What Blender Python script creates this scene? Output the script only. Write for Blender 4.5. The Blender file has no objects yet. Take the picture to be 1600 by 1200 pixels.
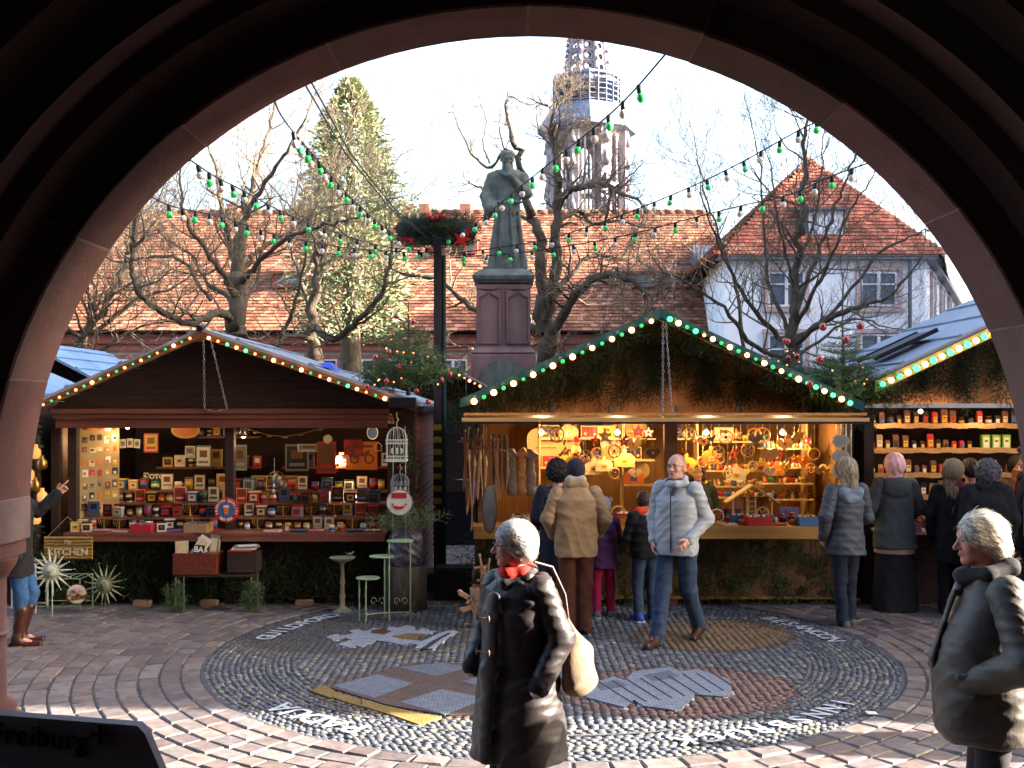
import bpy, bmesh, math, random
import numpy as np
from mathutils import Vector, Matrix, Euler, noise
random.seed(11)
RNG = np.random.default_rng(5)
SC = bpy.context.scene
COL = SC.collection
R = math.radians
PI = math.pi
# ---------------------------------------------------------------- camera
FPX, EYE, V0 = 1650.0, 2.25, 636.0
cam_d = bpy.data.cameras.new('camera')
cam = bpy.data.objects.new('camera', cam_d)
COL.objects.link(cam)
cam.location = (0, 0, EYE)
cam.rotation_euler = (R(90), 0, 0)
cam_d.sensor_width = 36
cam_d.lens = 36 * FPX / 1600
cam_d.shift_y = (V0 - 600) / 1600
cam_d.clip_start = 0.05
cam_d.clip_end = 3000
SC.camera = cam
# ---------------------------------------------------------------- sky, sun, exposure
SUN_AZ = math.atan2(-0.06, 1.0)        # direction towards the sun, seen from above (x axis = right)
SUN_EL = R(21)
wd = bpy.data.worlds.new('World')
SC.world = wd
wd.use_nodes = True
nt = wd.node_tree
bg = nt.nodes['Background']
sky = nt.nodes.new('ShaderNodeTexSky')
sky.sky_type = 'NISHITA'
sky.sun_disc = False
sky.sun_elevation = SUN_EL
sky.sun_rotation = PI / 2 - SUN_AZ
sky.air_density = 1.0
sky.dust_density = 5.0
sky.ozone_density = 1.0
nt.links.new(sky.outputs[0], bg.inputs[0])
bg.inputs[1].default_value = 0.095
sd = bpy.data.lights.new('sun', 'SUN')
sd.energy = 4.2
sd.angle = R(0.53)
sd.color = (1.0, 0.90, 0.76)
sun = bpy.data.objects.new('sun', sd)
COL.objects.link(sun)
sv = Vector((math.cos(SUN_AZ) * math.cos(SUN_EL), math.sin(SUN_AZ) * math.cos(SUN_EL), math.sin(SUN_EL)))
sun.rotation_euler = (-sv).to_track_quat('-Z', 'Y').to_euler()
sun.location = sv * 60
SC.view_settings.view_transform = 'Standard'
SC.view_settings.look = 'None'
SC.view_settings.exposure = 3.5
SC.view_settings.gamma = 1.0
SC.render.engine = 'CYCLES'
SC.cycles.max_bounces = 5
SC.cycles.diffuse_bounces = 3
SC.cycles.glossy_bounces = 3
SC.cycles.transmission_bounces = 4
SC.cycles.transparent_max_bounces = 8
SC.cycles.use_denoising = True
SC.cycles.sample_clamp_indirect = 6.0
SC.cycles.caustics_reflective = False
SC.cycles.caustics_refractive = False
def P(u, v, d):
 """the point at depth d that the photograph shows at pixel (u, v)"""
 return Vector(((u - 800) / FPX * d, d, EYE - (v - V0) / FPX * d))
def G(u, v):
 d = FPX * EYE / (v - V0)
 return Vector(((u - 800) / FPX * d, d, 0))
# ---------------------------------------------------------------- materials
MATS = {}
def hexc(h):
 """a display colour RRGGBB -> linear"""
 c = [int(h[i:i + 2], 16) / 255 for i in (0, 2, 4)]
 return tuple(x / 12.92 if x <= 0.04045 else ((x + 0.055) / 1.055) ** 2.4 for x in c)
def mat(name, c1, c2=None, scale=6.0, rough=0.7, bump=0.0, bscale=None, metal=0.0, detail=4, stretch=None, spec=0.3, coat=0.0, rvar=0.0, dist=0.004):
 """a Principled material whose colour wanders between c1 and c2 over a noise"""
 if name in MATS:
  return MATS[name]
 m = bpy.data.materials.new(name)
 m.use_nodes = True
 n, l = m.node_tree.nodes, m.node_tree.links
 b = n['Principled BSDF']
 b.inputs['Roughness'].default_value = rough
 b.inputs['Metallic'].default_value = metal
 b.inputs['Specular IOR Level'].default_value = spec
 if coat:
  b.inputs['Coat Weight'].default_value = coat
  b.inputs['Coat Roughness'].default_value = 0.15
 if c2 is None:
  c2 = tuple(x * 0.72 for x in c1[:3])
 tc = n.new('ShaderNodeTexCoord')
 mp = n.new('ShaderNodeMapping')
 if stretch:
  mp.inputs['Scale'].default_value = stretch
 l.new(tc.outputs['Object'], mp.inputs[0])
 nz = n.new('ShaderNodeTexNoise')
 nz.inputs['Scale'].default_value = scale
 nz.inputs['Detail'].default_value = detail
 nz.inputs['Roughness'].default_value = 0.65
 l.new(mp.outputs[0], nz.inputs[0])
 rp = n.new('ShaderNodeValToRGB')
 rp.color_ramp.elements[0].position = 0.32
 rp.color_ramp.elements[1].position = 0.68
 rp.color_ramp.elements[0].color = (*c1[:3], 1)
 rp.color_ramp.elements[1].color = (*c2[:3], 1)
 l.new(nz.outputs['Fac'], rp.inputs[0])
 l.new(rp.outputs[0], b.inputs['Base Color'])
 if bump:
  nb = n.new('ShaderNodeTexNoise')
  nb.inputs['Scale'].default_value = bscale or scale * 4
  nb.inputs['Detail'].default_value = 5
  l.new(mp.outputs[0], nb.inputs[0])
  bp = n.new('ShaderNodeBump')
  bp.inputs['Strength'].default_value = bump
  bp.inputs['Distance'].default_value = dist
  l.new(nb.outputs['Fac'], bp.inputs['Height'])
  l.new(bp.outputs[0], b.inputs['Normal'])
 if rvar:
  mr = n.new('ShaderNodeMapRange')
  mr.inputs['To Min'].default_value = max(0.05, rough - rvar)
  mr.inputs['To Max'].default_value = min(1, rough + rvar)
  l.new(nz.outputs['Fac'], mr.inputs[0])
  l.new(mr.outputs[0], b.inputs['Roughness'])
 MATS[name] = m
 return m
def emis(name, c, strength, base=None):
 if name in MATS:
  return MATS[name]
 m = bpy.data.materials.new(name)
 m.use_nodes = True
 b = m.node_tree.nodes['Principled BSDF']
 b.inputs['Base Color'].default_value = (*(base or c), 1)
 b.inputs['Emission Color'].default_value = (*c, 1)
 b.inputs['Emission Strength'].default_value = strength
 b.inputs['Roughness'].default_value = 0.4
 MATS[name] = m
 return m
def vcol_mat(name, rough=0.8, bump=0.3, bscale=60, attr='Col', var=0.3, vscale=9, spec=0.25, dist=0.003, metal=0.0):
 """colour from a per-face or per-point attribute, broken up by noise"""
 if name in MATS:
  return MATS[name]
 m = bpy.data.materials.new(name)
 m.use_nodes = True
 n, l = m.node_tree.nodes, m.node_tree.links
 b = n['Principled BSDF']
 b.inputs['Roughness'].default_value = rough
 b.inputs['Specular IOR Level'].default_value = spec
 b.inputs['Metallic'].default_value = metal
 at = n.new('ShaderNodeAttribute')
 at.attribute_name = attr
 tc = n.new('ShaderNodeTexCoord')
 nz = n.new('ShaderNodeTexNoise')
 nz.inputs['Scale'].default_value = vscale
 nz.inputs['Detail'].default_value = 6
 l.new(tc.outputs['Object'], nz.inputs[0])
 mr = n.new('ShaderNodeMapRange')
 mr.inputs['From Min'].default_value = 0.25
 mr.inputs['From Max'].default_value = 0.75
 mr.inputs['To Min'].default_value = 1 - var
 mr.inputs['To Max'].default_value = 1 + var
 l.new(nz.outputs['Fac'], mr.inputs[0])
 vm = n.new('ShaderNodeVectorMath')
 vm.operation = 'SCALE'
 l.new(at.outputs['Color'], vm.inputs[0])
 l.new(mr.outputs[0], vm.inputs['Scale'])
 l.new(vm.outputs[0], b.inputs['Base Color'])
 nb = n.new('ShaderNodeTexNoise')
 nb.inputs['Scale'].default_value = bscale
 nb.inputs['Detail'].default_value = 4
 l.new(tc.outputs['Object'], nb.inputs[0])
 bp = n.new('ShaderNodeBump')
 bp.inputs['Strength'].default_value = bump
 bp.inputs['Distance'].default_value = dist
 l.new(nb.outputs['Fac'], bp.inputs['Height'])
 l.new(bp.outputs[0], b.inputs['Normal'])
 MATS[name] = m
 return m
# ---------------------------------------------------------------- mesh collecting
class MB:
 """collects shapes and links them as ONE mesh object"""
 def __init__(self):
  self.v, self.f, self.m, self.s = [], [], [], []
 def add(self, vs, fs, m=0, smooth=False):
  o = len(self.v)
  self.v += [tuple(x) for x in vs]
  self.f += [tuple(i + o for i in f) for f in fs]
  self.m += [m] * len(fs)
  self.s += [smooth] * len(fs)
  return self
 def box(self, c, s, m=0, rot=None):
  x, y, z = s[0] / 2, s[1] / 2, s[2] / 2
  vs = [Vector(p) for p in ((-x, -y, -z), (x, -y, -z), (x, y, -z), (-x, y, -z), (-x, -y, z), (x, -y, z), (x, y, z), (-x, y, z))]
  if rot is not None:
   M = rot if isinstance(rot, Matrix) else Euler(rot).to_matrix()
   vs = [M @ p for p in vs]
  c = Vector(c)
  return self.add([p + c for p in vs], [(0, 3, 2, 1), (4, 5, 6, 7), (0, 1, 5, 4), (1, 2, 6, 5), (2, 3, 7, 6), (3, 0, 4, 7)], m)
 def bar(self, a, b, w, h, m=0, up=(0, 0, 1)):
  """a rectangular bar from a to b"""
  a, b = Vector(a), Vector(b)
  d = b - a
  L = d.length
  y = d.normalized()
  u = Vector(up)
  if abs(y.dot(u)) > 0.99:
   u = Vector((1, 0, 0))
  x = y.cross(u).normalized()
  z = x.cross(y)
  M = Matrix((x, y, z)).transposed()
  return self.box((a + b) / 2, (w, L, h), m, M)
 def tube(self, pts, r, n=8, m=0, cap=True, smooth=True):
  pts = [Vector(p) for p in pts]
  k = len(pts)
  rs = list(r) if isinstance(r, (list, tuple)) else [r] * k
  vs, fs = [], []
  up = None
  for i, p in enumerate(pts):
   t = (pts[min(i + 1, k - 1)] - pts[max(i - 1, 0)])
   if t.length < 1e-9:
    t = Vector((0, 0, 1))
   t.normalize()
   if up is None:
    up = Vector((0, 0, 1)) if abs(t.z) < 0.9 else Vector((1, 0, 0))
   x = t.cross(up)
   if x.length < 1e-6:
    x = t.orthogonal()
   x.normalize()
   up = x.cross(t)
   for j in range(n):
    a = 2 * PI * j / n
    vs.append(p + (x * math.cos(a) + up * math.sin(a)) * rs[i])
  for i in range(k - 1):
   for j in range(n):
    fs.append((i * n + j, i * n + (j + 1) % n, (i + 1) * n + (j + 1) % n, (i + 1) * n + j))
  self.add(vs, fs, m, smooth)
  if cap:
   self.add(vs[:n], [tuple(range(n))], m)
   self.add(vs[-n:], [tuple(reversed(range(n)))], m)
  return self
 def lathe(self, prof, n=16, c=(0, 0, 0), m=0, M=None, smooth=True):
  """prof: (r, z) from bottom to top"""
  c = Vector(c)
  vs, fs = [], []
  for r, z in prof:
   for j in range(n):
    a = 2 * PI * j / n
    p = Vector((r * math.cos(a), r * math.sin(a), z))
    vs.append((M @ p if M is not None else p) + c)
  for i in range(len(prof) - 1):
   for j in range(n):
    fs.append((i * n + j, i * n + (j + 1) % n, (i + 1) * n + (j + 1) % n, (i + 1) * n + j))
  if prof[0][0] > 1e-5:
   fs.append(tuple(reversed(range(n))))
  if prof[-1][0] > 1e-5:
   o = (len(prof) - 1) * n
   fs.append(tuple(o + j for j in range(n)))
  return self.add(vs, fs, m, smooth)
 def ball(self, c, r, m=0, n=10, k=6, M=None):
  if not hasattr(r, '__len__'):
   r = (r, r, r)
  c = Vector(c)
  vs = [Vector((0, 0, -r[2]))]
  for i in range(1, k):
   a = PI * i / k - PI / 2
   for j in range(n):
    b = 2 * PI * j / n
    vs.append(Vector((r[0] * math.cos(a) * math.cos(b), r[1] * math.cos(a) * math.sin(b), r[2] * math.sin(a))))
  vs.append(Vector((0, 0, r[2])))
  fs = [(0, 1 + (j + 1) % n, 1 + j) for j in range(n)]
  for i in range(k - 2):
   for j in range(n):
    fs.append((1 + i * n + j, 1 + i * n + (j + 1) % n, 1 + (i + 1) * n + (j + 1) % n, 1 + (i + 1) * n + j))
  t = len(vs) - 1
  o = 1 + (k - 2) * n
  fs += [(t, o + j, o + (j + 1) % n) for j in range(n)]
  if M is not None:
   vs = [M @ p for p in vs]
  return self.add([p + c for p in vs], fs, m, True)
 def prism(self, poly, y0, y1, m=0, M=None, c=(0, 0, 0), smooth=False):
  """poly of (x, z), extruded from y0 to y1"""
  n = len(poly)
  ar = sum(poly[i][0] * poly[(i + 1) % n][1] - poly[(i + 1) % n][0] * poly[i][1] for i in range(n))
  if ar < 0:
   poly = list(reversed(poly))
  c = Vector(c)
  vs = [Vector((x, y0, z)) for x, z in poly] + [Vector((x, y1, z)) for x, z in poly]
  if M is not None:
   vs = [M @ p for p in vs]
  self.add([p + c for p in vs], [tuple(range(n)), tuple(reversed(range(n, 2 * n)))], m)
  o = [p + c for p in vs]
  return self.add(o, [((i + 1) % n, i, n + i, n + (i + 1) % n) for i in range(n)], m, smooth)
 def quad(self, a, b, c, d, m=0):
  return self.add([a, b, c, d], [(0, 1, 2, 3)], m)
 def build(self, name, mats, parent=None, bevel=0.0, at=None):
  me = bpy.data.meshes.new(name)
  off = Vector(at) if at is not None else None
  vs = self.v if off is None else [(x - off.x, y - off.y, z - off.z) for x, y, z in self.v]
  me.from_pydata(vs, [], self.f)
  if not isinstance(mats, (list, tuple)):
   mats = [mats]
  for x in mats:
   me.materials.append(x)
  if self.f:
   me.polygons.foreach_set('material_index', self.m)
   me.polygons.foreach_set('use_smooth', self.s)
  me.update()
  o = bpy.data.objects.new(name, me)
  COL.objects.link(o)
  if parent is not None:
   o.parent = parent
  if at is not None:
   o.location = at
  if bevel:
   b = o.modifiers.new('bevel', 'BEVEL')
   b.width = bevel
   b.segments = 2
   b.limit_method = 'ANGLE'
  return o
def np_mesh(name, V, Fc, mats, parent=None, smooth=True, col=None, mi=None):
 """V n x 3, Fc list of faces or an m x k array"""
 me = bpy.data.meshes.new(name)
 if isinstance(Fc, np.ndarray):
  k = Fc.shape[1]
  me.vertices.add(len(V))
  me.vertices.foreach_set('co', np.asarray(V, np.float32).ravel())
  me.loops.add(Fc.size)
  me.loops.foreach_set('vertex_index', Fc.ravel().astype(np.int32))
  me.polygons.add(len(Fc))
  me.polygons.foreach_set('loop_start', np.arange(0, Fc.size, k, dtype=np.int32))
  me.polygons.foreach_set('loop_total', np.full(len(Fc), k, np.int32))
  me.update(calc_edges=True)
  me.validate()
 else:
  me.from_pydata([tuple(x) for x in V], [], Fc)
 if not isinstance(mats, (list, tuple)):
  mats = [mats]
 for x in mats:
  me.materials.append(x)
 me.polygons.foreach_set('use_smooth', np.full(len(me.polygons), smooth))
 if mi is not None:
  me.polygons.foreach_set('material_index', np.asarray(mi, np.int32))
 if col is not None:
  a = me.color_attributes.new('Col', 'FLOAT_COLOR', 'POINT')
  c4 = np.ones((len(V), 4), np.float32)
  c4[:, :3] = col
  a.data.foreach_set('color', c4.ravel())
 o = bpy.data.objects.new(name, me)
 COL.objects.link(o)
 if parent is not None:
  o.parent = parent
 return o
def tag(o, label=None, cat=None, group=None, kind=None):
 if label:
  o['label'] = label
 if cat:
  o['category'] = cat
 if group:
  o['group'] = group
 if kind:
  o['kind'] = kind
 return o
def empty(name, loc=(0, 0, 0), label=None, cat=None, group=None, rz=0.0):
 o = bpy.data.objects.new(name, None)
 COL.objects.link(o)
 o.location = loc
 o.rotation_euler = (0, 0, rz)
 o.empty_display_size = 0.1
 return tag(o, label, cat, group)
KIDS = {}
def copy_tree(o, parent=None):
 c = o.copy()
 COL.objects.link(c)
 if parent is not None:
  c.parent = parent
 for ch in o.children:
  copy_tree(ch, c)
 return c
ORD = 'first second third fourth fifth sixth seventh eighth ninth tenth eleventh twelfth thirteenth fourteenth fifteenth sixteenth seventeenth eighteenth nineteenth twentieth'.split()
ORD += ['twenty-' + x for x in ORD[:9]] + ['thirtieth'] + ['thirty-' + x for x in ORD[:9]] + ['fortieth'] + ['forty-' + x for x in ORD[:9]]
def text_mesh(s, size, depth=0.0, bold=0.0, res=3):
 """(verts, faces) of a word lying in the xz plane, centred, front face at y=0, facing -y"""
 cu = bpy.data.curves.new('lettering', 'FONT')
 cu.body = s
 cu.size = size
 cu.align_x = 'CENTER'
 cu.align_y = 'CENTER'
 cu.extrude = depth / 2
 cu.offset = bold
 cu.resolution_u = res
 o = bpy.data.objects.new('lettering', cu)
 me = o.to_mesh()
 vs = [Vector((v.co.x, -v.co.z + depth / 2, v.co.y)) for v in me.vertices]
 fs = [tuple(p.vertices) for p in me.polygons]
 o.to_mesh_clear()
 bpy.data.objects.remove(o)
 bpy.data.curves.remove(cu)
 return vs, fs
def letters(name, s, size, M, loc, m, parent=None, depth=0.003, bold=0.0, stretch=(1, 1)):
 """a word as a mesh part; M turns the xz plane, loc its centre"""
 vs, fs = text_mesh(s, size, depth, bold)
 b = MB()
 vs = [Vector((p.x * stretch[0], p.y, p.z * stretch[1])) for p in vs]
 vs = [(M @ p if M is not None else p) + Vector(loc) for p in vs]
 b.add(vs, fs)
 return b.build(name, m, parent)
# ---------------------------------------------------------------- smooth bodies: distance fields turned into one continuous surface
def _nrm(p):
 return np.sqrt((p * p).sum(-1))
def cap(a, b, ra, rb=None, sq=None):
 """tapered limb from a to b; sq = (sx, sy, sz) flattens it about a"""
 a, b = np.array(a, float), np.array(b, float)
 rb = ra if rb is None else rb
 s = np.array(sq if sq is not None else (1, 1, 1), float)
 ms = s.min()
 A, B = a / s, b / s
 ab = B - A
 L = max((ab * ab).sum(), 1e-9)
 def f(p):
  q = p / s - A
  t = np.clip((q @ ab) / L, 0, 1)
  return (_nrm(q - t[..., None] * ab) - (ra + (rb - ra) * t)) * ms
 f.box = (np.minimum(a - ra * s, b - rb * s), np.maximum(a + ra * s, b + rb * s))
 return f
def ell(c, r, rot=None):
 c, r = np.array(c, float), np.array(r, float)
 M = np.array(Euler(rot).to_matrix()) if rot is not None else None
 ms = r.min()
 def f(p):
  q = p - c
  if M is not None:
   q = q @ M
  k0 = _nrm(q / r)
  k1 = _nrm(q / (r * r))
  return np.where(k1 > 1e-9, k0 * (k0 - 1) / np.maximum(k1, 1e-9), -ms)
 rr = r.max() if rot is not None else r
 f.box = (c - rr, c + rr)
 return f
def loft(sections):
 """stack of superellipse sections (z, cx, cy, rx, ry): a torso, a coat"""
 S = np.array(sections, float)
 def f(p):
  z = p[..., 2]
  cx = np.interp(z, S[:, 0], S[:, 1])
  cy = np.interp(z, S[:, 0], S[:, 2])
  rx = np.interp(z, S[:, 0], S[:, 3])
  ry = np.interp(z, S[:, 0], S[:, 4])
  x, y = p[..., 0] - cx, p[..., 1] - cy
  k = (np.abs(x / rx) ** 2.5 + np.abs(y / ry) ** 2.5) ** 0.4
  d = (k - 1) * np.minimum(rx, ry)
  dz = np.maximum(S[0, 0] - z, z - S[-1, 0])
  return np.where(dz > 0, np.hypot(np.maximum(d, 0), dz), np.maximum(d, dz))
 m = S[:, 3:5].max(0)
 f.box = (np.array([(S[:, 1] - S[:, 3]).min(), (S[:, 2] - S[:, 4]).min(), S[0, 0]]), np.array([(S[:, 1] + S[:, 3]).max(), (S[:, 2] + S[:, 4]).max(), S[-1, 0]]))
 return f
def smin(a, b, k):
 h = np.clip(0.5 + 0.5 * (b - a) / k, 0, 1)
 return b + (a - b) * h - k * h * (1 - h)
def folds(amp, f=9.0, seed=0.0, dirz=1.0):
 """cloth creases: warped, sharp ridges of two sizes, stronger in some places than in others"""
 def g(p):
  x, y, z = p[..., 0] + seed, p[..., 1] + seed * 1.7, p[..., 2] + seed * 0.6
  w = np.sin(x * 7 + 1.3 * np.sin(z * 5 + seed)) + np.sin(y * 8 + 1.1 * np.sin(x * 6 + z * 3))
  m = .5 + .5 * np.sin(x * 6.3 + z * 4.1 + 1.7 * np.sin(y * 7 + seed))
  a = 1 - 2 * np.abs(np.sin(z * f * dirz + 1.8 * w + x * 4)) ** .7
  b = 1 - 2 * np.abs(np.sin(z * f * 1.7 - 2.2 * w + y * 9 + x * 12)) ** .7
  c = 1 - 2 * np.abs(np.sin((x - y) * f * 1.4 + z * f * 2.3 + 1.5 * w)) ** .6
  return amp * (.42 * a + .38 * b * m + .30 * c * (1 - m))
 return g
def quilt(amp, pitch, seed=0.0):
 def g(p):
  w = 0.25 * np.sin(p[..., 0] * 23 + seed) + 0.25 * np.sin(p[..., 1] * 27 + seed * 2)
  return amp * (1 - 2 * np.abs(np.sin(PI * p[..., 2] / pitch + w)) ** 0.6)
 return g
def strands(amp, f=60.0, seed=0.0, wav=3.0):
 def g(p):
  x, y, z = p[..., 0], p[..., 1], p[..., 2]
  a = np.arctan2(y + 0.02, x)
  return amp * (np.sin(a * f / 4 + wav * np.sin(z * 18 + seed)) * 0.6 + 0.6 * np.sin(a * f / 2.1 + z * 30 + seed))
 return g
def curls(amp, f=70.0, seed=0.0):
 def g(p):
  x, y, z = p[..., 0] + seed, p[..., 1], p[..., 2]
  return amp * (np.sin(x * f + 2 * np.sin(z * f * .6)) * np.sin(y * f + 2 * np.sin(x * f * .7)) * np.sin(z * f) * 1.6 + .5 * np.sin(x * f * 2.1 + z * 31) * np.sin(z * f * 1.7))
 return g
def field_mesh(prims, res, k=0.03, cuts=(), warp=None, ks=None, pad=0.03, clip=None):
 """union of prims blended over k; cuts are taken out; -> verts, quads"""
 lo = np.min([f.box[0] for f in prims], 0) - pad
 hi = np.max([f.box[1] for f in prims], 0) + pad
 if clip:
  lo = np.maximum(lo, clip[0])
  hi = np.minimum(hi, clip[1])
 n = np.maximum(np.ceil((hi - lo) / res).astype(int) + 1, 4)
 ax = [lo[i] + np.arange(n[i]) * res for i in range(3)]
 D = np.full(n, 10.0)
 for i, f in enumerate(prims):
  kk = k if ks is None else ks[i]
  a = np.maximum(np.floor((f.box[0] - 0.07 - lo) / res).astype(int), 0)
  b = np.minimum(np.ceil((f.box[1] + 0.07 - lo) / res).astype(int) + 1, n)
  if (b <= a).any():
   continue
  g = np.stack(np.meshgrid(ax[0][a[0]:b[0]], ax[1][a[1]:b[1]], ax[2][a[2]:b[2]], indexing='ij'), -1)
  s = (slice(a[0], b[0]), slice(a[1], b[1]), slice(a[2], b[2]))
  D[s] = smin(D[s], f(g), kk)
 g = None
 if warp is not None or cuts:
  near = np.abs(D) < 0.12
  g = np.stack(np.meshgrid(*ax, indexing='ij'), -1)
  pts = g[near]
  d = D[near]
  if warp is not None:
   for w in (warp if isinstance(warp, (list, tuple)) else [warp]):
    d = d - w(pts)
  for c in cuts:
   fc, kc = c if isinstance(c, tuple) else (c, 0.006)
   d = -smin(-d, fc(pts), kc)
  D[near] = d
 D[0], D[-1] = 1, 1
 D[:, 0], D[:, -1] = 1, 1
 D[:, :, 0], D[:, :, -1] = 1, 1
 ins = D < 0
 cnt = np.zeros(n - 1)
 acc = np.zeros((*(n - 1), 3))
 sl = lambda o, e: tuple(slice(o[i], n[i] - 1 + o[i] - e[i] * 0) for i in range(3))
 cor = [(i, j, l) for i in (0, 1) for j in (0, 1) for l in (0, 1)]
 A = [D[c[0]:n[0] - 1 + c[0], c[1]:n[1] - 1 + c[1], c[2]:n[2] - 1 + c[2]] for c in cor]
 for i in range(8):
  for ax_ in range(3):
   if cor[i][ax_] == 0:
    c2 = list(cor[i])
    c2[ax_] = 1
    j = cor.index(tuple(c2))
    cr = (A[i] < 0) != (A[j] < 0)
    t = np.where(cr, A[i] / np.where(cr, A[i] - A[j], 1), 0)
    for q in range(3):
     acc[..., q] += np.where(cr, cor[i][q] + (t if q == ax_ else 0), 0)
    cnt += cr
 has = cnt > 0
 idx = np.full(cnt.shape, -1)
 idx[has] = np.arange(has.sum())
 cell = np.argwhere(has)
 V = lo + (cell + acc[has] / cnt[has][:, None]) * res
 Q = []
 for ax_ in range(3):
  u, v = (ax_ + 1) % 3, (ax_ + 2) % 3
  s0 = [slice(None)] * 3
  s1 = [slice(None)] * 3
  s0[ax_], s1[ax_] = slice(0, -1), slice(1, None)
  a, b = ins[tuple(s0)], ins[tuple(s1)]
  e = np.argwhere(a != b)
  e = e[(e[:, u] > 0) & (e[:, v] > 0)]
  if not len(e):
   continue
  def at(du, dv):
   q = e.copy()
   q[:, u] += du
   q[:, v] += dv
   q = np.minimum(q, np.array(idx.shape) - 1)
   return idx[q[:, 0], q[:, 1], q[:, 2]]
  q = np.stack([at(-1, -1), at(0, -1), at(0, 0), at(-1, 0)], 1)
  fl = b[e[:, 0], e[:, 1], e[:, 2]]
  q[fl] = q[fl][:, ::-1]
  Q.append(q)
 Q = np.concatenate(Q)
 Q = Q[(Q >= 0).all(1)]
 return V, Q
def field_obj(name, prims, res, m, parent=None, **kw):
 V, Q = field_mesh(prims, res, **kw)
 return np_mesh(name, V, Q, m, parent)
def join_fields(name, pieces, mats, parent=None):
 """pieces: (V, Q, material index) -> one mesh"""
 Vs, Qs, mi, o = [], [], [], 0
 for V, Q, i in pieces:
  Vs.append(V)
  Qs.append(Q + o)
  mi.append(np.full(len(Q), i))
  o += len(V)
 return np_mesh(name, np.concatenate(Vs), np.concatenate(Qs), mats, parent, mi=np.concatenate(mi))
# ================================================================ THE SETTING
SANDSTONE = mat('red sandstone', hexc('6e4c47'), hexc('593c38'), 3.0, 0.85, 0.6, 40, rvar=.08)
SAND_PALE = mat('pale sandstone', hexc('7a6866'), hexc('655351'), 4.0, 0.85, 0.5, 40)
MORTAR = mat('mortar', hexc('84726c'), hexc('6d5c57'), 8, 0.9, 0.4, 60)
DARKSTONE = mat('dark vault stone', hexc('6e5450'), hexc('5a433f'), 2.5, 0.9, 0.7, 25)
# --- the arch the photograph is taken through: stepped orders, each a ring of its own depth
AX, AZ = 0.06, 1.85         # centre of the arch
ARX, ARZ = 1.978, 1.873      # half width, rise of the outermost opening
AY = 4.20                   # outer face of the wall
arch = empty('arcade_arch', (AX, AY, 0), 'dark red sandstone round arch that frames the whole market view', 'arch')
def arch_ring(y0, y1, grow0, grow1, outer, mb, m=0, n=96):
 """the soffit between (y0, grow0) and (y1, grow1) and the face from grow1 out to outer, at y1"""
 for i in range(n):
  a0, a1 = PI * i / n, PI * (i + 1) / n
  def q(a, g, y):
   return (-(ARX + g) * math.cos(a), y - AY, AZ + (ARZ + g) * math.sin(a))
  mb.add([q(a0, grow0, y0), q(a1, grow0, y0), q(a1, grow1, y1), q(a0, grow1, y1)], [(0, 1, 2, 3)], m, True)
  mb.add([q(a0, grow1, y1), q(a1, grow1, y1), q(a1, outer, y1), q(a0, outer, y1)], [(0, 1, 2, 3)], m, False)
orders = [(4.20, 3.88, 0.0, 0.0, 0.13), (3.88, 3.80, 0.13, 0.19, 0.27), (3.80, 3.66, 0.27, 0.27, 0.40), (3.66, 3.56, 0.40, 0.47, 0.58), (3.56, 3.46, 0.58, 0.58, 0.95)]
JOINTS = (0, 15.5, 33, 50, 68, 90, 109, 126, 143, 158, 180)
for k, (y0, y1, g0, g1, go) in enumerate(orders[1:], 1):
 b = MB()
 arch_ring(y0, y1, g0, g1, go, b)
 b.build('moulded_ring', DARKSTONE, arch)
VS = [SANDSTONE] + [mat('red sandstone ' + n_, hexc(a), hexc(c), 2.2, .88, .7, 45) for n_, a, c in (('rosy', '75504a', '5d3b37'), ('brown', '64463f', '4f3631'), ('pale', '7a5a54', '644640'))]
for k in range(len(JOINTS) - 1):      # every wedge stone of the outer order by itself
 b = MB()
 A0, A1 = R(JOINTS[k]) + .0011, R(JOINTS[k + 1]) - .0011
 n = max(3, int((A1 - A0) / .05))
 of = random.uniform(-.004, .004)
 def q(a, g, y):
  return (-(ARX + g) * math.cos(a), y - AY, AZ + (ARZ + g) * math.sin(a))
 for i in range(n):
  a0, a1 = A0 + (A1 - A0) * i / n, A0 + (A1 - A0) * (i + 1) / n
  b.add([q(a0, of, 4.2), q(a1, of, 4.2), q(a1, of, 3.885), q(a0, of, 3.885)], [(0, 1, 2, 3)], 0, True)
  b.add([q(a0, of, 3.885), q(a1, of, 3.885), q(a1, .008, 3.878), q(a0, .008, 3.878)], [(0, 1, 2, 3)], 0, True)
  b.add([q(a0, .008, 3.878), q(a1, .008, 3.878), q(a1, .14, 3.878), q(a0, .14, 3.878)], [(0, 1, 2, 3)])
  b.add([q(a0, of, 4.2), q(a0, .5, 4.2), q(a1, .5, 4.2), q(a1, of, 4.2)], [(0, 1, 2, 3)])
 b.build('voussoir', VS[k * 7 % 4], arch)
# mortar joints between the voussoirs, standing 2 mm proud of the soffit
for a in JOINTS[1:-1]:
 b = MB()
 for da in (-.09,):
  t = R(180 - a)
  c, s = math.cos(t), math.sin(t)
  x, z = ARX * c, AZ + ARZ * s
  b.box((x + .006 * c, -0.16, z + .006 * s), (0.012, 0.320, 0.009), 0, (0, -t, 0))
  b.box((x + .066 * c, -0.321, z + .066 * s), (0.13, 0.004, 0.006), 0, (0, -t, 0))
 b.build('mortar_joint', MORTAR, arch)
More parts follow.
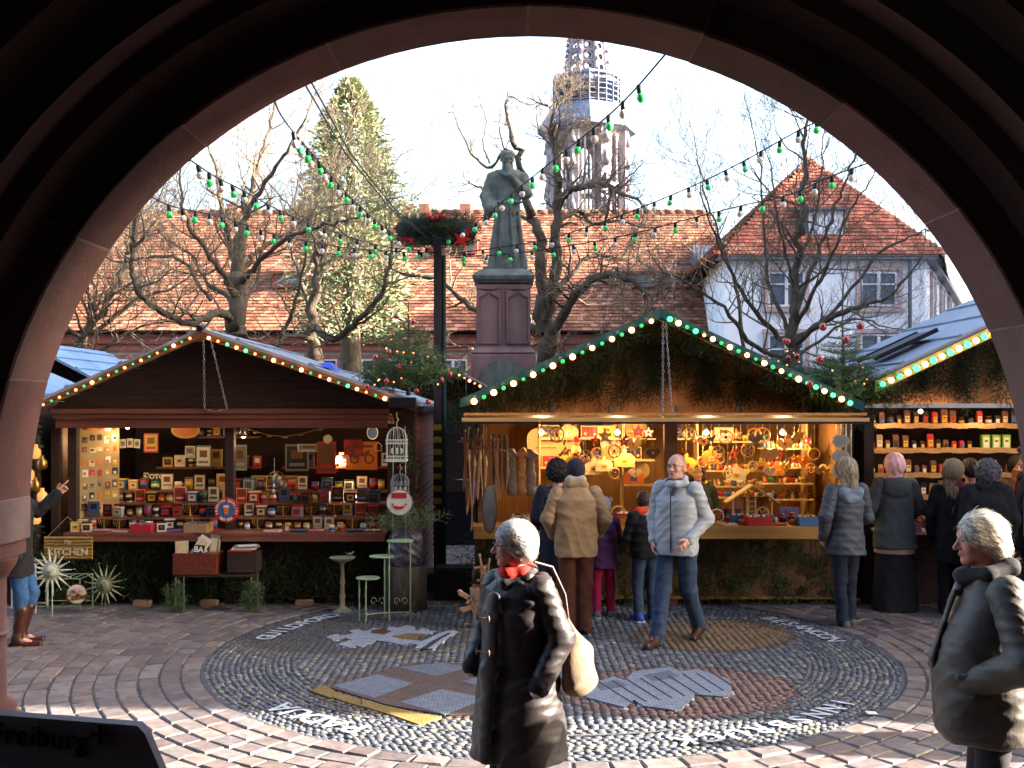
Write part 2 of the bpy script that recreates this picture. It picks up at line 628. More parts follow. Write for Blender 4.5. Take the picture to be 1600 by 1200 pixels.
# jambs: the left one a moulded pier over a round shaft on a plinth, the right one the same
for sx in (-1, 1):
 jx = sx * ARX
 b = MB()
 b.box((jx + sx * .35, -.16, 1.845), (.70, .32, .03))
 b.build('jamb_block', SANDSTONE, arch)
 b = MB()
 b.box((jx + sx * .348, -.16, 1.815), (.704, .325, .17))
 b.build('impost', SAND_PALE, arch, bevel=.006)
 b = MB()
 b.box((jx + sx * .36, -.16, 1.70), (.70, .31, .055))
 b.lathe([(.128, 1.60), (.155, 1.64), (.165, 1.672)], 28, (jx + sx * .150, -.16, 0))
 b.build('capital', SANDSTONE, arch, bevel=.004)
 b = MB()
 b.lathe([(.19, 1.02), (.19, 1.05), (.155, 1.07), (.16, 1.10), (.122, 1.13), (.122, 1.60)], 28, (jx + sx * .150, -.16, 0))
 b.build('shaft', SANDSTONE, arch)
 for z_ in (1.384, 1.607):
  b = MB()
  b.lathe([(.129, z_ - .009), (.132, z_), (.129, z_ + .009)], 28, (jx + sx * .150, -.16, 0))
  b.build('shaft_band', SAND_PALE, arch)
 b = MB()
 b.box((jx + sx * .72, -.40, .92), (.80, .60, 1.84))
 b.box((jx + sx * (.20 if sx < 0 else .30), -.16, .51), (.38, .36, 1.02))
 b.build('plinth', DARKSTONE, arch, bevel=.01)
# the wall round the arch, and the vaulted passage behind the camera
w = MB()
W0, W1, WZ = -24.0, 8.0, 14.5
def wall_with_hole(y, g, flip):
 n = 96
 for i in range(n):
  a0, a1 = PI * i / n, PI * (i + 1) / n
  def inn(a): return Vector((AX - (ARX + g) * math.cos(a), y, AZ + (ARZ + g) * math.sin(a)))
  def out(a):
   c, s = -math.cos(a), math.sin(a)
   t = min((W1 if c > 0 else -W0) / max(abs(c), 1e-6), (WZ - AZ) / max(s, 1e-6))
   return Vector((AX * 0 + c * t, y, AZ + s * t))
  w.quad(inn(a0), out(a0), out(a1), inn(a1))
wall_with_hole(4.198, .45, 0)
wall_with_hole(3.45, .93, 0)
for sx in (-1, 1):
 xs = (AX + sx * (ARX + .45), W1 if sx > 0 else W0)
 w.quad((xs[0], 4.198, 0), (xs[1], 4.198, 0), (xs[1], 4.198, AZ), (xs[0], 4.198, AZ))
 xs = (AX + sx * (ARX + .93), W1 if sx > 0 else W0)
 w.quad((xs[0], 3.45, 0), (xs[1], 3.45, 0), (xs[1], 3.45, AZ), (xs[0], 3.45, AZ))
aw = w.build('arcade_wall', DARKSTONE)
tag(aw, kind='structure')
w = MB()
w.box((0, -1.75, 3.0), (14, .3, 9.0))
w.box((7.1, 1.0, 3.0), (.3, 6.4, 9.0))
w.box((-7.1, -.3, 3.0), (.3, 3.6, 9.0))
w.build('passage_wall', DARKSTONE)
tag(bpy.data.objects['passage_wall'], kind='structure')
w = MB()
for i in range(24):   # barrel vault over the passage
 a0, a1 = PI * i / 24, PI * (i + 1) / 24
 q = lambda a, x: (x, 1.0 - 2.9 * math.cos(a), 4.7 + 1.5 * math.sin(a))
 w.quad(q(a0, -7), q(a1, -7), q(a1, 7), q(a0, 7))
w.box((0, 1.0, 7.45), (14.4, 6.6, .1))
tag(w.build('passage_ceiling', DARKSTONE), kind='structure')
w = MB()
w.box((-1.5, 1.0, .32), (17, 5.4, .64))
tag(w.build('passage_floor', DARKSTONE), kind='structure')
for st in range(3):
 b = MB()
 b.box((AX, 4.02 + .10 * st, .24 - .08 * st), (3.3, .24, .48 - .16 * st))
 tag(b.build('stone_step', DARKSTONE, bevel=.012), 'worn stone step below the arch, ' + ['uppermost', 'middle', 'lowest'][st] + ' of three', 'step', 'steps down to the square')
# ---------------------------------------------------------------- the paving
CX, CY, CR = 0.34, 9.7, 3.05
GRIME = mat('joint grit', hexc('5c5752'), hexc('474340'), 12, 0.95, 0.8, 80)
g = MB()
g.quad((-300, -60, 0), (300, -60, 0), (300, 600, 0), (-300, 600, 0))
go = g.build('ground', GRIME)
tag(go, kind='structure')
def poly_in(poly, x, y):
 """numpy even-odd test"""
 r = np.zeros(np.shape(x), bool)
 n = len(poly)
 for i in range(n):
  x0, y0 = poly[i]
  x1, y1 = poly[(i + 1) % n]
  if y0 == y1:
   continue
  c = ((y0 > y) != (y1 > y)) & (x < (x1 - x0) * (y - y0) / (y1 - y0) + x0)
  r ^= c
 return r
def gp(*pts):
 return [tuple(G(u, v)[:2]) for u, v in pts]
def lens(u0, u1, v0, v1, n=26, p=2.4):
 a = [2 * PI * i / n for i in range(n)]
 return gp(*[((u0 + u1) / 2 + (u1 - u0) / 2 * math.copysign(abs(math.cos(t)) ** (2 / p), math.cos(t)), (v0 + v1) / 2 + (v1 - v0) / 2 * math.copysign(abs(math.sin(t)) ** (2 / p), math.sin(t))) for t in a])
L_ = hexc
# the four town emblems laid in coloured stones: (outline on the ground, colour)
EMB = [
 (lens(352, 742, 962, 1028), L_('6d6251')), (lens(362, 732, 965, 1024), L_('4b4a4c')),
 (gp((508, 999), (526, 994), (533, 997), (552, 993), (545, 989), (560, 986), (566, 989), (574, 989), (584, 984), (592, 986), (604, 987), (609, 982), (620, 984), (630, 983), (634, 980), (646, 982), (642, 986), (652, 989), (660, 985), (668, 986), (664, 989), (682, 989), (664, 994), (640, 993), (622, 998), (636, 1003), (652, 1004), (671, 1008), (664, 1013), (640, 1009), (628, 1011), (610, 1007), (588, 1004), (574, 1010), (566, 1015), (556, 1012), (545, 1015), (528, 1011), (534, 1007), (552, 1004), (540, 1000), (520, 1003)), L_('b4bac8')),
 (gp((580, 988), (600, 986), (612, 990), (600, 995), (580, 993)), L_('6d3a2c')),
 (gp((612, 998), (640, 993), (660, 996), (630, 1003)), L_('8d7246')),
 (gp((648, 1017), (660, 1006), (685, 994), (700, 989), (716, 990), (703, 997), (690, 1006), (676, 1018)), L_('c9cfdd')),
 (gp((657, 1018), (676, 1005), (700, 993), (706, 993), (690, 1002), (668, 1018)), L_('45474a')),
 (lens(985, 1245, 968, 1022, p=2.0), L_('5a5048')), (lens(1000, 1232, 971, 1018, p=2.0), L_('7b634a')),
 (lens(482, 905, 1040, 1128, p=1.8), L_('5d5350')),
 (gp((515, 1078), (640, 1040), (800, 1040), (900, 1070), (812, 1118), (700, 1122), (610, 1107)), L_('76605a')),
 (gp((520, 1076), (590, 1058), (646, 1072), (585, 1095)), L_('8b94a3')),
 (gp((622, 1047), (690, 1040), (735, 1047), (680, 1061)), L_('838b99')),
 (gp((625, 1102), (690, 1082), (760, 1096), (695, 1122)), L_('8f98a7')),
 (gp((720, 1070), (790, 1052), (850, 1062), (790, 1086)), L_('838b99')),
 (gp((484, 1084), (508, 1076), (522, 1084), (518, 1096)), L_('a58a4c')), (gp((520, 1094), (520, 1084), (562, 1096), (565, 1108)), L_('a58a4c')),
 (gp((566, 1108), (565, 1096), (606, 1108), (608, 1120)), L_('a58a4c')), (gp((608, 1120), (606, 1108), (660, 1120), (690, 1124), (655, 1137)), L_('b0924e')),
 (lens(870, 1250, 1042, 1126, p=2.0), L_('5c4d4b')), (lens(880, 1238, 1045, 1122, p=2.0), L_('7b5e58')),
 (gp((912, 1075), (960, 1062), (975, 1068), (990, 1054), (1045, 1046), (1062, 1053), (1090, 1050), (1140, 1066), (1145, 1090), (1130, 1093), (1085, 1090), (1065, 1112), (1055, 1115), (1005, 1108), (990, 1098), (975, 1110), (915, 1094)), L_('a9b2c2')),
 (gp((1005, 1060), (1045, 1052), (1062, 1062), (1020, 1070)), L_('80899a')), (gp((930, 1074), (965, 1067), (980, 1076), (940, 1084)), L_('80899a')),
 (gp((1010, 1092), (1040, 1084), (1060, 1098), (1050, 1108), (1010, 1104)), L_('7e8898')), (gp((1085, 1075), (1120, 1068), (1138, 1082), (1090, 1088)), L_('7e8898')),
]
def emblem_colour(x, y, base):
 c = base.copy()
 hit = np.zeros(len(x), bool)
 for poly, colr in EMB:
  k = poly_in(poly, x, y)
  c[k] = np.array(colr) * .8
  hit |= k
 return c, hit
# --- setts: flagstones of red porphyry laid in rings round the circle
def sett_field(cx, cy, w, h, ang, top, colr, inset=.16, jit=.05, chip=None):
 """one stone per row of the arrays: a flat cushion with bevelled edges"""
 n = len(cx)
 base = np.array([(-1, -1), (1, -1), (1, 1), (-1, 1)], float)
 V = np.zeros((n, 12, 3))
 jt = 1 + RNG.uniform(-jit, jit, (n, 4, 2))
 for lvl, (s, z) in enumerate(((1.0, 0.0), (0.97, 0.62), (1 - inset, 1.0))):
  px = base[None, :, 0] * jt[:, :, 0] * (w / 2)[:, None] * s
  py = base[None, :, 1] * jt[:, :, 1] * (h / 2)[:, None] * s
  V[:, lvl * 4:lvl * 4 + 4, 0] = cx[:, None] + px * np.cos(ang)[:, None] - py * np.sin(ang)[:, None]
  V[:, lvl * 4:lvl * 4 + 4, 1] = cy[:, None] + px * np.sin(ang)[:, None] + py * np.cos(ang)[:, None]
  V[:, lvl * 4:lvl * 4 + 4, 2] = top[:, None] * z + (0.0015 * RNG.standard_normal((n, 4)) if lvl else 0) + .001
 fs = []
 for lvl in (0, 1):
  for j in range(4):
   fs.append((lvl * 4 + j, lvl * 4 + (j + 1) % 4, lvl * 4 + 4 + (j + 1) % 4, lvl * 4 + 4 + j))
 fs.append((8, 9, 10, 11))
 Fc = (np.array(fs)[None] + (np.arange(n) * 12)[:, None, None]).reshape(-1, 4)
 return V.reshape(-1, 3), Fc, np.repeat(colr, 12, 0)
STONE = vcol_mat('paving stone', .62, .55, 45, var=.38, vscale=14, spec=.4, dist=.004)
xs, ys, ws, hs, an = [], [], [], [], []
r = CR + .10
k = 0
while r < 11.5:
 hh = .165 if r < 7 else .22
 wv = .235 if r < 7 else .30
 n = int(2 * PI * r / wv)
 off = random.random() * 6.28
 cuts_ = np.cumsum(RNG.uniform(.75, 1.3, n))
 cuts_ = cuts_ / cuts_[-1] * 2 * PI + off
 mid = (cuts_ + np.roll(cuts_, 1)) / 2
 mid[0] = cuts_[0] - (cuts_[1] - cuts_[0]) / 2
 dw = np.abs(np.diff(np.concatenate([[cuts_[-1] - 2 * PI], cuts_]))) * r
 mid = cuts_ - dw / r / 2
 xs.append(CX + r * np.cos(mid)); ys.append(CY + r * np.sin(mid))
 ws.append(np.full(n, hh) * RNG.uniform(.95, 1.0, n) - .009); hs.append(dw - .009); an.append(mid)
 r += hh
xs, ys, ws, hs, an = map(np.concatenate, (xs, ys, ws, hs, an))
ok = (ys > 4.4) & (ys < 20) & (np.abs(xs) < 1.2 + ys * .52)
xs, ys, ws, hs, an = (a[ok] for a in (xs, ys, ws, hs, an))
n = len(xs)
pal = np.array([hexc('80726f'), hexc('766a69'), hexc('88776f'), hexc('716869'), hexc('7b6a67'), hexc('857c79')])
colr = pal[RNG.integers(0, len(pal), n)] * RNG.uniform(.72, 1.1, (n, 1)) * .66
V, Fc, C = sett_field(xs, ys, ws, hs, an, RNG.uniform(.020, .030, n), colr, inset=.13)
po = np_mesh('paving', V, Fc, STONE, smooth=False, col=C)
tag(po, kind='structure')
bd_ = MB()
for i in range(72):
 a0, a1 = 2 * PI * i / 72, 2 * PI * (i + 1) / 72
 q = lambda a, r_: (CX + r_ * math.cos(a), CY + r_ * math.sin(a), .0145)
 bd_.quad(q(a0, CR + .02), q(a0, 11.6), q(a1, 11.6), q(a1, CR + .02))
bo = bd_.build('paving_bed', GRIME)
tag(bo, kind='structure')
# --- the mosaic disc of small river pebbles
xs, ys, ws, hs, an = [], [], [], [], []
r = 2.30
while r < CR - .02:
 wv = .072
 n = int(2 * PI * r / wv)
 a = np.arange(n) * 2 * PI / n + random.random()
 xs.append(CX + r * np.cos(a)); ys.append(CY + r * np.sin(a)); an.append(a)
 ws.append(np.full(n, .046)); hs.append(np.full(n, .066))
 r += .052
gx, gy = np.meshgrid(np.arange(-2.3, 2.3, .068), np.arange(-2.3, 2.3, .050))
gx, gy = gx.ravel() , gy.ravel()
kk = (gx ** 2 + gy ** 2) < 2.27 ** 2
gx, gy = gx[kk], gy[kk]
xs.append(CX + gx); ys.append(CY + gy); an.append(np.zeros(len(gx))); ws.append(np.full(len(gx), .063)); hs.append(np.full(len(gx), .046))
xs, ys, ws, hs, an = map(np.concatenate, (xs, ys, ws, hs, an))
xs = xs + RNG.normal(0, .004, len(xs)); ys = ys + RNG.normal(0, .004, len(xs)); an = an + RNG.normal(0, .18, len(xs))
n = len(xs)
pal = np.array([hexc('5c5f66'), hexc('545963'), hexc('676870'), hexc('4d525b'), hexc('77736c'), hexc('7f776b'), hexc('8b8170')])
colr = pal[RNG.choice(len(pal), n, p=[.24, .22, .18, .16, .1, .06, .04])] * RNG.uniform(.75, 1.2, (n, 1)) * .82
colr, hit = emblem_colour(xs, ys, colr)
colr[hit] *= RNG.uniform(.82, 1.12, (hit.sum(), 1))
ws = ws * RNG.uniform(.85, 1.2, n); hs = hs * RNG.uniform(.85, 1.2, n)
top = np.where(hit, .013, RNG.uniform(.012, .018, n))
# dome of two rings and a top
m = 7
V = np.zeros((n, 2 * m + 1, 3))
t = np.arange(m) * 2 * PI / m
rad = 1 + RNG.uniform(-.14, .14, (n, m))
for lvl, (s, z) in enumerate(((1.0, 0.35), (0.80, 0.92))):
 px = np.cos(t)[None] * rad * (ws / 2)[:, None] * s
 py = np.sin(t)[None] * rad * (hs / 2)[:, None] * s
 V[:, lvl * m:(lvl + 1) * m, 0] = xs[:, None] + px * np.cos(an)[:, None] - py * np.sin(an)[:, None]
 V[:, lvl * m:(lvl + 1) * m, 1] = ys[:, None] + px * np.sin(an)[:, None] + py * np.cos(an)[:, None]
 V[:, lvl * m:(lvl + 1) * m, 2] = top[:, None] * z + .001
V[:, 2 * m] = np.stack([xs, ys, top + .001], 1)
fs4 = [(j, (j + 1) % m, m + (j + 1) % m, m + j) for j in range(m)]
fs3 = [(m + j, m + (j + 1) % m, 2 * m) for j in range(m)]
tri = []
for q in fs4:
 tri += [(q[0], q[1], q[2]), (q[0], q[2], q[3])]
tri = np.array(tri + fs3)
Fc = (tri[None] + (np.arange(n) * (2 * m + 1))[:, None, None]).reshape(-1, 3)
pb = np_mesh('mosaic_paving', V.reshape(-1, 3), Fc, STONE, smooth=True, col=np.repeat(colr, 2 * m + 1, 0))
tag(pb, kind='structure')
# rings of narrow kerb stones that bound the disc
bd = MB()
for rr in (CR + .005, 2.52):
 for i in range(150):
  a0, a1 = 2 * PI * i / 150, 2 * PI * (i + .93) / 150
  q = lambda a, r_, z: (CX + r_ * math.cos(a), CY + r_ * math.sin(a), z)
  bd.add([q(a0, rr - .011, .018), q(a1, rr - .011, .018), q(a1, rr + .011, .018), q(a0, rr + .011, .018)], [(0, 1, 2, 3)])
tag(bd.build('paving_ring', mat('slate edging', hexc('55565b'), hexc('44444a'), 10, .8)), kind='structure')
def cut_stone(name, c):
 m = mat(name, tuple(x * .72 for x in c), tuple(x * .46 for x in c), 26, .8, .5, 90)
 n, l = m.node_tree.nodes, m.node_tree.links
 bt = n.new('ShaderNodeTexBrick')
 bt.inputs['Scale'].default_value = 9
 bt.inputs['Mortar Size'].default_value = .018
 bt.inputs['Color1'].default_value = (.95, .95, .95, 1)
 bt.inputs['Color2'].default_value = (.72, .72, .74, 1)
 bt.inputs['Mortar'].default_value = (.22, .22, .23, 1)
 l.new(n['Texture Coordinate'].outputs['Object'], bt.inputs[0])
 mx = n.new('ShaderNodeMix')
 mx.data_type, mx.blend_type = 'RGBA', 'MULTIPLY'
 mx.inputs[0].default_value = 1
 l.new(n['Color Ramp'].outputs[0], mx.inputs[6])
 l.new(bt.outputs[0], mx.inputs[7])
 l.new(mx.outputs[2], n['Principled BSDF'].inputs['Base Color'])
 return m
# crisp slabs of the emblems: every outline that is not a lens field is a cut stone sheet of its own colour
sb_ = MB()
mats_, keys_ = [], {}
for i, (poly, c) in enumerate(EMB):
 if len(poly) >= 26 and i in (0, 1, 7, 8, 10, 20, 21) or len(poly) == 26:
  continue
 if c not in keys_:
  keys_[c] = len(mats_)
  mats_.append(cut_stone('cut stone %d' % len(mats_), c))
 z = .0215 + .0009 * (i % 8)
 n_ = len(poly)
 ar = sum(poly[j][0] * poly[(j + 1) % n_][1] - poly[(j + 1) % n_][0] * poly[j][1] for j in range(n_))
 pp = poly if ar > 0 else poly[::-1]
 sb_.add([(x, y, z) for x, y in pp], [tuple(range(n_))], keys_[c])
 for j in range(n_):
  a, b_ = pp[j], pp[(j + 1) % n_]
  sb_.add([(a[0], a[1], .004), (b_[0], b_[1], .004), (b_[0], b_[1], z), (a[0], a[1], z)], [(0, 1, 2, 3)], keys_[c])
tag(sb_.build('paving_emblems', mats_), kind='structure')
# white marble strips that draw the bridge and the castle courses
WHITE = mat('white marble inlay', hexc('b4b9c4'), hexc('969ca8'), 20, .6, .3, 60)
st = MB()
for i in range(9):
 a = G(935 + i * 22, 1070 + i * -2 + (i % 2)); b_ = G(990 + i * 20, 1105 - i * 3)
 st.bar((a.x, a.y, .029), (b_.x, b_.y, .029), .010, .004)
tag(st.build('paving_inlay', mat('dark joint inlay', hexc('3f444d'), hexc('33363c'), 20, .7)), kind='structure')
# town names in white stone round the rim, tops outward
lt = MB()
for word, a0, a1 in (('GUILDFORD', 169.5, 145), ('BESANCON', 31, 8.5), ('INNSBRUCK', 321, 287), ('PADUA', 239, 222.5)):
 n = len(word)
 for i, ch in enumerate(word):
  a = R(a0 + (a1 - a0) * i / (n - 1))
  vs, fs = text_mesh(ch, .25 if word != 'PADUA' else .30, 0, .006)
  up = Vector((math.cos(a), math.sin(a), 0))
  ri = Vector((up.y, -up.x, 0))
  c = Vector((CX, CY, .0245)) + up * 2.76
  lt.add([c + ri * p.x * .95 + up * p.z + Vector((0, 0, 0)) for p in vs], fs)
tag(lt.build('paving_letters', WHITE), kind='structure')
# scraps of paper trodden onto the stones
PAPER = mat('paper scrap', hexc('d8dae0'), hexc('c0c2c8'), 30, .8)
for i, (u, v, s, lb) in enumerate(((1362, 1121, .075, 'square white paper scrap on the red setts beside the mosaic'), (960, 1010, .03, 'tiny white paper scrap on the dark mosaic behind the black-coated woman'), (163, 978, .03, 'small white scrap on the setts in front of the metal sun'), (181, 971, .025, 'second white scrap beyond the first one before the metal sun'))):
 p = G(u, v)
 b = MB()
 b.box((0, 0, .034), (s, s * .9, .002), 0, (.04, .05, i))
 tag(b.build('paper_scrap', PAPER, at=(p.x, p.y, 0) if False else None), lb, 'litter', 'paper scraps on the paving').location = (p.x, p.y, 0)
# ================================================================ BUILDINGS BEHIND THE SQUARE
TILE = vcol_mat('clay roof tile', .8, .4, 8, var=.35, vscale=1.3, spec=.2, dist=.01)
def tiles(name, A, B, C_, D, parent, pal, tw=.19, th=.17, lift=.03, seed=0, clip=None):
 """beaver-tail tiles over the slope A (eave left) B (eave right) C (ridge right) D (ridge left); any trapezium or triangle"""
 rg = np.random.default_rng(seed)
 A, B, C_, D = (np.array(p, float) for p in (A, B, C_, D))
 Ls = np.linalg.norm((D + C_) / 2 - (A + B) / 2)
 nrm = np.cross(B - A, D - A)
 nrm /= np.linalg.norm(nrm)
 rows = max(2, int(Ls / th))
 Lx = np.linalg.norm(B - A)
 V, cols = [], []
 ex = (B - A) / Lx
 for i in range(rows):
  t0, t1 = i / rows, (i + 1.12) / rows
  l, r = A + (D - A) * t0, B + (C_ - B) * t0
  w = np.linalg.norm(r - l)
  if w < tw:
   continue
  x0, x1 = (l - A) @ ex, (r - A) @ ex
  e = np.arange(math.ceil(x0 / tw - (i % 2) * .5), x1 / tw - (i % 2) * .5) * tw + (i % 2) * .5 * tw
  if not len(e):
   continue
  up = ((D + C_) / 2 - (A + B) / 2) / Ls
  up = up - ex * (up @ ex)
  up /= np.linalg.norm(up)
  hgt = np.linalg.norm((D - A) - ex * ((D - A) @ ex))
  o = A + up * hgt * t0 + ex[None] * 0
  h = hgt * (t1 - t0)
  n = len(e)
  lf = lift * (1 + rg.uniform(-.3, .3, n))
  P0 = o + e[:, None] * ex
  q = np.stack([P0 + nrm * lf[:, None], P0 + ex * tw * .96 + nrm * lf[:, None], P0 + ex * tw * .96 + up * h + nrm * .002, P0 + up * h + nrm * .002, P0 - nrm * .01, P0 + ex * tw * .96 - nrm * .01], 1)
  V.append(q)
  c = np.array(pal)[rg.integers(0, len(pal), n)] * rg.uniform(.72, 1.2, (n, 1))
  cols.append(c)
 V = np.concatenate(V)
 c = np.concatenate(cols)
 n = len(V)
 Fc = (np.array([(0, 1, 2, 3), (4, 5, 1, 0)])[None] + (np.arange(n) * 6)[:, None, None]).reshape(-1, 4)
 return np_mesh(name, V.reshape(-1, 3), Fc, TILE, parent, smooth=False, col=np.repeat(c, 6, 0))
PLASTER = mat('white plaster', hexc('f2f2f4'), hexc('e2e3e8'), .8, .9, .3, 12)
CREAM = mat('cream plaster', hexc('d6cfc8'), hexc('c3bab2'), .8, .9, .3, 12)
TRIM = mat('red stone trim', hexc('96594f'), hexc('824a42'), 3, .85, .4, 20)
FRAMEW = mat('white window frame', hexc('d9dade'), hexc('c5c7cc'), 5, .5)
GLASS = mat('window glass', hexc('5a6574'), hexc('39424e'), 1.2, .08, spec=.8)
SLATE = mat('slate roof', hexc('6d747f'), hexc('565c66'), 3, .6, .5, 20)
PAL_L = [hexc(x) for x in ('8c5a45', '80503d', '93644e', '734534', '9a6f58', '683f31')]
PAL_W = [hexc(x) for x in ('a25a46', '95503d', 'ad6650', '884838', 'b06f58')]
def window(parent, x, z, w, h, y, ang=0.0, org=(0, 0), cross=True, cas=2, deep=.12, tm=None):
 """a casement window in the wall plane: surround, frame (> pane)"""
 M = Euler((0, 0, ang)).to_matrix()
 o = Vector((org[0], org[1], 0))
 T = lambda p: M @ Vector(p) + o
 b = MB()
 for c, s in (((x, y, z - h / 2 - .09), (w + .30, .14, .12)), ((x, y, z + h / 2 + .08), (w + .26, .11, .12)), ((x - w / 2 - .06, y, z), (.12, .10, h)), ((x + w / 2 + .06, y, z), (.12, .10, h))):
  b.box(T(c), s, 0, M)
 sr = b.build('window', tm or TRIM, parent)
 b = MB()
 fw = .06
 for xx in (-w / 2 + fw / 2, w / 2 - fw / 2):
  b.box(T((x + xx, y + .02, z)), (fw, .08, h), 0, M)
 for zz in (-h / 2 + fw / 2, h / 2 - fw / 2):
  b.box(T((x, y + .02, z + zz)), (w - 2 * fw, .08, fw), 0, M)
 for k in range(1, cas):
  b.box(T((x - w / 2 + w * k / cas, y + .02, z)), (.09, .07, h - 2 * fw), 0, M)
 if cross:
  b.box(T((x, y + .018, z + h * .14)), (w - 2 * fw, .05, .045), 0, M)
 b.build('window_frame', FRAMEW, sr)
 b = MB()
 b.box(T((x, y + .055, z)), (w - 2 * fw, .012, h - 2 * fw), 0, M)
 b.build('pane', GLASS, sr)
 return sr
# --- the long house with the tiled roof
E0, E1 = P(60, 517, 34), P(1150, 517, 34)
R0, R1 = P(60, 333, 40), P(1150, 333, 40)
E0.x, E1.x, R0.x, R1.x = -17.5, 7.4, -17.5, 7.4
ze, zr = E0.z, R0.z
lh = empty('long_house', (-5, 34.6, 0), 'long low house with a steep red tiled roof stretching behind the bare trees', 'building')
o = Vector((-5, 34.6, 0))
b = MB()
b.box(((-17.5 + 7.4) / 2 - o.x, .45, (ze - .1) / 2), (24.9, .9, ze - .1))
b.build('wall', CREAM, lh)
b = MB()
b.box((-4.95 - (-5), .07 - .2, ze - .24), (24.9, .36, .30))
b.box((-4.95 - (-5), .07 - .14, ze - .50), (24.9, .24, .22))
b.build('cornice', TRIM, lh)
sl = Vector((0, 40 - 34, zr - ze))
b = MB()
b.add([Vector((-17.5, 34.02, ze - .05)) - o, Vector((7.4, 34.02, ze - .05)) - o, Vector((7.4, 40, zr - .05)) - o, Vector((-17.5, 40, zr - .05)) - o, Vector((-17.5, 46, ze)) - o, Vector((7.4, 46, ze)) - o], [(0, 1, 2, 3), (3, 2, 5, 4), (0, 3, 4), (1, 5, 2)])
rb = b.build('roof', TILE, lh)
tiles('roof_tiles', Vector((-17.5, 34, ze)) - o, Vector((7.4, 34, ze)) - o, Vector((7.4, 40, zr)) - o, Vector((-17.5, 40, zr)) - o, rb, PAL_L, .21, .19, .035, 1)
b = MB()
for i in range(62):
 b.lathe([(.15, 0), (.13, .40)], 8, (-17.4 + i * .4 - o.x, 40 - o.y, zr + .0), 0, Euler((0, R(90), 0)).to_matrix())
b.build('ridge_tiles', mat('ridge tile', PAL_L[1], PAL_L[5], 4, .85), rb)
for x in (-3.9, -3.3, -1.75, -10.5):
 b = MB()
 b.box((x - o.x, 39.9 - o.y, zr + .12), (.42, .5, .36))
 b.build('chimney', TRIM, lh, bevel=.02)
# dormers in the slope
for k, (u, v) in enumerate(((452, 452), (536, 458), (1000, 448), (1066, 450), (735, 398))):
 t = .34 if k < 4 else .62
 y = 34 + 6 * t - .25
 z = ze + (zr - ze) * t + .25
 x = (u - 800) / FPX * y
 w_, h_ = (1.15, .62) if k < 4 else (.5, .55)
 b = MB()
 b.box((x - o.x, y - o.y + .55, z), (w_, 1.1, h_))
 dm = b.build('dormer', TRIM, lh)
 b = MB()
 b.box((x - o.x, y - o.y + .5, z + h_ / 2 + .05), (w_ + .24, 1.5, .07), 0, (R(14), 0, 0))
 b.build('dormer_roof', TILE if False else mat('dormer tile', PAL_L[3], PAL_L[5], 3, .85, .5, 12), dm)
 b = MB()
 b.box((x - o.x, y - o.y - .006, z - .02), (w_ - .3, .02, h_ - .2))
 b.build('pane', GLASS, dm)
for u in (190, 262, 340, 415, 505, 565, 612, 708, 900, 965, 1030, 1095):
 x = (u - 800) / FPX * 34.6
 window(lh, x - o.x, 3.15, .95, 1.35, -.05, cas=2)
# --- the white corner house
wh = empty('white_house', (9.0, 30, 0), 'white corner house with a steep red hipped roof and large dormer window', 'building')
o = Vector((9.0, 30, 0))
c0, c1 = P(1132, 400, 30), P(1446, 400, 30)
zE = c0.z
dirR = Vector((.485, 1, 0)).normalized()
far = c1 + dirR * 30
b = MB()
pts = [(c0.x, 30), (c1.x, 30), (far.x, far.y), (c0.x + 2, far.y)]
vs = [Vector((x, y, 0)) - o for x, y in pts] + [Vector((x, y, zE)) - o for x, y in pts]
b.add(vs, [(0, 1, 5, 4), (1, 2, 6, 5), (2, 3, 7, 6), (3, 0, 4, 7)])
b.build('wall', PLASTER, wh)
b = MB()
b.box(((c0.x + c1.x) / 2 - o.x, -.12, zE - .05), (c1.x - c0.x + .5, .34, .16))
ang = math.atan2(dirR.y, dirR.x)
mid = (c1 + far) / 2
b.box((mid.x - o.x + .1, mid.y - o.y, zE - .05), (30, .34, .16), 0, (0, 0, ang))
b.build('cornice', mat('zinc gutter', hexc('6b7078'), hexc('565b63'), 4, .5, metal=.5), wh)
ap = P(1262, 246, 33.5)
ea, eb = Vector((c0.x - .35, 29.7, zE)), Vector((c1.x + .4, 29.7, zE))
bl, br = Vector((c0.x - .35, 38, zE)), Vector((c1.x + 4, 38, zE))
b = MB()
for q in ((ea, eb, ap), (eb, br, ap), (br, bl, ap), (bl, ea, ap)):
 b.add([p - o - Vector((0, 0, .06)) for p in q], [(0, 1, 2)])
rf = b.build('roof', TILE, wh)
tiles('roof_tiles', ea - o, eb - o, ap - o, ap - o, rf, PAL_W, .2, .18, .03, 2)
tiles('roof_tiles', eb - o, br - o, ap - o, ap - o, rf, PAL_W, .2, .18, .03, 3)
tiles('roof_tiles', bl - o, ea - o, ap - o, ap - o, rf, PAL_W, .2, .18, .03, 4)
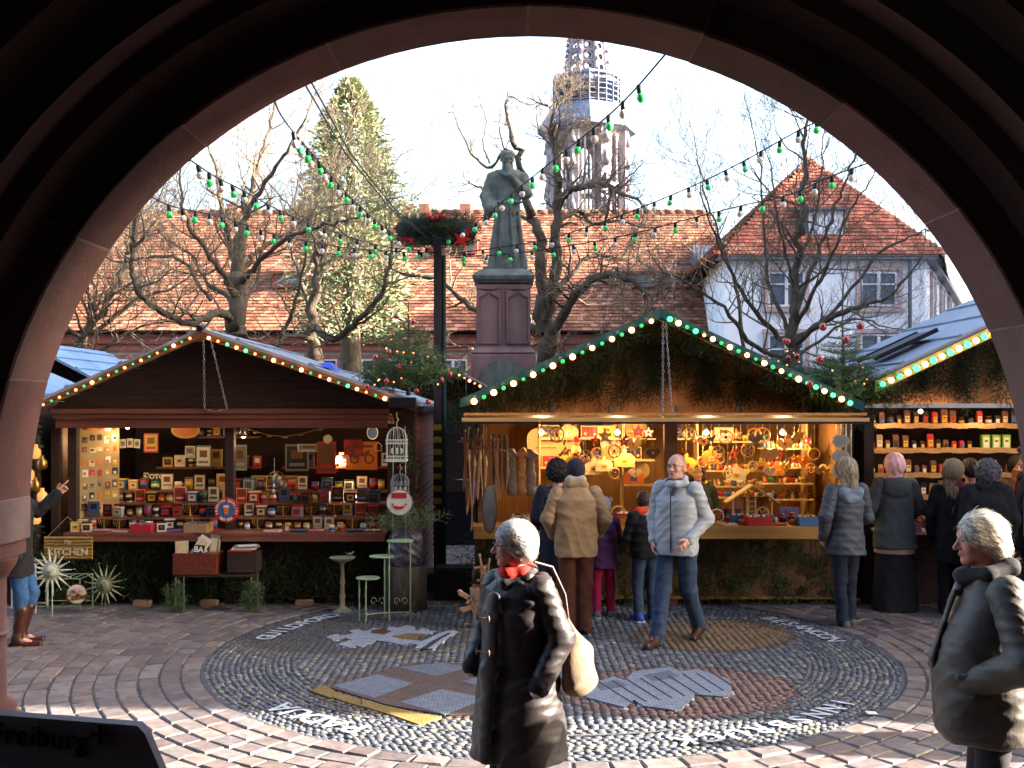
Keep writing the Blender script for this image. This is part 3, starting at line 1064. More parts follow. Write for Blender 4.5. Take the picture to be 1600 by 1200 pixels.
# wing roof of slate along the receding side
e0, e1 = c1 + Vector((.3, -.2, 0)), far
r0, r1 = c1 + Vector((-1.2, 4.5, 2.0)), far + Vector((-4, 3, 2.0))
b = MB()
b.add([p - o for p in (e0, e1, r1, r0)], [(0, 1, 2, 3)])
wr = b.build('wing_roof', SLATE, wh)
for k in range(4):
 p = c1 + dirR * (4 + k * 6.5) + Vector((-.9, .9, .75))
 b = MB()
 b.box(p - o, (1.3, 1.6, 1.1), 0, (0, 0, ang))
 d_ = b.build('dormer', SLATE, wh)
 b = MB()
 b.box(p - o + Vector((dirR.y, -dirR.x, 0)) * .802, (.8, .03, .75), 0, (0, 0, ang))
 b.build('pane', FRAMEW, d_)
PALT = mat('pale pink stone trim', hexc('c4a9a4'), hexc('ad928d'), 3, .85)
for u in (1228, 1372):
 x = (u - 800) / FPX * 30
 window(wh, x - o.x, P(0, 452, 30).z, 1.05, 1.0, -.05, cas=2, tm=PALT)
 window(wh, x - o.x, P(0, 555, 30).z, 1.05, 1.2, -.05, cas=2, tm=PALT)
for k in range(7):
 window(wh, 2.2 + k * 3.9, P(0, 455, 30).z - .25, 1.1, 1.7, -.05, ang, (c1.x - o.x, 0), cas=2, tm=PALT)
 window(wh, 2.2 + k * 3.9, P(0, 560, 30).z - .1, 1.1, 1.7, -.05, ang, (c1.x - o.x, 0), cas=2, tm=PALT)
b = MB()
b.box((P(1285, 0, 30.7).x - o.x, 1.15, P(0, 352, 30.4).z), (1.15, 1.5, 1.0))
dm = b.build('dormer', mat('dormer cladding', hexc('5d5f68'), hexc('4b4d55'), 3, .6), wh)
b = MB()
b.box((P(1285, 0, 30.7).x - o.x, 1.15, P(0, 352, 30.4).z + .62), (1.5, 1.9, .08), 0, (R(10), 0, 0))
b.build('dormer_roof', SLATE, dm)
b = MB()
b.box((P(1285, 0, 30.7).x - o.x, .385, P(0, 352, 30.4).z), (.98, .03, .84))
b.build('pane', mat('bright pane', hexc('d8dde4'), hexc('c5ccd6'), 1.2, .1, spec=.6), dm)
b = MB()
b.tube([(c1.x - .5 - o.x, -.16, 0), (c1.x - .5 - o.x, -.16, zE)], .055, 8)
b.build('downpipe', mat('zinc gutter', (0, 0, 0)), wh)
# --- grey-roofed house between the two
gh = empty('slate_house', (8.0, 36, 0), 'small dark slate-roofed house squeezed between the long roof and white house', 'building')
b = MB()
b.box((.5, 1, 3.3), (3.4, 3, 6.6))
b.build('wall', PLASTER, gh)
b = MB()
z0, z1 = P(0, 418, 35).z, P(0, 385, 37).z
b.add([(-1.7, -1.2, z0), (2.4, -1.2, z0), (2.4, 1, z1), (-1.7, 1, z1), (2.4, 3, z0), (-1.7, 3, z0)], [(0, 1, 2, 3), (3, 2, 4, 5), (1, 4, 2), (0, 3, 5)])
b.build('roof', SLATE, gh)
# --- yellow-trimmed pavilion behind the third stall
# --- the building off to the right whose shadow lies over the square
sb = MB()
sb.box((20.0, 14.4, 5.75), (19.0, 14.8, 11.5))
sb.box((34.0, 33.5, 7.5), (20.0, 21.0, 15.0))
so = sb.build('side_house', PLASTER)
tag(so, 'tall plastered house closing the square beyond the stalls', 'building')
so2 = MB()
so2.add([(10.2, 7.02, 11.5), (29.8, 7.02, 11.5), (29.8, 15, 14.5), (10.2, 15, 14.5), (29.8, 22.1, 11.5), (10.2, 22.1, 11.5)], [(0, 1, 2, 3), (3, 2, 4, 5), (0, 3, 5), (1, 4, 2)])
so2.build('roof', TILE if False else SLATE, so)
for i in range(5):
 for j in range(3):
  window(so, 12.5 + i * 3.6, 3 + j * 3, 1.1, 1.6, 6.96)
# --- the minster tower
TP = vcol_mat('tower stone', .85, .3, 1.5, var=.2, vscale=.5)
TST = mat('tower stone pale', hexc('978d92'), hexc('847b86'), .3, .9, .3, 1)
TSC = mat('scaffold netting', hexc('68748a'), hexc('57647b'), .4, .8, .3, 2)
DT = 176.0
mt = empty('minster_tower', (P(917, 0, DT).x, DT, 0), 'tall gothic openwork church tower wrapped in scaffold beyond the roofs', 'tower')
zt = lambda v: EYE - (v - V0) / FPX * DT
sc = DT / FPX
for k in range(8):       # eight corner piers with lancets between
 a = R(22.5 + 45 * k)
 b = MB()
 r_ = 50 * sc
 b.box((r_ * math.cos(a), r_ * math.sin(a), (zt(205) + zt(470)) / 2), (1.5, 1.5, zt(205) - zt(470)), 0, (0, 0, a))
 for j in range(7):
  b.lathe([(.55, 0), (.02, 2.6)], 6, ((r_ + .9) * math.cos(a), (r_ + .9) * math.sin(a), zt(440 - j * 34)), 0)
 b.build('pier', TST, mt)
for k in range(8):
 a = R(45 * k)
 M = Euler((0, 0, a + R(90))).to_matrix()
 b = MB()
 rr = 46 * sc
 c = Vector((rr * math.cos(a), rr * math.sin(a), 0))
 wd_ = 1.2
 for zz0, zz1 in ((zt(470), zt(342)), (zt(300), zt(292)), (zt(218), zt(200))):
  b.box(c + Vector((0, 0, (zz0 + zz1) / 2)), (3.8, .5, zz1 - zz0), 0, M)
 for s in (-.62, .62):
  b.box(c + M @ Vector((s * 0 + s, 0, 0)) + Vector((0, 0, (zt(342) + zt(205)) / 2)), (.28, .45, zt(205) - zt(342)), 0, M)
 for s in (-1, 1):
  b.prism([(s * .1, 0), (s * 1.75, 0), (s * 1.75, -2.6)], -.2, .2, 0, M, c + Vector((0, 0, zt(217))))
 b.build('lancet_wall', TST, mt)
b = MB()
b.lathe([(50 * sc, zt(214)), (68 * sc, zt(210)), (68 * sc, zt(203)), (52 * sc, zt(176)), (52 * sc, zt(172)), (44 * sc, zt(172))], 8, (0, 0, 0), 0, None, False)
b.build('scaffold_canopy', TSC, mt)
b = MB()
for i in range(24):
 a = 2 * PI * i / 24
 r_ = 46 * sc
 b.tube([(r_ * math.cos(a), r_ * math.sin(a), zt(176)), (r_ * math.cos(a), r_ * math.sin(a), zt(122))], .10, 4)
for v in (168, 160, 152, 144, 136, 128):
 b.lathe([(45 * sc, zt(v)), (47 * sc, zt(v)), (47 * sc, zt(v - 1.3)), (45 * sc, zt(v - 1.3))], 12, (0, 0, 0), 0, None, False)
b.build('scaffold', TSC, mt)
b = MB()
b.lathe([(36 * sc, zt(176)), (38 * sc, zt(140)), (47 * sc, zt(138)), (47 * sc, zt(134)), (43 * sc, zt(122)), (34 * sc, zt(119)), (30 * sc, zt(117))], 8, (0, 0, 0), 0, None, False)
b.build('gallery', mat('tower stone shaded', hexc('75778a'), hexc('656879'), .4, .9), mt)  # shaded copy of the tower stone, shade put into its colour
for k in range(8):        # openwork spire
 a0, a1 = R(22.5 + 45 * k), R(67.5 + 45 * k)
 b = MB()
 zb, ztp = zt(120), zt(-150)
 def sp(a, t): 
  r_ = 26 * sc * (1 - t) + .2
  return Vector((r_ * math.cos(a), r_ * math.sin(a), zb + (ztp - zb) * t))
 b.tube([sp(a0, 0), sp(a0, .98)], [.42, .15], 5)
 for j in range(15):
  t0, t1 = j / 16, (j + 1) / 16
  A0, A1, B0, B1 = sp(a0, t0), sp(a1, t0), sp(a0, t1), sp(a1, t1)
  b.tube([A0, A1], .24, 4)
  mid_ = (A0 + A1 + B0 + B1) / 4
  R0_ = (A1 - A0).length * .30
  ring = []
  ux = (A1 - A0).normalized()
  uy = ((B0 + B1) / 2 - (A0 + A1) / 2).normalized()
  for q in range(9):
   t = q * PI / 4
   ring.append(mid_ + ux * R0_ * math.cos(t) + uy * R0_ * math.sin(t))
  b.tube(ring, .16, 4, cap=False)
  b.tube([A0, mid_ - ux * R0_ * .7 - uy * R0_ * .7], .13, 4)
  b.tube([A1, mid_ + ux * R0_ * .7 - uy * R0_ * .7], .13, 4)
  b.lathe([(.35, 0), (.0, .9)], 4, sp(a0, t0) * 1.0 + Vector((math.cos(a0) * .5, math.sin(a0) * .5, 0)), 0)
 b.build('spire_rib', TST, mt)
mt.scale = (1.14, 1.14, 1)
# ================================================================ TREES
BARK = mat('bark', hexc('6a5e4d'), hexc('423930'), 9, .95, 1.0, 24, stretch=(1, 1, .35), dist=.02)
BARK2 = mat('twig bark', hexc('8b7a66'), hexc('655746'), 14, .9)
class Tree:
 def __init__(self, seed):
  self.r = random.Random(seed)
  self.th, self.tw = MB(), MB()
  self.n = 0
 def limb(self, pts, r0, r1, n=8, m=0):
  """a smooth limb through pts (Catmull-Rom), returns its sampled points"""
  pts = [Vector(p) for p in pts]
  out = []
  k = len(pts)
  for i in range(k - 1):
   p0, p1, p2, p3 = pts[max(i - 1, 0)], pts[i], pts[i + 1], pts[min(i + 2, k - 1)]
   for s in range(5):
    t = s / 5
    q = .5 * ((2 * p1) + (p2 - p0) * t + (2 * p0 - 5 * p1 + 4 * p2 - p3) * t * t + (3 * p1 - p0 - 3 * p2 + p3) * t ** 3)
    out.append(q)
  out.append(pts[-1])
  L = (pts[-1] - pts[0]).length
  for i in range(1, len(out) - 1):
   out[i] = out[i] + Vector((self.r.gauss(0, 1), self.r.gauss(0, 1), self.r.gauss(0, 1))) * L * .006
  rs = [r0 + (r1 - r0) * (i / (len(out) - 1)) ** .8 for i in range(len(out))]
  rs = [q * (.72 if q < .2 else .85) * (1 + .10 * math.sin(i * 2.3 + r0 * 90)) for i, q in enumerate(rs)]
  (self.th if r0 > .028 else self.tw).tube(out, rs, n, 0, False)
  return out, rs
 def grow(self, p, d, L, r, lvl, up=.12, droop=0.0):
  """a twig and its children"""
  rr = self.r
  seg = 4 if lvl > 0 else 3
  pts, dd = [p], d.normalized()
  for i in range(seg):
   dd = (dd + Vector((rr.gauss(0, .17), rr.gauss(0, .17), rr.gauss(0, .17) + up - droop))).normalized()
   pts.append(pts[-1] + dd * L / seg)
  rs = [max(r * (1 - .62 * i / seg), .0022) for i in range(seg + 1)]
  (self.th if r > .03 else self.tw).tube(pts, rs, 6 if r > .03 else (4 if r > .01 else 3), 0, False)
  if lvl <= 0:
   return
  kids = rr.randint(3, 5) if lvl > 1 else rr.randint(4, 7)
  for j in range(kids):
   t = rr.uniform(.25, 1.0) if j else 1.0
   i = min(int(t * seg), seg - 1)
   q = pts[i].lerp(pts[i + 1], t * seg - i)
   side = Vector((rr.gauss(0, 1), rr.gauss(0, 1), rr.gauss(0, 1))).cross(dd)
   if side.length < 1e-4:
    continue
   side.normalize()
   nd = (dd * rr.uniform(.5, 1.0) + side * rr.uniform(.5, 1.0))
   self.grow(q, nd, L * rr.uniform(.5, .8), max(rs[i] * rr.uniform(.5, .72), .0022), lvl - 1, up, droop)
 def furnish(self, pts, rs, n, L, lvl, t0=.2, up=.12, droop=0.0, spread=1.0):
  rr = self.r
  for j in range(int(n * 1.65)):
   t = t0 + (1 - t0) * (j + rr.random()) / n
   x = t * (len(pts) - 1)
   i = min(int(x), len(pts) - 2)
   q = pts[i].lerp(pts[i + 1], x - i)
   ax = (pts[i + 1] - pts[i]).normalized()
   side = Vector((rr.gauss(0, 1), rr.gauss(0, 1), rr.gauss(.3, 1)))
   side = (side - ax * side.dot(ax)).normalized()
   self.grow(q, ax * rr.uniform(.3, .9) + side * spread, L * rr.uniform(.6, 1.15), max(rs[i] * rr.uniform(.3, .5), .005), lvl, up, droop)
  self.grow(pts[-1], (pts[-1] - pts[-3]), L * .9, rs[-1], lvl, up, droop)
 def done(self, root):
  t = self.th.build('trunk', BARK, root)
  c = self.tw.build('crown', BARK2, root)
  o = root.location
  for x in (t, c):
   x.location = -o
def px(d, *p):
 return [P(a[0], a[1], d + (a[2] if len(a) > 2 else 0)) for a in p]
# big plane tree at the left
D1 = 21.0
T = Tree(3)
root = empty('bare_tree', (P(372, 0, D1).x, D1, 0), 'large bare tree with spreading dark limbs rising behind the dark brown stall', 'tree', 'bare trees on the square')
tr, rs = T.limb([Vector((P(372, 0, D1).x, D1, 0)), *px(D1, (373, 560), (370, 510), (372, 450), (376, 400), (378, 350))], .30, .16, 10)
for (path, r0, r1, n, L, lv) in (
 ([(376, 400), (384, 340, .2), (396, 290, .4), (410, 240, .6), (425, 190, .8), (430, 160, 1)], .13, .03, 16, .9, 3),
 ([(378, 350), (400, 310, -.3), (425, 270, -.5), (455, 225, -.8), (480, 180, -1)], .09, .025, 12, .9, 3),
 ([(372, 440), (360, 380, .5), (345, 320, .8), (338, 270, 1), (325, 225, 1.2)], .12, .03, 16, .9, 3),
 ([(371, 470), (355, 440, -.4), (330, 405, -.9), (300, 360, -1.2), (285, 320, -1.4), (280, 280, -1.5)], .11, .03, 14, .9, 3),
 ([(371, 480), (350, 460, .3), (322, 440, .4), (300, 400, .7), (262, 375, .9), (240, 350, 1)], .08, .02, 14, .8, 3),
 ([(374, 450), (395, 420, -.4), (430, 385, -.8), (470, 362, -1.2), (520, 350, -1.6), (560, 340, -2)], .10, .025, 18, .9, 3),
 ([(374, 430), (400, 395, .4), (440, 370, .8), (500, 330, 1.2), (570, 318, 1.6), (620, 310, 2)], .08, .02, 16, .9, 3),
 ([(369, 500), (340, 490, -.8), (295, 505, -1.5), (250, 485, -2), (215, 455, -2.3), (205, 410, -2.5), (208, 370, -2.7)], .13, .05, 20, 1.0, 3),
 ([(208, 385, -2.7), (225, 370, -2.8), (222, 340, -2.9)], .045, .02, 8, .7, 2),
 ([(330, 470, -.6), (285, 410, -.4), (240, 400, 0), (190, 410, .3), (160, 400, .5)], .06, .02, 14, .9, 3),
 ([(372, 500), (400, 440, 1), (412, 380, 1.2), (420, 320, 1.4), (405, 260, 1.6)], .06, .02, 10, .8, 3),
):
 a, b_ = T.limb(px(D1, *path), r0, r1, 8)
 T.furnish(a, b_, n, L, lv - 1, .12)
T.done(root)
# second tree just beyond
D2 = 23.5
T = Tree(8)
root = empty('bare_tree', (P(500, 0, D2).x, D2, 0), 'bare tree of several mossy stems standing in front of the evergreen', 'tree', 'bare trees on the square')
tr, rs = T.limb([Vector((P(490, 0, D2).x, D2, 0)), *px(D2, (490, 560), (488, 500), (492, 440), (500, 380))], .24, .12, 10)
for (path, r0, r1, n, L, lv) in (
 ([(492, 440), (510, 380), (520, 320), (528, 260), (545, 200), (565, 150)], .10, .025, 22, 1.1, 3),
 ([(488, 500), (470, 440, .5), (455, 380, .8), (460, 310, 1), (470, 250, 1)], .09, .02, 16, 1.0, 3),
 ([(488, 510), (520, 530, -1), (560, 500, -1.6), (595, 460, -1.9), (605, 430, -2), (612, 395, -2)], .13, .05, 14, .9, 3),
 ([(490, 530), (450, 525, -.6), (425, 545, -.9)], .09, .04, 6, .7, 2),
 ([(430, 545, -.6), (455, 490, -1), (470, 440, -1.2), (478, 390, -1.4)], .08, .03, 12, .8, 3),
 ([(500, 380), (530, 340, .6), (570, 290, 1), (600, 260, 1.2), (640, 235, 1.4)], .06, .015, 16, 1.0, 3),
 ([(500, 400), (480, 350, -.6), (440, 310, -1), (410, 270, -1.2)], .05, .015, 12, 1.0, 3),
 ([(495, 420), (545, 395, 0), (600, 385, .4), (650, 370, .8)], .05, .015, 12, 1.0, 3),
):
 a, b_ = T.limb(px(D2, *path), r0, r1, 8)
 T.furnish(a, b_, n, L, lv - 1, .12)
T.done(root)
# scrub of pale twigs at the far left
D3 = 24.0
T = Tree(21)
root = empty('bare_tree', (P(150, 0, D3).x, D3, 0), 'low tangled bare tree with pale sunlit twigs at the arch\'s left edge', 'tree', 'bare trees on the square')
a, b_ = T.limb([Vector((P(110, 0, D3).x, D3, 0)), *px(D3, (120, 560), (150, 500), (185, 440), (200, 390))], .2, .06, 8)
T.furnish(a, b_, 26, 1.6, 3, .3)
for path in ([(120, 560), (170, 540), (220, 510), (300, 500)], [(130, 540), (150, 470), (140, 420), (160, 370)], [(150, 520), (210, 470), (270, 450), (310, 420)]):
 a, b_ = T.limb(px(D3, *path), .09, .02, 6)
 T.furnish(a, b_, 16, 1.3, 2, .1)
T.done(root)
# the gnarled tree behind the statue
D4 = 22.5
T = Tree(5)
root = empty('bare_tree', (P(858, 0, D4).x, D4, 0), 'gnarled pollarded bare tree with thick knobbly limbs right behind the monk statue', 'tree', 'bare trees on the square')
tr, rs = T.limb([Vector((P(856, 0, D4).x, D4, 0)), *px(D4, (856, 600), (856, 540), (850, 480), (846, 430), (838, 370), (826, 320), (815, 260), (800, 215)), ], .32, .075, 10)
for (path, r0, r1, n, L, lv) in (
 ([(800, 215), (794, 190), (790, 165), (797, 150), (812, 158)], .06, .02, 12, .35, 3),
 ([(812, 250), (790, 235, .3), (765, 262, .6), (740, 245, .8), (725, 215, 1), (712, 185, 1.1)], .07, .018, 16, .5, 3),
 ([(838, 350), (800, 330, .6), (760, 300, .9), (742, 290, 1)], .07, .03, 9, .6, 3),
 ([(765, 255, .6), (755, 225, .7), (760, 190, .8), (752, 165, .8)], .035, .012, 8, .35, 3),
 ([(790, 240, .3), (780, 200, .5), (785, 165, .6)], .035, .012, 8, .35, 3),
 ([(852, 500), (866, 440, -.3), (868, 380, -.4), (872, 320, -.5), (872, 280, -.6), (868, 230, -.6)], .20, .09, 6, .5, 2),
 ([(868, 240, -.6), (860, 205, -.6), (868, 170, -.7), (885, 150, -.7)], .08, .02, 12, .55, 3),
 ([(870, 250, -.6), (885, 215, -.4), (905, 190, -.2), (925, 200, 0)], .07, .02, 12, .55, 3),
 ([(869, 235, -.6), (845, 210, -.4), (838, 185, -.3)], .04, .015, 7, .5, 3),
 ([(868, 225, -.6), (875, 190, -.9), (872, 160, -1)], .04, .015, 7, .5, 3),
 ([(872, 325, -.5), (885, 300, -.8), (910, 292, -1), (940, 288, -1.2), (955, 292, -1.2)], .13, .07, 18, .7, 3),
 ([(955, 292, -1.2), (950, 330, -1.2), (945, 350, -1.2)], .06, .02, 10, .5, 2),
 ([(872, 345, -.5), (890, 335, -.2), (905, 330, 0), (925, 350, .1), (960, 345, .2), (985, 350, .3)], .09, .03, 14, .7, 3),
 ([(856, 530), (900, 460, -.8), (940, 430, -1.2), (990, 440, -1.6), (1010, 470, -1.8), (1000, 520, -1.9)], .16, .05, 22, .8, 3),
 ([(862, 470), (890, 430, .6), (930, 400, .9), (980, 405, 1), (1040, 380, 1.2)], .11, .03, 18, .9, 3),
 ([(852, 520), (800, 500, 1.0), (735, 480, 1.5), (690, 440, 1.8), (640, 430, 2)], .14, .06, 16, .8, 3),
 ([(856, 570), (900, 545, -.6), (960, 520, -1), (1000, 500, -1.1)], .10, .04, 16, .7, 3),
 ([(858, 580), (810, 560, .8), (740, 545, 1.3), (690, 545, 1.5)], .09, .03, 14, .7, 3),
):
 a, b_ = T.limb(px(D4, *path), r0, r1, 8)
 T.furnish(a, b_, n, L, lv - 1, .1, .06)
T.done(root)
# the upright tree in front of the white house
D5 = 20.0
T = Tree(13)
root = empty('bare_tree', (P(1235, 0, D5).x, D5, 0), 'bare tree with many slender upright limbs in front of the white house', 'tree', 'bare trees on the square')
tr, rs = T.limb([Vector((P(1232, 0, D5).x, D5, 0)), *px(D5, (1232, 600), (1234, 540), (1240, 470), (1247, 400), (1250, 340), (1256, 280), (1258, 200))], .20, .045, 10)
T.furnish(tr, rs, 22, 1.2, 2, .45, .18)
for (path, r0, r1, n, L, lv) in (
 ([(1236, 500), (1262, 440, .4), (1290, 370, .7), (1310, 310, .9), (1335, 250, 1), (1345, 200, 1)], .08, .018, 16, 1.0, 3),
 ([(1238, 520), (1275, 450, -.5), (1300, 400, -.8), (1325, 340, -1), (1355, 290, -1.1)], .07, .018, 14, 1.0, 3),
 ([(1236, 520), (1205, 455, .5), (1195, 380, .8), (1190, 300, 1), (1180, 220, 1)], .07, .016, 16, 1.0, 3),
 ([(1234, 540), (1190, 500, -.6), (1150, 440, -1), (1120, 380, -1.3), (1100, 320, -1.5)], .08, .018, 16, 1.0, 3),
 ([(1232, 560), (1180, 545, -1), (1130, 480, -1.4), (1085, 450, -1.7), (1050, 430, -2)], .08, .018, 16, 1.0, 3),
 ([(1236, 545), (1290, 500, -1), (1340, 480, -1.3), (1400, 455, -1.6), (1440, 400, -1.8)], .09, .02, 18, 1.0, 3),
 ([(1238, 530), (1300, 490, .6), (1370, 400, 1), (1420, 370, 1.2), (1450, 360, 1.3)], .07, .018, 16, 1.0, 3),
 ([(1242, 450), (1225, 390, -.6), (1212, 320, -.8), (1205, 260, -.9)], .05, .014, 12, .9, 3),
 ([(1246, 420), (1270, 350, .3), (1282, 280, .5), (1285, 220, .5)], .05, .014, 12, .9, 3),
 ([(1233, 565), (1270, 540, .6), (1330, 500, 1), (1380, 510, 1.2)], .06, .02, 12, .9, 3),
 ([(1160, 560, 2), (1155, 480, 2), (1135, 400, 2), (1110, 330, 2), (1095, 270, 2)], .07, .018, 16, 1.1, 3),
):
 a, b_ = T.limb(px(D5, *path), r0, r1, 7)
 T.furnish(a, b_, n, L, lv - 1, .15, .16)
T.done(root)
# the tall evergreen behind, lit by the sun
NEEDLE_SUN = vcol_mat('evergreen foliage', .75, .2, 30, var=.3, vscale=3)
D6 = 29.0
root = empty('evergreen_tree', (P(548, 0, D6).x, D6, 0), 'tall broad evergreen catching yellow sun above the tiled roof', 'tree')
b = MB()
b.tube([(0, 0, 0), (0, 0, P(0, 150, D6).z)], [.4, .05], 8)
b.build('trunk', BARK, root)
n = 21000
zt0, zt1 = P(0, 520, D6).z, P(0, 124, D6).z
t = RNG.random(n) ** .8
ang_ = RNG.random(n) * 2 * PI
wmax = 106 * D6 / FPX
prof = np.interp(t, [0, .25, .55, .75, .9, 1], [.9, 1.0, .93, .70, .42, .06]) * wmax
lay = .80 + .13 * np.sin(t * 55 + np.sin(ang_ * 5) * 2.2) + .16 * np.sin(ang_ * 7 + t * 11) * np.sin(t * 23 + ang_ * 3) + .10 * np.sin(ang_ * 13 + t * 31)
rad = prof * lay * np.sqrt(RNG.uniform(.12, 1, n))
x, y, z = rad * np.cos(ang_), rad * np.sin(ang_), zt0 + (zt1 - zt0) * t - .25 * rad
d = np.stack([np.cos(ang_) + RNG.normal(0, .5, n), np.sin(ang_) + RNG.normal(0, .5, n), RNG.normal(.1, .5, n)], 1)
d /= np.linalg.norm(d, axis=1)[:, None]
s = np.cross(d, RNG.normal(0, 1, (n, 3)))
s /= np.linalg.norm(s, axis=1)[:, None]
c = np.stack([x, y, z], 1)
Lr = RNG.uniform(.10, .24, n)[:, None]
Vv = np.stack([c, c + d * Lr * .5 + s * Lr * .16, c + d * Lr, c + d * Lr * .5 - s * Lr * .16], 1).reshape(-1, 3)
cc = np.array([hexc('8b946e'), hexc('737d58'), hexc('a0a680'), hexc('5c6847')])[RNG.integers(0, 4, n)] * RNG.uniform(.7, 1.2, (n, 1))
np_mesh('crown', Vv, np.arange(4 * n).reshape(-1, 4), NEEDLE_SUN, root, smooth=False, col=np.repeat(cc, 4, 0))
# ================================================================ THE MARKET STALLS
DARKW = mat('dark stained wood', hexc('3c2a25'), hexc('291c18'), 5, .75, .5, 25, stretch=(1, 1, 6))
REDW = mat('red brown fascia wood', hexc('7d4a3e'), hexc('5d362d'), 3, .6, .4, 30, stretch=(.25, 1, 5))
ORANGEW = mat('varnished pine planks', hexc('cc9058'), hexc('ab7440'), 3, .55, .35, 30, stretch=(5, 1, .4))
PALEW = mat('pale pine', hexc('c9a56c'), hexc('b08a54'), 4, .6, .3, 40, stretch=(.4, 1, 4))
RAWW = mat('raw timber', hexc('b08e72'), hexc('8f6f58'), 5, .8, .4, 40)
STEEL = mat('galvanised steel', hexc('b6bac0'), hexc('8e939b'), 20, .35, .2, 60, metal=.85)
BLACKM = mat('black metal', hexc('24242a'), hexc('17171b'), 8, .5, metal=.4)
ROOFZ = mat('grey roofing sheet', hexc('8f97a6'), hexc('747d8d'), 1.4, .5, .3, 8, stretch=(.3, 3, 1))
TARPG = mat('green tarpaulin', hexc('2a5a60'), hexc('1f464c'), 2.5, .45, .6, 14, rvar=.1, dist=.01)
TARPB = mat('blue tarpaulin', hexc('7d9cc0'), hexc('6685a8'), 2, .5, .6, 10, dist=.01)
FIR = vcol_mat('fir needles', .7, .2, 60, var=.25, vscale=8, spec=.3)
FIRPAL = np.array([hexc('415636'), hexc('37492f'), hexc('4d643c'), hexc('586b44')])
def part(b, name, m, root, bevel=0.0, sub=None):
 """a part whose shapes were given in world coordinates"""
 o = b.build(name, m, sub if sub is not None else root, bevel)
 if sub is None:
  o.location = -root.location
 return o
# --- fir sprigs
def sprig_proto(seed, L=.34, nn=90):
 rg = np.random.default_rng(seed)
 tris = []
 stems = [((0, 0, 0), (0, 0, -L))]
 for i in range(5):
  t = .15 + .15 * i
  sx = 1 if i % 2 else -1
  stems.append(((0, 0, -L * t), (sx * L * (.42 - .04 * i), rg.uniform(-.03, .03), -L * t - L * .30)))
 for a, b_ in stems:
  a, b_ = np.array(a), np.array(b_)
  d = b_ - a
  ln = np.linalg.norm(d)
  d = d / ln
  k = int(nn * ln / (L * 2.6))
  for j in range(k):
   t = (j + .5) / k
   p = a + d * ln * t
   s = np.cross(d, rg.normal(0, 1, 3))
   s /= np.linalg.norm(s)
   nd = d * .55 + s
   nd /= np.linalg.norm(nd)
   w = np.cross(nd, rg.normal(0, 1, 3))
   w /= np.linalg.norm(w)
   l = .034
   tris.append([p - w * .0058, p + w * .0058, p + nd * l])
  w = np.cross(d, (0, 1, 0.1))
  w /= np.linalg.norm(w)
  tris.append([a - w * .003, a + w * .003, b_])
 return np.array(tris)
SPRIGS = [sprig_proto(i) for i in range(6)]
def greenery(name, places, parent, seed=0, scale=(.8, 1.3), root=None, pal=None):
 """places: (x, y, z, angle in the wall plane, tilt out) world"""
 rg = np.random.default_rng(seed)
 out, cols = [], []
 pal = FIRPAL if pal is None else pal
 for (x, y, z, a, tl) in places:
  t = SPRIGS[rg.integers(0, 6)]
  s = rg.uniform(*scale)
  M = np.array((Matrix.Rotation(a, 3, 'Y') @ Matrix.Rotation(tl, 3, 'X') @ Matrix.Rotation(rg.uniform(-.6, .6), 3, 'Z')))
  q = (t.reshape(-1, 3) * s) @ M.T + (x, y, z)
  out.append(q)
  c = pal[rg.integers(0, len(pal))] * rg.uniform(.7, 1.25)
  cols.append(np.tile(c, (len(q), 1)))
 V = np.concatenate(out)
 o = np_mesh(name, V, np.arange(len(V)).reshape(-1, 3), FIR, parent, smooth=False, col=np.concatenate(cols))
 if root is not None:
  o.location = -root.location
 return o
# --- lit bulbs
WARM = emis('lit warm bulb', (1.0, .40, .12), 1.3)
WARMD = emis('dim warm bulb', (1.0, .24, .06), .6)
GREENL = emis('lit green bulb', (.03, .50, .14), .7)
GREEND = emis('dim green bulb', (.01, .28, .07), .30)
SOCK = mat('black bulb socket', hexc('1c1f1d'), hexc('141614'), 8, .5)
def bulb_mesh(m, r=.026):
 b = MB()
 b.ball((0, 0, 0), (r, r, r * 1.08), 0, 10, 7)
 b.lathe([(.012, r * .75), (.013, r * 2.0)], 8, (0, 0, 0), 1)
 me = b.build('bulb', [m, SOCK])
 d = me.data
 bpy.data.objects.remove(me)
 return d
BULBS = {k: bulb_mesh(m) for k, m in (('w', WARM), ('d', WARMD), ('g', GREENL), ('e', GREEND))}
def light_row(name, label, a, b_, n, pattern, root_name='string_light', group='lit bulb strings along the stall gables', big=1.0):
 """lit bulbs on a board edge from a to b"""
 root = empty(root_name, a, label, 'string lights', group)
 rg = random.Random(n + int(a.x * 10))
 bb = MB()
 pts = [a.lerp(b_, i / 40) + Vector((0, -.012, .006 * math.sin(i * 1.7))) for i in range(41)]
 bb.tube(pts, .005, 5)
 part(bb, 'cable', SOCK, root)
 for i in range(n):
  p = a.lerp(b_, (i + .5) / n)
  k = pattern[i % len(pattern)]
  o = bpy.data.objects.new('bulb', BULBS[k])
  COL.objects.link(o)
  o.parent = root
  o.location = p - a + Vector((0, -.035, -.004))
  s = big * rg.uniform(.85, 1.15) * (1 if k in 'wg' else .72)
  o.scale = (s, s, s)
  o.rotation_euler = (R(-82), 0, rg.uniform(-.3, .3))
 return root
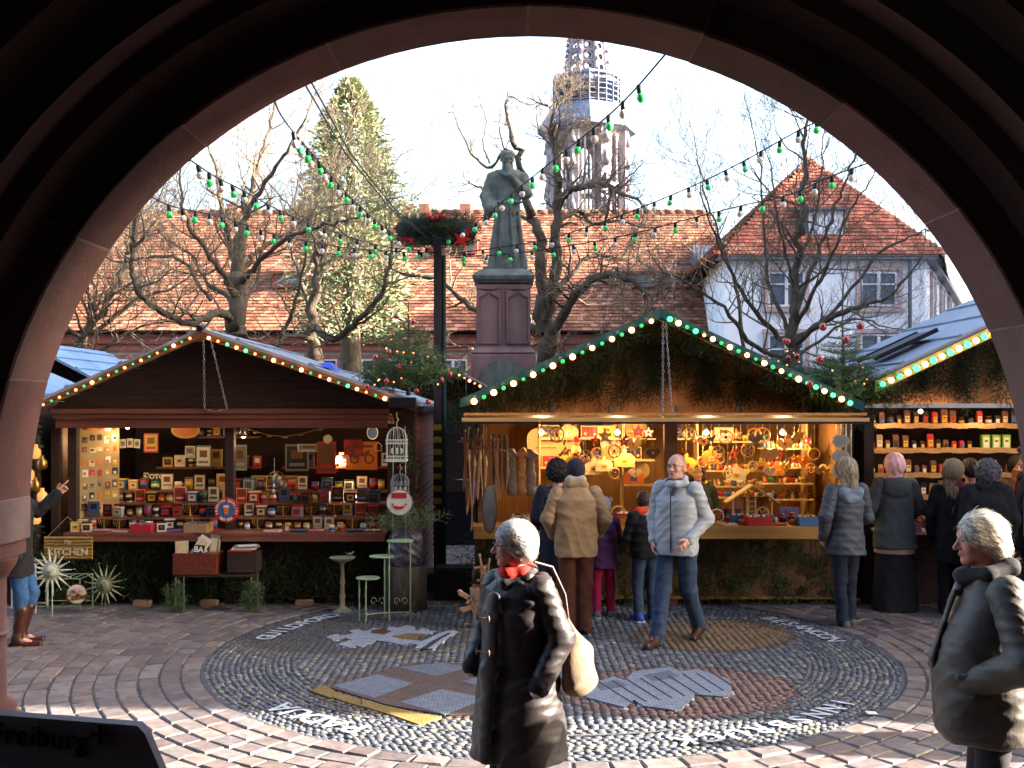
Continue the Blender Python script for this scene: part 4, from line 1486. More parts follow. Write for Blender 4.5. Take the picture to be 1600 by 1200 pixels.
def chain(name, label, a, b_, parent=None, w=.011, n=None):
 """linked chain from a to b, one mesh"""
 L = (b_ - a).length
 n = n or int(L / .040)
 d = (b_ - a).normalized()
 b = MB()
 for i in range(n):
  c = a.lerp(b_, (i + .5) / n)
  s = Vector((1, 0, 0)) if i % 2 else Vector((0, 1, 0))
  s = (s - d * s.dot(d)).normalized()
  ring = []
  for j in range(9):
   t = 2 * PI * j / 8
   ring.append(c + s * w * math.cos(t) + d * (L / n * .66) * math.sin(t))
  b.tube(ring, .0033, 4, cap=False)
 return b.build(name, STEEL, parent)
def plank_wall(b, x0, x1, y, z0, ztop, w, th=.02, m=0, vertical=True, rg=random):
 """boards side by side; ztop(x) gives the top"""
 if vertical:
  x = x0
  while x < x1 - .005:
   e = min(x + w, x1)
   o = rg.uniform(0, .004)
   za, zb = ztop(x + .002), ztop(e - .002)
   if max(za, zb) > z0 + .01:
    mid = (x + e) / 2
    poly = [(x + .002, z0), (e - .002, z0), (e - .002, max(zb, z0 + .003)), (x + .002, max(za, z0 + .003))]
    b.prism(poly, y + o, y + th + o, m)
   x = e
def stall_roof(root, xl, xr, xc, zl, zr_, zc, y0, y1, m, th=.03, over=.0, ribs=0):
 b = MB()
 for (x0, z0, x1, z1) in ((xl, zl, xc, zc), (xc, zc, xr, zr_)):
  poly = [(x0, z0), (x1, z1), (x1, z1 + th), (x0, z0 + th)]
  b.prism(poly, y0, y1)
  L = math.hypot(x1 - x0, z1 - z0)
  for k in range(ribs):
   t = (k + .5) / ribs
   x, z = x0 + (x1 - x0) * t, z0 + (z1 - z0) * t
   b.box((x, (y0 + y1) / 2, z + th + .012), (.05, y1 - y0 - .04, .022), 0, (0, -math.atan2(z1 - z0, x1 - x0), 0))
 return part(b, 'roof', m, root)
# ---------------------------------------------------------------- stall 1: dark brown, tin signs and brassware
S1 = empty('market_stall', (-3.2, 12, 0), 'dark brown wooden stall selling tin signs and brassware under a grey roof', 'market stall', 'market stalls')
x0, x1 = -5.22, -1.10
RX, RZ = -3.39, 3.08
rl, rr_ = (-5.16, 2.30), (-1.0, 2.26)
zt1 = lambda x: (rl[1] + (RZ - rl[1]) * (x - rl[0]) / (RX - rl[0]) if x < RX else RZ + (rr_[1] - RZ) * (x - RX) / (rr_[0] - RX)) - .03
b = MB()
nb = 11
for i in range(nb):      # gable of horizontal boards
 za, zb = 2.24 + i * .075, 2.24 + (i + 1) * .075 - .004
 def xr_at(z):
  t = (z - rl[1]) / (RZ - rl[1]); l = rl[0] + (RX - rl[0]) * max(t, 0)
  t = (z - rr_[1]) / (RZ - rr_[1]); r = rr_[0] + (RX - rr_[0]) * max(t, 0)
  return l + .04, r - .04
 l, r = xr_at(zb)
 if r - l > .1:
  l0, r0 = xr_at(za)
  b.prism([(max(l0, x0), za), (min(r0, x1), za), (min(r, x1), zb), (max(l, x0), zb)], 11.86, 11.885 + .004 * (i % 2))
b.prism([(x0, 2.2), (x1, 2.2), (x1, zt1(x1) - .01), (RX, RZ - .05), (x0, zt1(x0) - .01)], 11.89, 11.905)  # backing sheet added to stop light through the board gaps
part(b, 'gable', DARKW, S1)
b = MB()
b.box(((-5.14 + -1.38) / 2, 11.80, 2.205), (3.78, .05, .055))
b.box(((-5.14 + -1.38) / 2, 11.83, 2.145), (3.76, .04, .05))
b.box(((-5.12 + -1.40) / 2, 11.87, 2.065), (3.72, .05, .10))
part(b, 'fascia_board', REDW, S1, .004)
for x in (-5.17, -4.98, -3.20, -1.36, -1.16):
 b = MB()
 b.box((x, 12.0, 1.03 if x < -1.2 else 1.13), (.10, .10, 2.06 if x < -1.2 else 2.26))
 part(b, 'post', DARKW, S1, .005)
b = MB()
b.box((x0 + .02, 13.3, 1.13), (.03, 2.5, 2.26)); b.prism([(x0, 0), (x1, 0), (x1, zt1(x1) - .01), (RX, RZ - .04), (x0, zt1(x0) - .01)], 14.57, 14.60); b.box(((x0 + x1) / 2, 13.3, .06), (x1 - x0 - .1, 2.5, .03))
part(b, 'rear_wall', DARKW, S1)
b = MB()
for i in range(26):      # lap siding of the visible side wall
 b.box((x1 + .004, 13.3, .12 + i * .083), (.022, 2.52, .085), 0, (0, R(9), 0))
part(b, 'side_wall', REDW, S1)
stall_roof(S1, rl[0], rr_[0], RX, rl[1], rr_[1], RZ, 11.50, 14.95, ROOFZ, .035, ribs=3)
b = MB()
for (xa, za, xb, zb) in ((*rl, RX, RZ), (RX, RZ, *rr_)):
 an_ = math.atan2(zb - za, xb - xa)
 b.prism([(xa, za - .075), (xb, zb - .075), (xb, zb - .004), (xa, za - .004)], 11.50, 11.525)
part(b, 'barge_board', mat('barge wood', hexc('8a5a34'), hexc('6b4226'), 5, .6, .3, 30), S1)
b = MB()
b.box((-1.19, 11.48, 2.30), (.30, .09, .11)); b.box((-.985, 13.2, 2.225), (.07, 3.5, .06))
part(b, 'gutter', BLACKM, S1, .01)
b = MB()
b.tube([(RX, 11.44, RZ + .02), (RX, 11.56, RZ + .045)], .035, 10)
part(b, 'ridge_cap', BLACKM, S1)
b = MB()
b.box(((-4.95 + -1.40) / 2, 11.86, .845), (3.55, .44, .035)); b.box(((-4.95 + -1.40) / 2, 11.66, .80), (3.55, .03, .07))
part(b, 'counter', REDW, S1, .004)
b = MB()
b.box(((x0 + -1.36) / 2, 11.98, .47), (3.86, .03, .70))
part(b, 'counter_front', DARKW, S1)
pl = []
rg = random.Random(4)
for i in range(420):
 pl.append((rg.uniform(x0 + .05, -1.42), 11.93 - rg.random() * .06, rg.uniform(.22, .84), rg.uniform(-.7, .7), rg.uniform(-.15, .45)))
greenery('fir_covering', pl, S1, 1, (.55, .95), S1, FIRPAL * .6)
for x in (-4.15, -2.33, -3.4):
 b = MB()
 b.box((x, 11.86, .045), (.19, .10, .08))
 part(b, 'foot_block', RAWW, S1, .006)
pl = [(rg.uniform(-1.22, -1.12), 11.9 - rg.random() * .08, rg.uniform(.1, 2.1), rg.uniform(-.9, .9), rg.uniform(-.2, .5)) for i in range(60)]
greenery('corner_garland', pl, S1, 2, (.5, .8), S1)
# the tiers behind the counter, and shelves on the back wall
b = MB()
for k, (y, z) in enumerate(((12.25, .97), (12.62, 1.10), (13.0, 1.22))):
 b.box((-3.18, y, z), (3.5, .34, .02))
b.box((-3.9, 13.65, 1.47), (1.3, .30, .025)); b.box((-2.15, 13.65, 1.47), (1.6, .30, .025)); b.box((-3.75, 13.7, 1.86), (.95, .24, .025))
part(b, 'shelf', REDW, S1, .003)
light_row('x', 'lit bulbs climbing the shorter slope of the dark brown gable', Vector((rl[0] + .03, 11.49, rl[1] - .04)), Vector((RX - .06, 11.49, RZ - .06)), 19, 'dededewede', big=.8)
light_row('x', 'lit bulbs descending the grey-roofed slope of the dark brown gable', Vector((RX + .05, 11.49, RZ - .06)), Vector((-1.33, 11.49, zt1(-1.33) - .015)), 20, 'wdgwgdewdewedwegwdew', big=.8)
ca = empty('chain', (RX + .06, 11.47, 2.25), 'steel chain looped down the dark brown gable from its peak', 'chain')
for a, b_ in ((Vector((0 - .02, 0, .72)), Vector((-.09, .28, -.02))), (Vector((.06, 0, .72)), Vector((.16, .28, -.02))), (Vector((-.09, .28, -.02)), Vector((.03, .26, -.05))), (Vector((.03, .26, -.05)), Vector((.16, .28, -.02)))):
 chain('chain_strand', '', a, b_, ca)
b = MB()
b.add([(x, y, z) for x, y, z in ((-2.25, 12.2, zt1(-2.25) + .085), (-2.02, 12.15, zt1(-2.02) + .088), (-2.00, 12.5, zt1(-2.0) + .09), (-2.22, 12.6, zt1(-2.22) + .09), (-2.13, 12.3, zt1(-2.13) + .16), (-2.10, 12.45, zt1(-2.1) + .15))], [(0, 1, 4), (1, 2, 5, 4), (2, 3, 5), (3, 0, 4, 5)])
o = b.build('tarpaulin_scrap', mat('bright blue plastic', hexc('2f55d8'), hexc('2444b4'), 8, .45, .6, 20), at=(-2.12, 12.35, zt1(-2.1)))
tag(o, 'crumpled bright blue plastic scrap on the grey stall roof', 'tarpaulin')
# ---------------------------------------------------------------- stall 2: bright pine, wooden toys
S2 = empty('market_stall', (1.65, 12, 0), 'pine stall with green tarpaulin roof selling wooden toys and boards', 'market stall', 'market stalls')
x0, x1 = -.42, 3.86
RX2, RZ2 = 1.60, 3.28
rl2, rr2 = (-.56, 2.30), (3.80, 2.27)
zt2 = lambda x: (rl2[1] + (RZ2 - rl2[1]) * (x - rl2[0]) / (RX2 - rl2[0]) if x < RX2 else RZ2 + (rr2[1] - RZ2) * (x - RX2) / (rr2[0] - RX2)) - .02
rg = random.Random(9)
b = MB()
plank_wall(b, x0, x1, 11.95, 2.13, zt2, .098, .02, 0, True, rg)
part(b, 'gable', ORANGEW, S2)
stall_roof(S2, rl2[0], rr2[0], RX2, rl2[1], rr2[1], RZ2, 11.42, 14.6, TARPG, .03)
b = MB()      # tarpaulin edge hanging over the front, wavy
for (xa, za, xb, zb) in ((*rl2, RX2, RZ2), (RX2, RZ2, *rr2)):
 n = 34
 for i in range(n):
  t0, t1 = i / n, (i + 1) / n
  q = lambda t, o: (xa + (xb - xa) * t, 11.405 - .012 * math.sin(t * 34 + za * 9), za + (zb - za) * t + o)
  h0, h1 = .055 + .018 * math.sin(t0 * 21), .055 + .018 * math.sin(t1 * 21)
  b.add([q(t0, -h0), q(t1, -h1), q(t1, .035), q(t0, .035)], [(0, 1, 2, 3)], 0, True)
part(b, 'roof_edge', TARPG, S2)
b = MB()
for (xa, za, xb, zb) in ((*rl2, RX2, RZ2), (RX2, RZ2, *rr2)):
 for i in range(7):
  t = (i + .5) / 7
  c = Vector((xa + (xb - xa) * t, 11.385, za + (zb - za) * t - .012))
  ring = [c + Vector((.013 * math.cos(k * PI / 4), 0, .013 * math.sin(k * PI / 4))) for k in range(9)]
  b.tube(ring, .004, 4, cap=False)
part(b, 'eyelet', STEEL, S2)
b = MB()
b.box((1.62, 11.55, 2.145), (4.26, .80, .022), 0, (R(-4.0), 0, 0))
for i in range(44):
 b.box((-.46 + i * .097, 11.55, 2.158), (.088, .79, .006), 0, (R(-4.0), 0, 0))
part(b, 'raised_shutter', ORANGEW, S2)
b = MB()
b.box((1.62, 11.145, 2.116), (4.30, .03, .040))
part(b, 'shutter_edge', PALEW, S2, .003)
b = MB()
b.box((1.62, 11.165, 2.082), (4.24, .02, .022))
part(b, 'shutter_trim', mat('dark blue strip', hexc('2c2f52'), hexc('23253f'), 8, .6), S2)
for x in (.45, 1.12, 1.88, 2.55):
 b = MB()
 b.box((x, 11.94, 2.20), (.036, .012, .15)); b.box((x, 11.935, 2.20), (.020, .012, .05))
 part(b, 'hinge', STEEL, S2)
for x, w_ in ((1.80, .15), (x0 + .05, .10), (x1 - .05, .10)):
 b = MB()
 b.box((x, 12.0, 1.07), (w_, .10, 2.14))
 part(b, 'post', mat('grey brown post wood', hexc('7b5a44'), hexc('5f4433'), 5, .7, .4, 30), S2, .004)
b = MB()
b.box((1.56, 11.82, .925), (4.0, .50, .03))
b.box((1.56, 11.56, .875), (3.96, .03, .135))
part(b, 'counter', mat('honey pine board', hexc('b08445'), hexc('98703a'), 2, .6, .25, 30, stretch=(.3, 1, 4)), S2, .003)
b = MB()
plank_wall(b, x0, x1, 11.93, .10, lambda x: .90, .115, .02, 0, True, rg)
part(b, 'counter_front', mat('shaded brown planks', hexc('7d5836'), hexc('5f4128'), 3, .7, .35, 30, stretch=(5, 1, .4)), S2)  # darker copy of the pine planks, shade put into the colour
b = MB()
b.prism([(x0, 0), (x1, 0), (x1, zt2(x1) - .01), (RX2, RZ2 - .04), (x0, zt2(x0) - .01)], 14.34, 14.37); b.box((x0 + .015, 13.15, 1.2), (.03, 2.4, 2.2)); b.box((x1 - .015, 13.15, 1.2), (.03, 2.4, 2.2)); b.box((1.72, 13.1, .1), (4.2, 2.4, .03))
part(b, 'rear_wall', mat('interior pine', hexc('9a6d3c'), hexc('7c552c'), 3, .7, .3, 30, stretch=(4, 1, .4)), S2)
b = MB()
SH2 = [(.35, 1.30, 1.86, 13.0), (.35, 1.30, 1.50, 13.0), (1.38, 1.74, 1.86, 12.9), (.95, 1.74, 1.60, 12.95), (1.92, 2.35, 1.86, 13.0), (2.35, 3.20, 1.82, 13.1), (2.30, 3.20, 1.46, 13.1), (2.30, 3.10, 1.27, 13.05), (2.30, 3.10, 1.14, 12.95), (2.98, 3.60, 1.75, 12.7), (2.98, 3.60, 1.52, 12.7), (2.98, 3.60, 1.33, 12.7), (2.98, 3.60, 1.14, 12.7), (1.35, 1.74, 1.30, 12.9)]
for a_, c_, z, y in SH2:
 b.box(((a_ + c_) / 2, y, z), (c_ - a_, .22, .018))
for x in (.34, 1.36, 2.28, 3.62):
 b.box((x, 13.08, 1.5), (.02, .26, 1.2))
part(b, 'shelf', PALEW, S2, .002)
pl = []
def boughs(pl, xa, xb, zt_, zlow, n, y):
 """drooping fir boughs: a row of sprigs along each hanging branch"""
 for i in range(n):
  x = xa + (xb - xa) * (i + rg.random()) / n
  room = zt_(x) - zlow
  L = room * rg.uniform(.45, .98) + .05
  an = rg.uniform(-.55, .55)
  k = max(2, int(L / .075))
  yy = y - rg.random() * .12
  for j in range(k):
   t = j / k
   for s_ in (-1, 1):
    px_, pz_ = x - math.sin(an * (1 - t * .5)) * L * t, zt_(x) - .03 - L * t
    if pz_ < zt_(px_) - .01 and pz_ > zlow - .12:
     pl.append((px_, yy, pz_, an * .7 + s_ * rg.uniform(.25, .8), rg.uniform(0, .3)))
boughs(pl, x0, x1, zt2, 2.32, 70, 11.90)
for i in range(170):
 x = x0 - .1 + (x1 - x0 + .2) * i / 170
 pl.append((x, 11.46 + rg.random() * .06, zt2(x) - .06, rg.uniform(-1.6, 1.6), rg.uniform(-.1, .4)))
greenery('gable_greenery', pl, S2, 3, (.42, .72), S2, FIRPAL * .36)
pl = [(rg.uniform(x0, x1), 11.90 - rg.random() * .08, rg.uniform(.16, .84), rg.uniform(-1.3, 1.3), rg.uniform(.1, .5)) for i in range(330)]
greenery('fir_covering', pl, S2, 5, (.55, .95), S2, FIRPAL * .7)
light_row('x', 'lit bulbs climbing the first half of the green tarpaulin gable', Vector((rl2[0] + .10, 11.38, zt2(rl2[0] + .1) - .035)), Vector((RX2 - .05, 11.38, RZ2 - .08)), 19, 'wewewewewewewewewew', big=1.15)
light_row('x', 'lit bulbs running down the second half of the green tarpaulin gable', Vector((RX2 + .05, 11.38, RZ2 - .06)), Vector((rr2[0] - .12, 11.38, zt2(rr2[0] - .12) - .03)), 22, 'gwegdwewewewewewegwgw', big=1.15)
ca = empty('chain', (RX2 + .03, 11.2, 2.12), 'doubled steel chain holding up the raised shutter of the toy stall', 'chain')
for a, b_ in ((Vector((0, .20, 1.05)), Vector((-.03, 0, 0))), (Vector((.03, .20, 1.05)), Vector((.07, 0, 0))), (Vector((-.03, 0.0, .10)), Vector((-.07, 0, 0))), (Vector((.07, 0.0, .10)), Vector((.16, 0, 0)))):
 chain('chain_strand', '', a, b_, ca)
# ---------------------------------------------------------------- stall 3: packets and teas
S3 = empty('market_stall', (5.8, 12, 0), 'stall with white fascia and green and white lights selling packets', 'market stall', 'market stalls')
x0, x1 = 3.98, 8.6
RX3, RZ3 = 6.4, 3.70
rl3, rr3 = (3.92, 2.54), (8.8, 2.55)
zt3 = lambda x: (rl3[1] + (RZ3 - rl3[1]) * (x - rl3[0]) / (RX3 - rl3[0]) if x < RX3 else RZ3 + (rr3[1] - RZ3) * (x - RX3) / (rr3[0] - RX3)) - .02
b = MB()
plank_wall(b, x0, x1, 11.95, 2.28, zt3, .16, .02, 0, True, rg)
part(b, 'gable', ORANGEW, S3)
stall_roof(S3, rl3[0], rr3[0], RX3, rl3[1], rr3[1], RZ3, 11.42, 14.8, ROOFZ, .04, ribs=4)
b = MB()
for (xa, za, xb, zb) in ((*rl3, RX3, RZ3), (RX3, RZ3, *rr3)):
 b.prism([(xa, za - .13), (xb, zb - .13), (xb, zb - .01), (xa, za - .01)], 11.39, 11.415)
part(b, 'barge_board', mat('cream painted board', hexc('a99c70'), hexc('948659'), 4, .5), S3)
b = MB()
b.box((6.1, 11.86, 2.265), (4.3, .06, .05))
part(b, 'fascia_board', mat('white painted rail', hexc('d3d2d6'), hexc('bcbbc0'), 4, .5), S3, .003)
b = MB()
b.box((x1 - .05, 12, 1.12), (.10, .10, 2.25))
part(b, 'post', DARKW, S3)
b = MB()
b.box((x0 + .06, 12.0, 1.12), (.11, .11, 2.25))
part(b, 'post', DARKW, S3)
b = MB()
b.prism([(x0, 0), (x1, 0), (x1, zt3(x1) - .01), (RX3, RZ3 - .04), (x0, zt3(x0) - .01)], 14.39, 14.42); b.box((x0 + .02, 13.2, 1.2), (.03, 2.3, 2.3)); b.box((x1, 13.2, 1.2), (.03, 2.3, 2.3))
part(b, 'wall', DARKW, S3)
b = MB()
b.box((6.1, 11.93, .45), (4.2, .04, .82))
part(b, 'counter_front', DARKW, S3)
b = MB()
b.box((6.2, 11.80, .87), (4.3, .55, .03))
part(b, 'counter', mat('white cloth counter', hexc('b8b4b2'), hexc('9c9896'), 4, .8), S3)
b = MB()
for z in (2.02, 1.72, 1.42, 1.15):
 b.box((6.2, 12.95, z), (4.0, .26, .022))
part(b, 'shelf', DARKW, S3)
for z in (2.02, 1.72, 1.42, 1.15):
 b = MB()
 n = 60
 for i in range(n):
  xa = 4.2 + 4.0 * i / n
  b.box((xa + 4.0 / n / 2, 12.812 - .003 * (i % 2), z + .004 + .006 * math.sin(i * 1.3)), (4.0 / n, .006, .062))
 part(b, 'shelf_trim', mat('gold lace trim', hexc('b08a5c'), hexc('8d6a44'), 40, .35, .6, 90, metal=.4), S3)
pl = []
boughs(pl, x0, 7.2, lambda x: zt3(x) - .1, 2.36, 44, 11.90)
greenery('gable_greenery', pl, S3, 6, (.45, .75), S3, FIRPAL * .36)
light_row('x', 'bright green and white bulbs along the white fascia of the packet stall', Vector((rl3[0] + .02, 11.385, rl3[1] - .06)), Vector((RX3, 11.385, RZ3 - .07)), 27, 'gw', big=1.3)
b = MB()
b.box((4.55, 12.2, zt3(4.55) + .16), (.80, .05, .05), 0, (0, R(-25), 0)); b.box((4.55, 12.8, zt3(4.55) + .16), (.80, .05, .05), 0, (0, R(-25), 0)); b.box((4.55, 12.5, zt3(4.55) + .165), (.72, .5, .012), 0, (0, R(-25), 0))
o = b.build('roof_hatch', BLACKM, at=(4.55, 12.5, zt3(4.55)))
tag(o, 'dark framed roof hatch standing on the packet stall roof', 'roof hatch')
# ---------------------------------------------------------------- small stall behind, and the ones at the left edge
S4 = empty('market_stall', (-1.4, 17, 0), 'small distant stall with lit gable seen behind the wreath pole', 'market stall', 'market stalls')
stall_roof(S4, -2.45, -.42, -1.38, 2.56, 2.58, 3.07, 16.6, 19, ROOFZ, .03)
b = MB()
plank_wall(b, -2.3, -.5, 17.0, 2.0, lambda x: 3.05 - abs(x + 1.38) * .5, .12, .02)
b.box((-2.25, 17.05, 1.0), (.1, .1, 2.0)); b.box((-.52, 17.05, 1.0), (.1, .1, 2.0)); b.box((-1.38, 18.9, 1.3), (1.8, .03, 2.5))
b.box((-1.38, 17.0, .45), (1.8, .04, .9), 1)
part(b, 'frame', [DARKW, BLACKM], S4)
pl = [(x, 16.95 - rg.random() * .1, rg.uniform(2.1, 2.95 - abs(x + 1.38) * .5), rg.uniform(-1, 1), rg.uniform(0, .4)) for x in [rg.uniform(-2.3, -.45) for i in range(130)]]
greenery('gable_greenery', pl, S4, 7, (.7, 1.1), S4)
light_row('x', 'small amber bulbs on the distant gable behind the pole', Vector((-1.36, 16.56, 3.03)), Vector((-.46, 16.56, 2.56)), 11, 'wd', big=.8)
light_row('x', 'small amber bulbs on the distant gable behind the christmas tree', Vector((-2.35, 16.56, 2.60)), Vector((-1.42, 16.56, 3.03)), 9, 'dewd', big=.8)
S5 = empty('market_stall', (-7.2, 15.5, 0), 'stall under a pale blue tarpaulin roof behind the dark brown stall', 'market stall', 'market stalls')
stall_roof(S5, -8.6, -5.3, -6.75, 2.35, 2.36, 3.13, 14.6, 17.5, TARPB, .04, ribs=5)
b = MB()
b.box((-7.0, 15.2, 1.15), (3.0, .04, 2.3)); b.box((-5.45, 16.3, 1.15), (.04, 2.2, 2.3))
plank_wall(b, -8.5, -5.4, 15.15, 2.2, lambda x: 3.1 - abs(x + 6.75) * .5, .14)
part(b, 'wall', DARKW, S5)
S6 = empty('market_stall', (-6.6, 12.3, 0), 'narrow glimpse of a stall with amber glass beside the arch jamb', 'market stall', 'market stalls')
b = MB()
b.box((-5.42, 11.9, 1.15), (.12, .12, 2.3)); b.box((-6.6, 13.6, 1.2), (2.6, .04, 2.4)); b.box((-6.7, 11.9, .45), (2.5, .05, .9)); b.box((-6.7, 11.8, .9), (2.5, .4, .03)); b.box((-6.7, 11.95, 2.35), (2.6, .06, .3)); b.box((-5.37, 12.7, 1.2), (.03, 1.6, 2.4))
part(b, 'frame', DARKW, S6)
stall_roof(S6, -7.9, -5.28, -6.6, 2.42, 2.38, 2.95, 11.6, 13.6, TARPB, .03)
pl = [(rg.uniform(-5.50, -5.36), 11.8 - rg.random() * .06, rg.uniform(.3, 2.3), rg.uniform(-.9, .9), rg.uniform(0, .4)) for i in range(50)]
greenery('corner_garland', pl, S6, 8, (.5, .8), S6)
# ---------------------------------------------------------------- lamps inside the stalls
def lamp_in(name, loc, power, col=(1, .66, .32), r=.05):
 l = bpy.data.lights.new(name, 'POINT')
 l.energy = power
 l.color = col
 l.shadow_soft_size = r
 o = bpy.data.objects.new(name, l)
 COL.objects.link(o)
 o.location = loc
 return o
GLOWL = emis('glowing lamp glass', (1, .60, .25), 3.0)
BRASS = mat('brass', hexc('b08d4a'), hexc('8a6a34'), 10, .3, metal=.9)
CHROME = mat('chrome', hexc('c5c8cc'), hexc('a4a8ae'), 10, .15, metal=1.0)
def spot_head(loc, label, power, aim=(0, .3, -1)):
 root = empty('spot_lamp', loc, label, 'lamp', 'clip lamps inside the dark brown stall')
 M = Vector(aim).to_track_quat('-Z', 'Y').to_matrix()
 b = MB()
 b.lathe([(.018, .10), (.024, .09), (.045, .02), (.052, -.02)], 14, (0, 0, 0), 0, M)
 b.build('lamp_shade', CHROME, root)
 b = MB()
 b.ball((0, 0, 0), .030, 0, 10, 6)
 b.build('bulb', GLOWL, root).location = M @ Vector((0, 0, -.02))
 l = lamp_in('lamp_light', M @ Vector((0, 0, -.11)), power)
 l.parent = root
 return root
spot_head(P(136, 676, 12.35), 'glowing lamp on the photo-covered side panel of the dark stall', 2)
spot_head(P(199, 664, 12.3), 'tilted clip lamp near the top of the dark stall opening', 1.1)
spot_head(P(380, 678, 12.3), 'chrome clip lamp just beyond the dark stall\'s middle post', 1.1)
spot_head(P(610, 660, 12.25), 'glowing clip lamp above the white birdcage', 1.2)
def table_lamp(loc, label, s=1.0):
 root = empty('table_lamp', loc, label, 'lamp', 'lit shaded table lamps')
 b = MB()
 b.lathe([(.055 * s, .11 * s), (.032 * s, .20 * s)], 16, (0, 0, 0))
 b.build('lamp_shade', emis('lit lampshade', (1, .50, .16), 1.6, (.8, .7, .5)), root)
 b = MB()
 b.lathe([(.035 * s, 0), (.036 * s, .012), (.010 * s, .03), (.016 * s, .06), (.008 * s, .09), (.008 * s, .14 * s)], 12)
 b.build('stem', BRASS, root)
 lamp_in('lamp_light', (0, -.10, .14 * s), 1.0).parent = root
table_lamp(P(530, 737, 13.6), 'lit cream-shaded lamp on the upper shelf against the red panel')
table_lamp(P(551, 790, 12.9), 'lit cream-shaded lamp standing among the brass goods', .9)
# bulbs behind the toy stall's shutter
for i, (x, y, z, p_) in enumerate(((.35, 12.5, 1.95, 4), (1.25, 12.5, 1.95, 4), (2.3, 12.5, 1.95, 4), (3.2, 12.5, 1.95, 4))):
 r_ = empty('hanging_bulb', (x, y, z), 'lit bulb hanging behind the raised shutter, %s from the sword end' % ORD[i], 'lamp', 'bulbs lighting the toy stall')
 b = MB(); b.ball((0, 0, 0), .03, 0, 10, 6); b.build('bulb', GLOWL, r_)
 b = MB(); b.lathe([(.016, .025), (.018, .07)], 8); b.tube([(0, 0, .07), (0, 0, .14)], .004, 5); b.build('socket', SOCK, r_)
 lamp_in('lamp_light', (0, -.05, -.04), p_, (1, .68, .33)).parent = r_
for i, (x, y, z, p_) in enumerate(((4.7, 12.15, 2.2, 3), (5.9, 12.15, 2.2, 3))):
 r_ = empty('hanging_bulb', (x, y, z), 'lit bulb under the white rail of the packet stall, %s from the toy stall' % ORD[i], 'lamp', 'bulbs lighting the packet stall')
 b = MB(); b.ball((0, 0, 0), .025, 0, 10, 6); b.build('bulb', GLOWL, r_)
 b = MB(); b.lathe([(.014, .02), (.016, .05)], 8); b.build('socket', SOCK, r_)
 lamp_in('lamp_light', (0, -.05, -.04), p_, (1, .62, .30)).parent = r_
lamp_in('lamp_light', (-6.0, 12.3, 1.9), 1.5, (1, .55, .2))
# ================================================================ PEOPLE
# local frame: facing +y, right hand at +x, feet at z=0
SKINS = {k: mat('skin ' + k, hexc(a), hexc(b), 14, .55, .25, 90, spec=.35) for k, a, b in (('fair', 'd3a08a', 'c48f7a'), ('ruddy', 'cc8f7c', 'b97968'), ('tan', 'b98465', 'a57254'))}
EYEW = mat('eye white', hexc('a89c96'), hexc('978c86'), 5, .3)
EYED = mat('iris', hexc('3a2d25'), hexc('241b16'), 5, .2)
LIPS = {}
def person(name_label, loc, rz, h=1.72, skin='fair', head=(0, 0), headrot=(0, 0, 0), lean=0.0, res=.014, joints=None, body=None, group=None, face=True, hand_pose=None, headres=None):
 """joints: dict of overrides in metres for a 1.72 m figure. Returns dict with root, body helper data"""
 s = h / 1.72
 J = dict(
  pelvis=(0, 0, .93), chest=(0, .0, 1.28), neck=(0, -.005, 1.44), head=(0, .015, 1.60),
  shR=(.185, -.01, 1.405), shL=(-.185, -.01, 1.405), elR=(.235, -.04, 1.12), elL=(-.235, -.04, 1.12),
  wrR=(.235, .05, .88), wrL=(-.235, .05, .88), hiR=(.085, 0, .90), hiL=(-.085, 0, .90),
  knR=(.10, .02, .49), knL=(-.10, .02, .49), anR=(.10, -.02, .09), anL=(-.10, -.02, .09), toR=(.12, .15, .03), toL=(-.12, .15, .03))
 if joints:
  J.update(joints)
 J = {k: np.array(v, float) for k, v in J.items()}
 root = empty('person', loc, name_label, 'person', group, rz)
 return dict(root=root, J=J, s=s, skin=skin, res=res, headrot=headrot, hand=hand_pose or {}, headres=headres or res * .45)
def xf(p, V):
 return V * p['s']
def head_fields(c, M, fem=False, old=False, jaw=1.0):
 """prims for a head centred at c turned by M: faces +y"""
 def T(*q):
  return c + M @ np.array(q, float)
 e = Matrix(M.tolist()).to_euler()
 rot = (e.x, e.y, e.z)
 pr = [ell(T(0, -.012, .030), (.074, .094, .088), rot), ell(T(0, .028, -.020), (.058, .066, .080), rot),
          ell(T(0, .050, -.082), (.034 * jaw, .034, .026), rot), cap(T(.035, .015, -.070), T(.012, .062, -.088), .022, .016), cap(T(-.035, .015, -.070), T(-.012, .062, -.088), .022, .016),
          cap(T(.030, .074, .030), T(-.030, .074, .030), .014),
          ell(T(.036, .060, -.022), (.020, .020, .018), rot), ell(T(-.036, .060, -.022), (.020, .020, .018), rot)]
 ks = [.03, .03, .025, .02, .02, .012, .018, .018]
 pr += [cap(T(0, .088, .012), T(0, .112, -.024), .008, .0125), ell(T(.011, .098, -.028), (.009, .010, .008), rot), ell(T(-.011, .098, -.028), (.009, .010, .008), rot)]
 ks += [.010, .006, .006]
 pr += [ell(T(0, .086, -.052), (.022, .010, .006), rot), ell(T(0, .085, -.062), (.019, .010, .006), rot), ell(T(0, .078, -.090), (.016, .014, .014), rot)]
 ks += [.006, .006, .012]
 for sx in (1, -1):
  pr += [ell(T(.074 * sx, -.012, -.008), (.009, .019, .031), rot)]
  ks += [.006]
 cuts = [(ell(T(.030, .094, .010), (.015, .014, .009), rot), .010), (ell(T(-.030, .094, .010), (.015, .014, .009), rot), .010), (ell(T(0, .098, -.057), (.019, .008, .0016), rot), .003)]
 return pr, ks, cuts, T
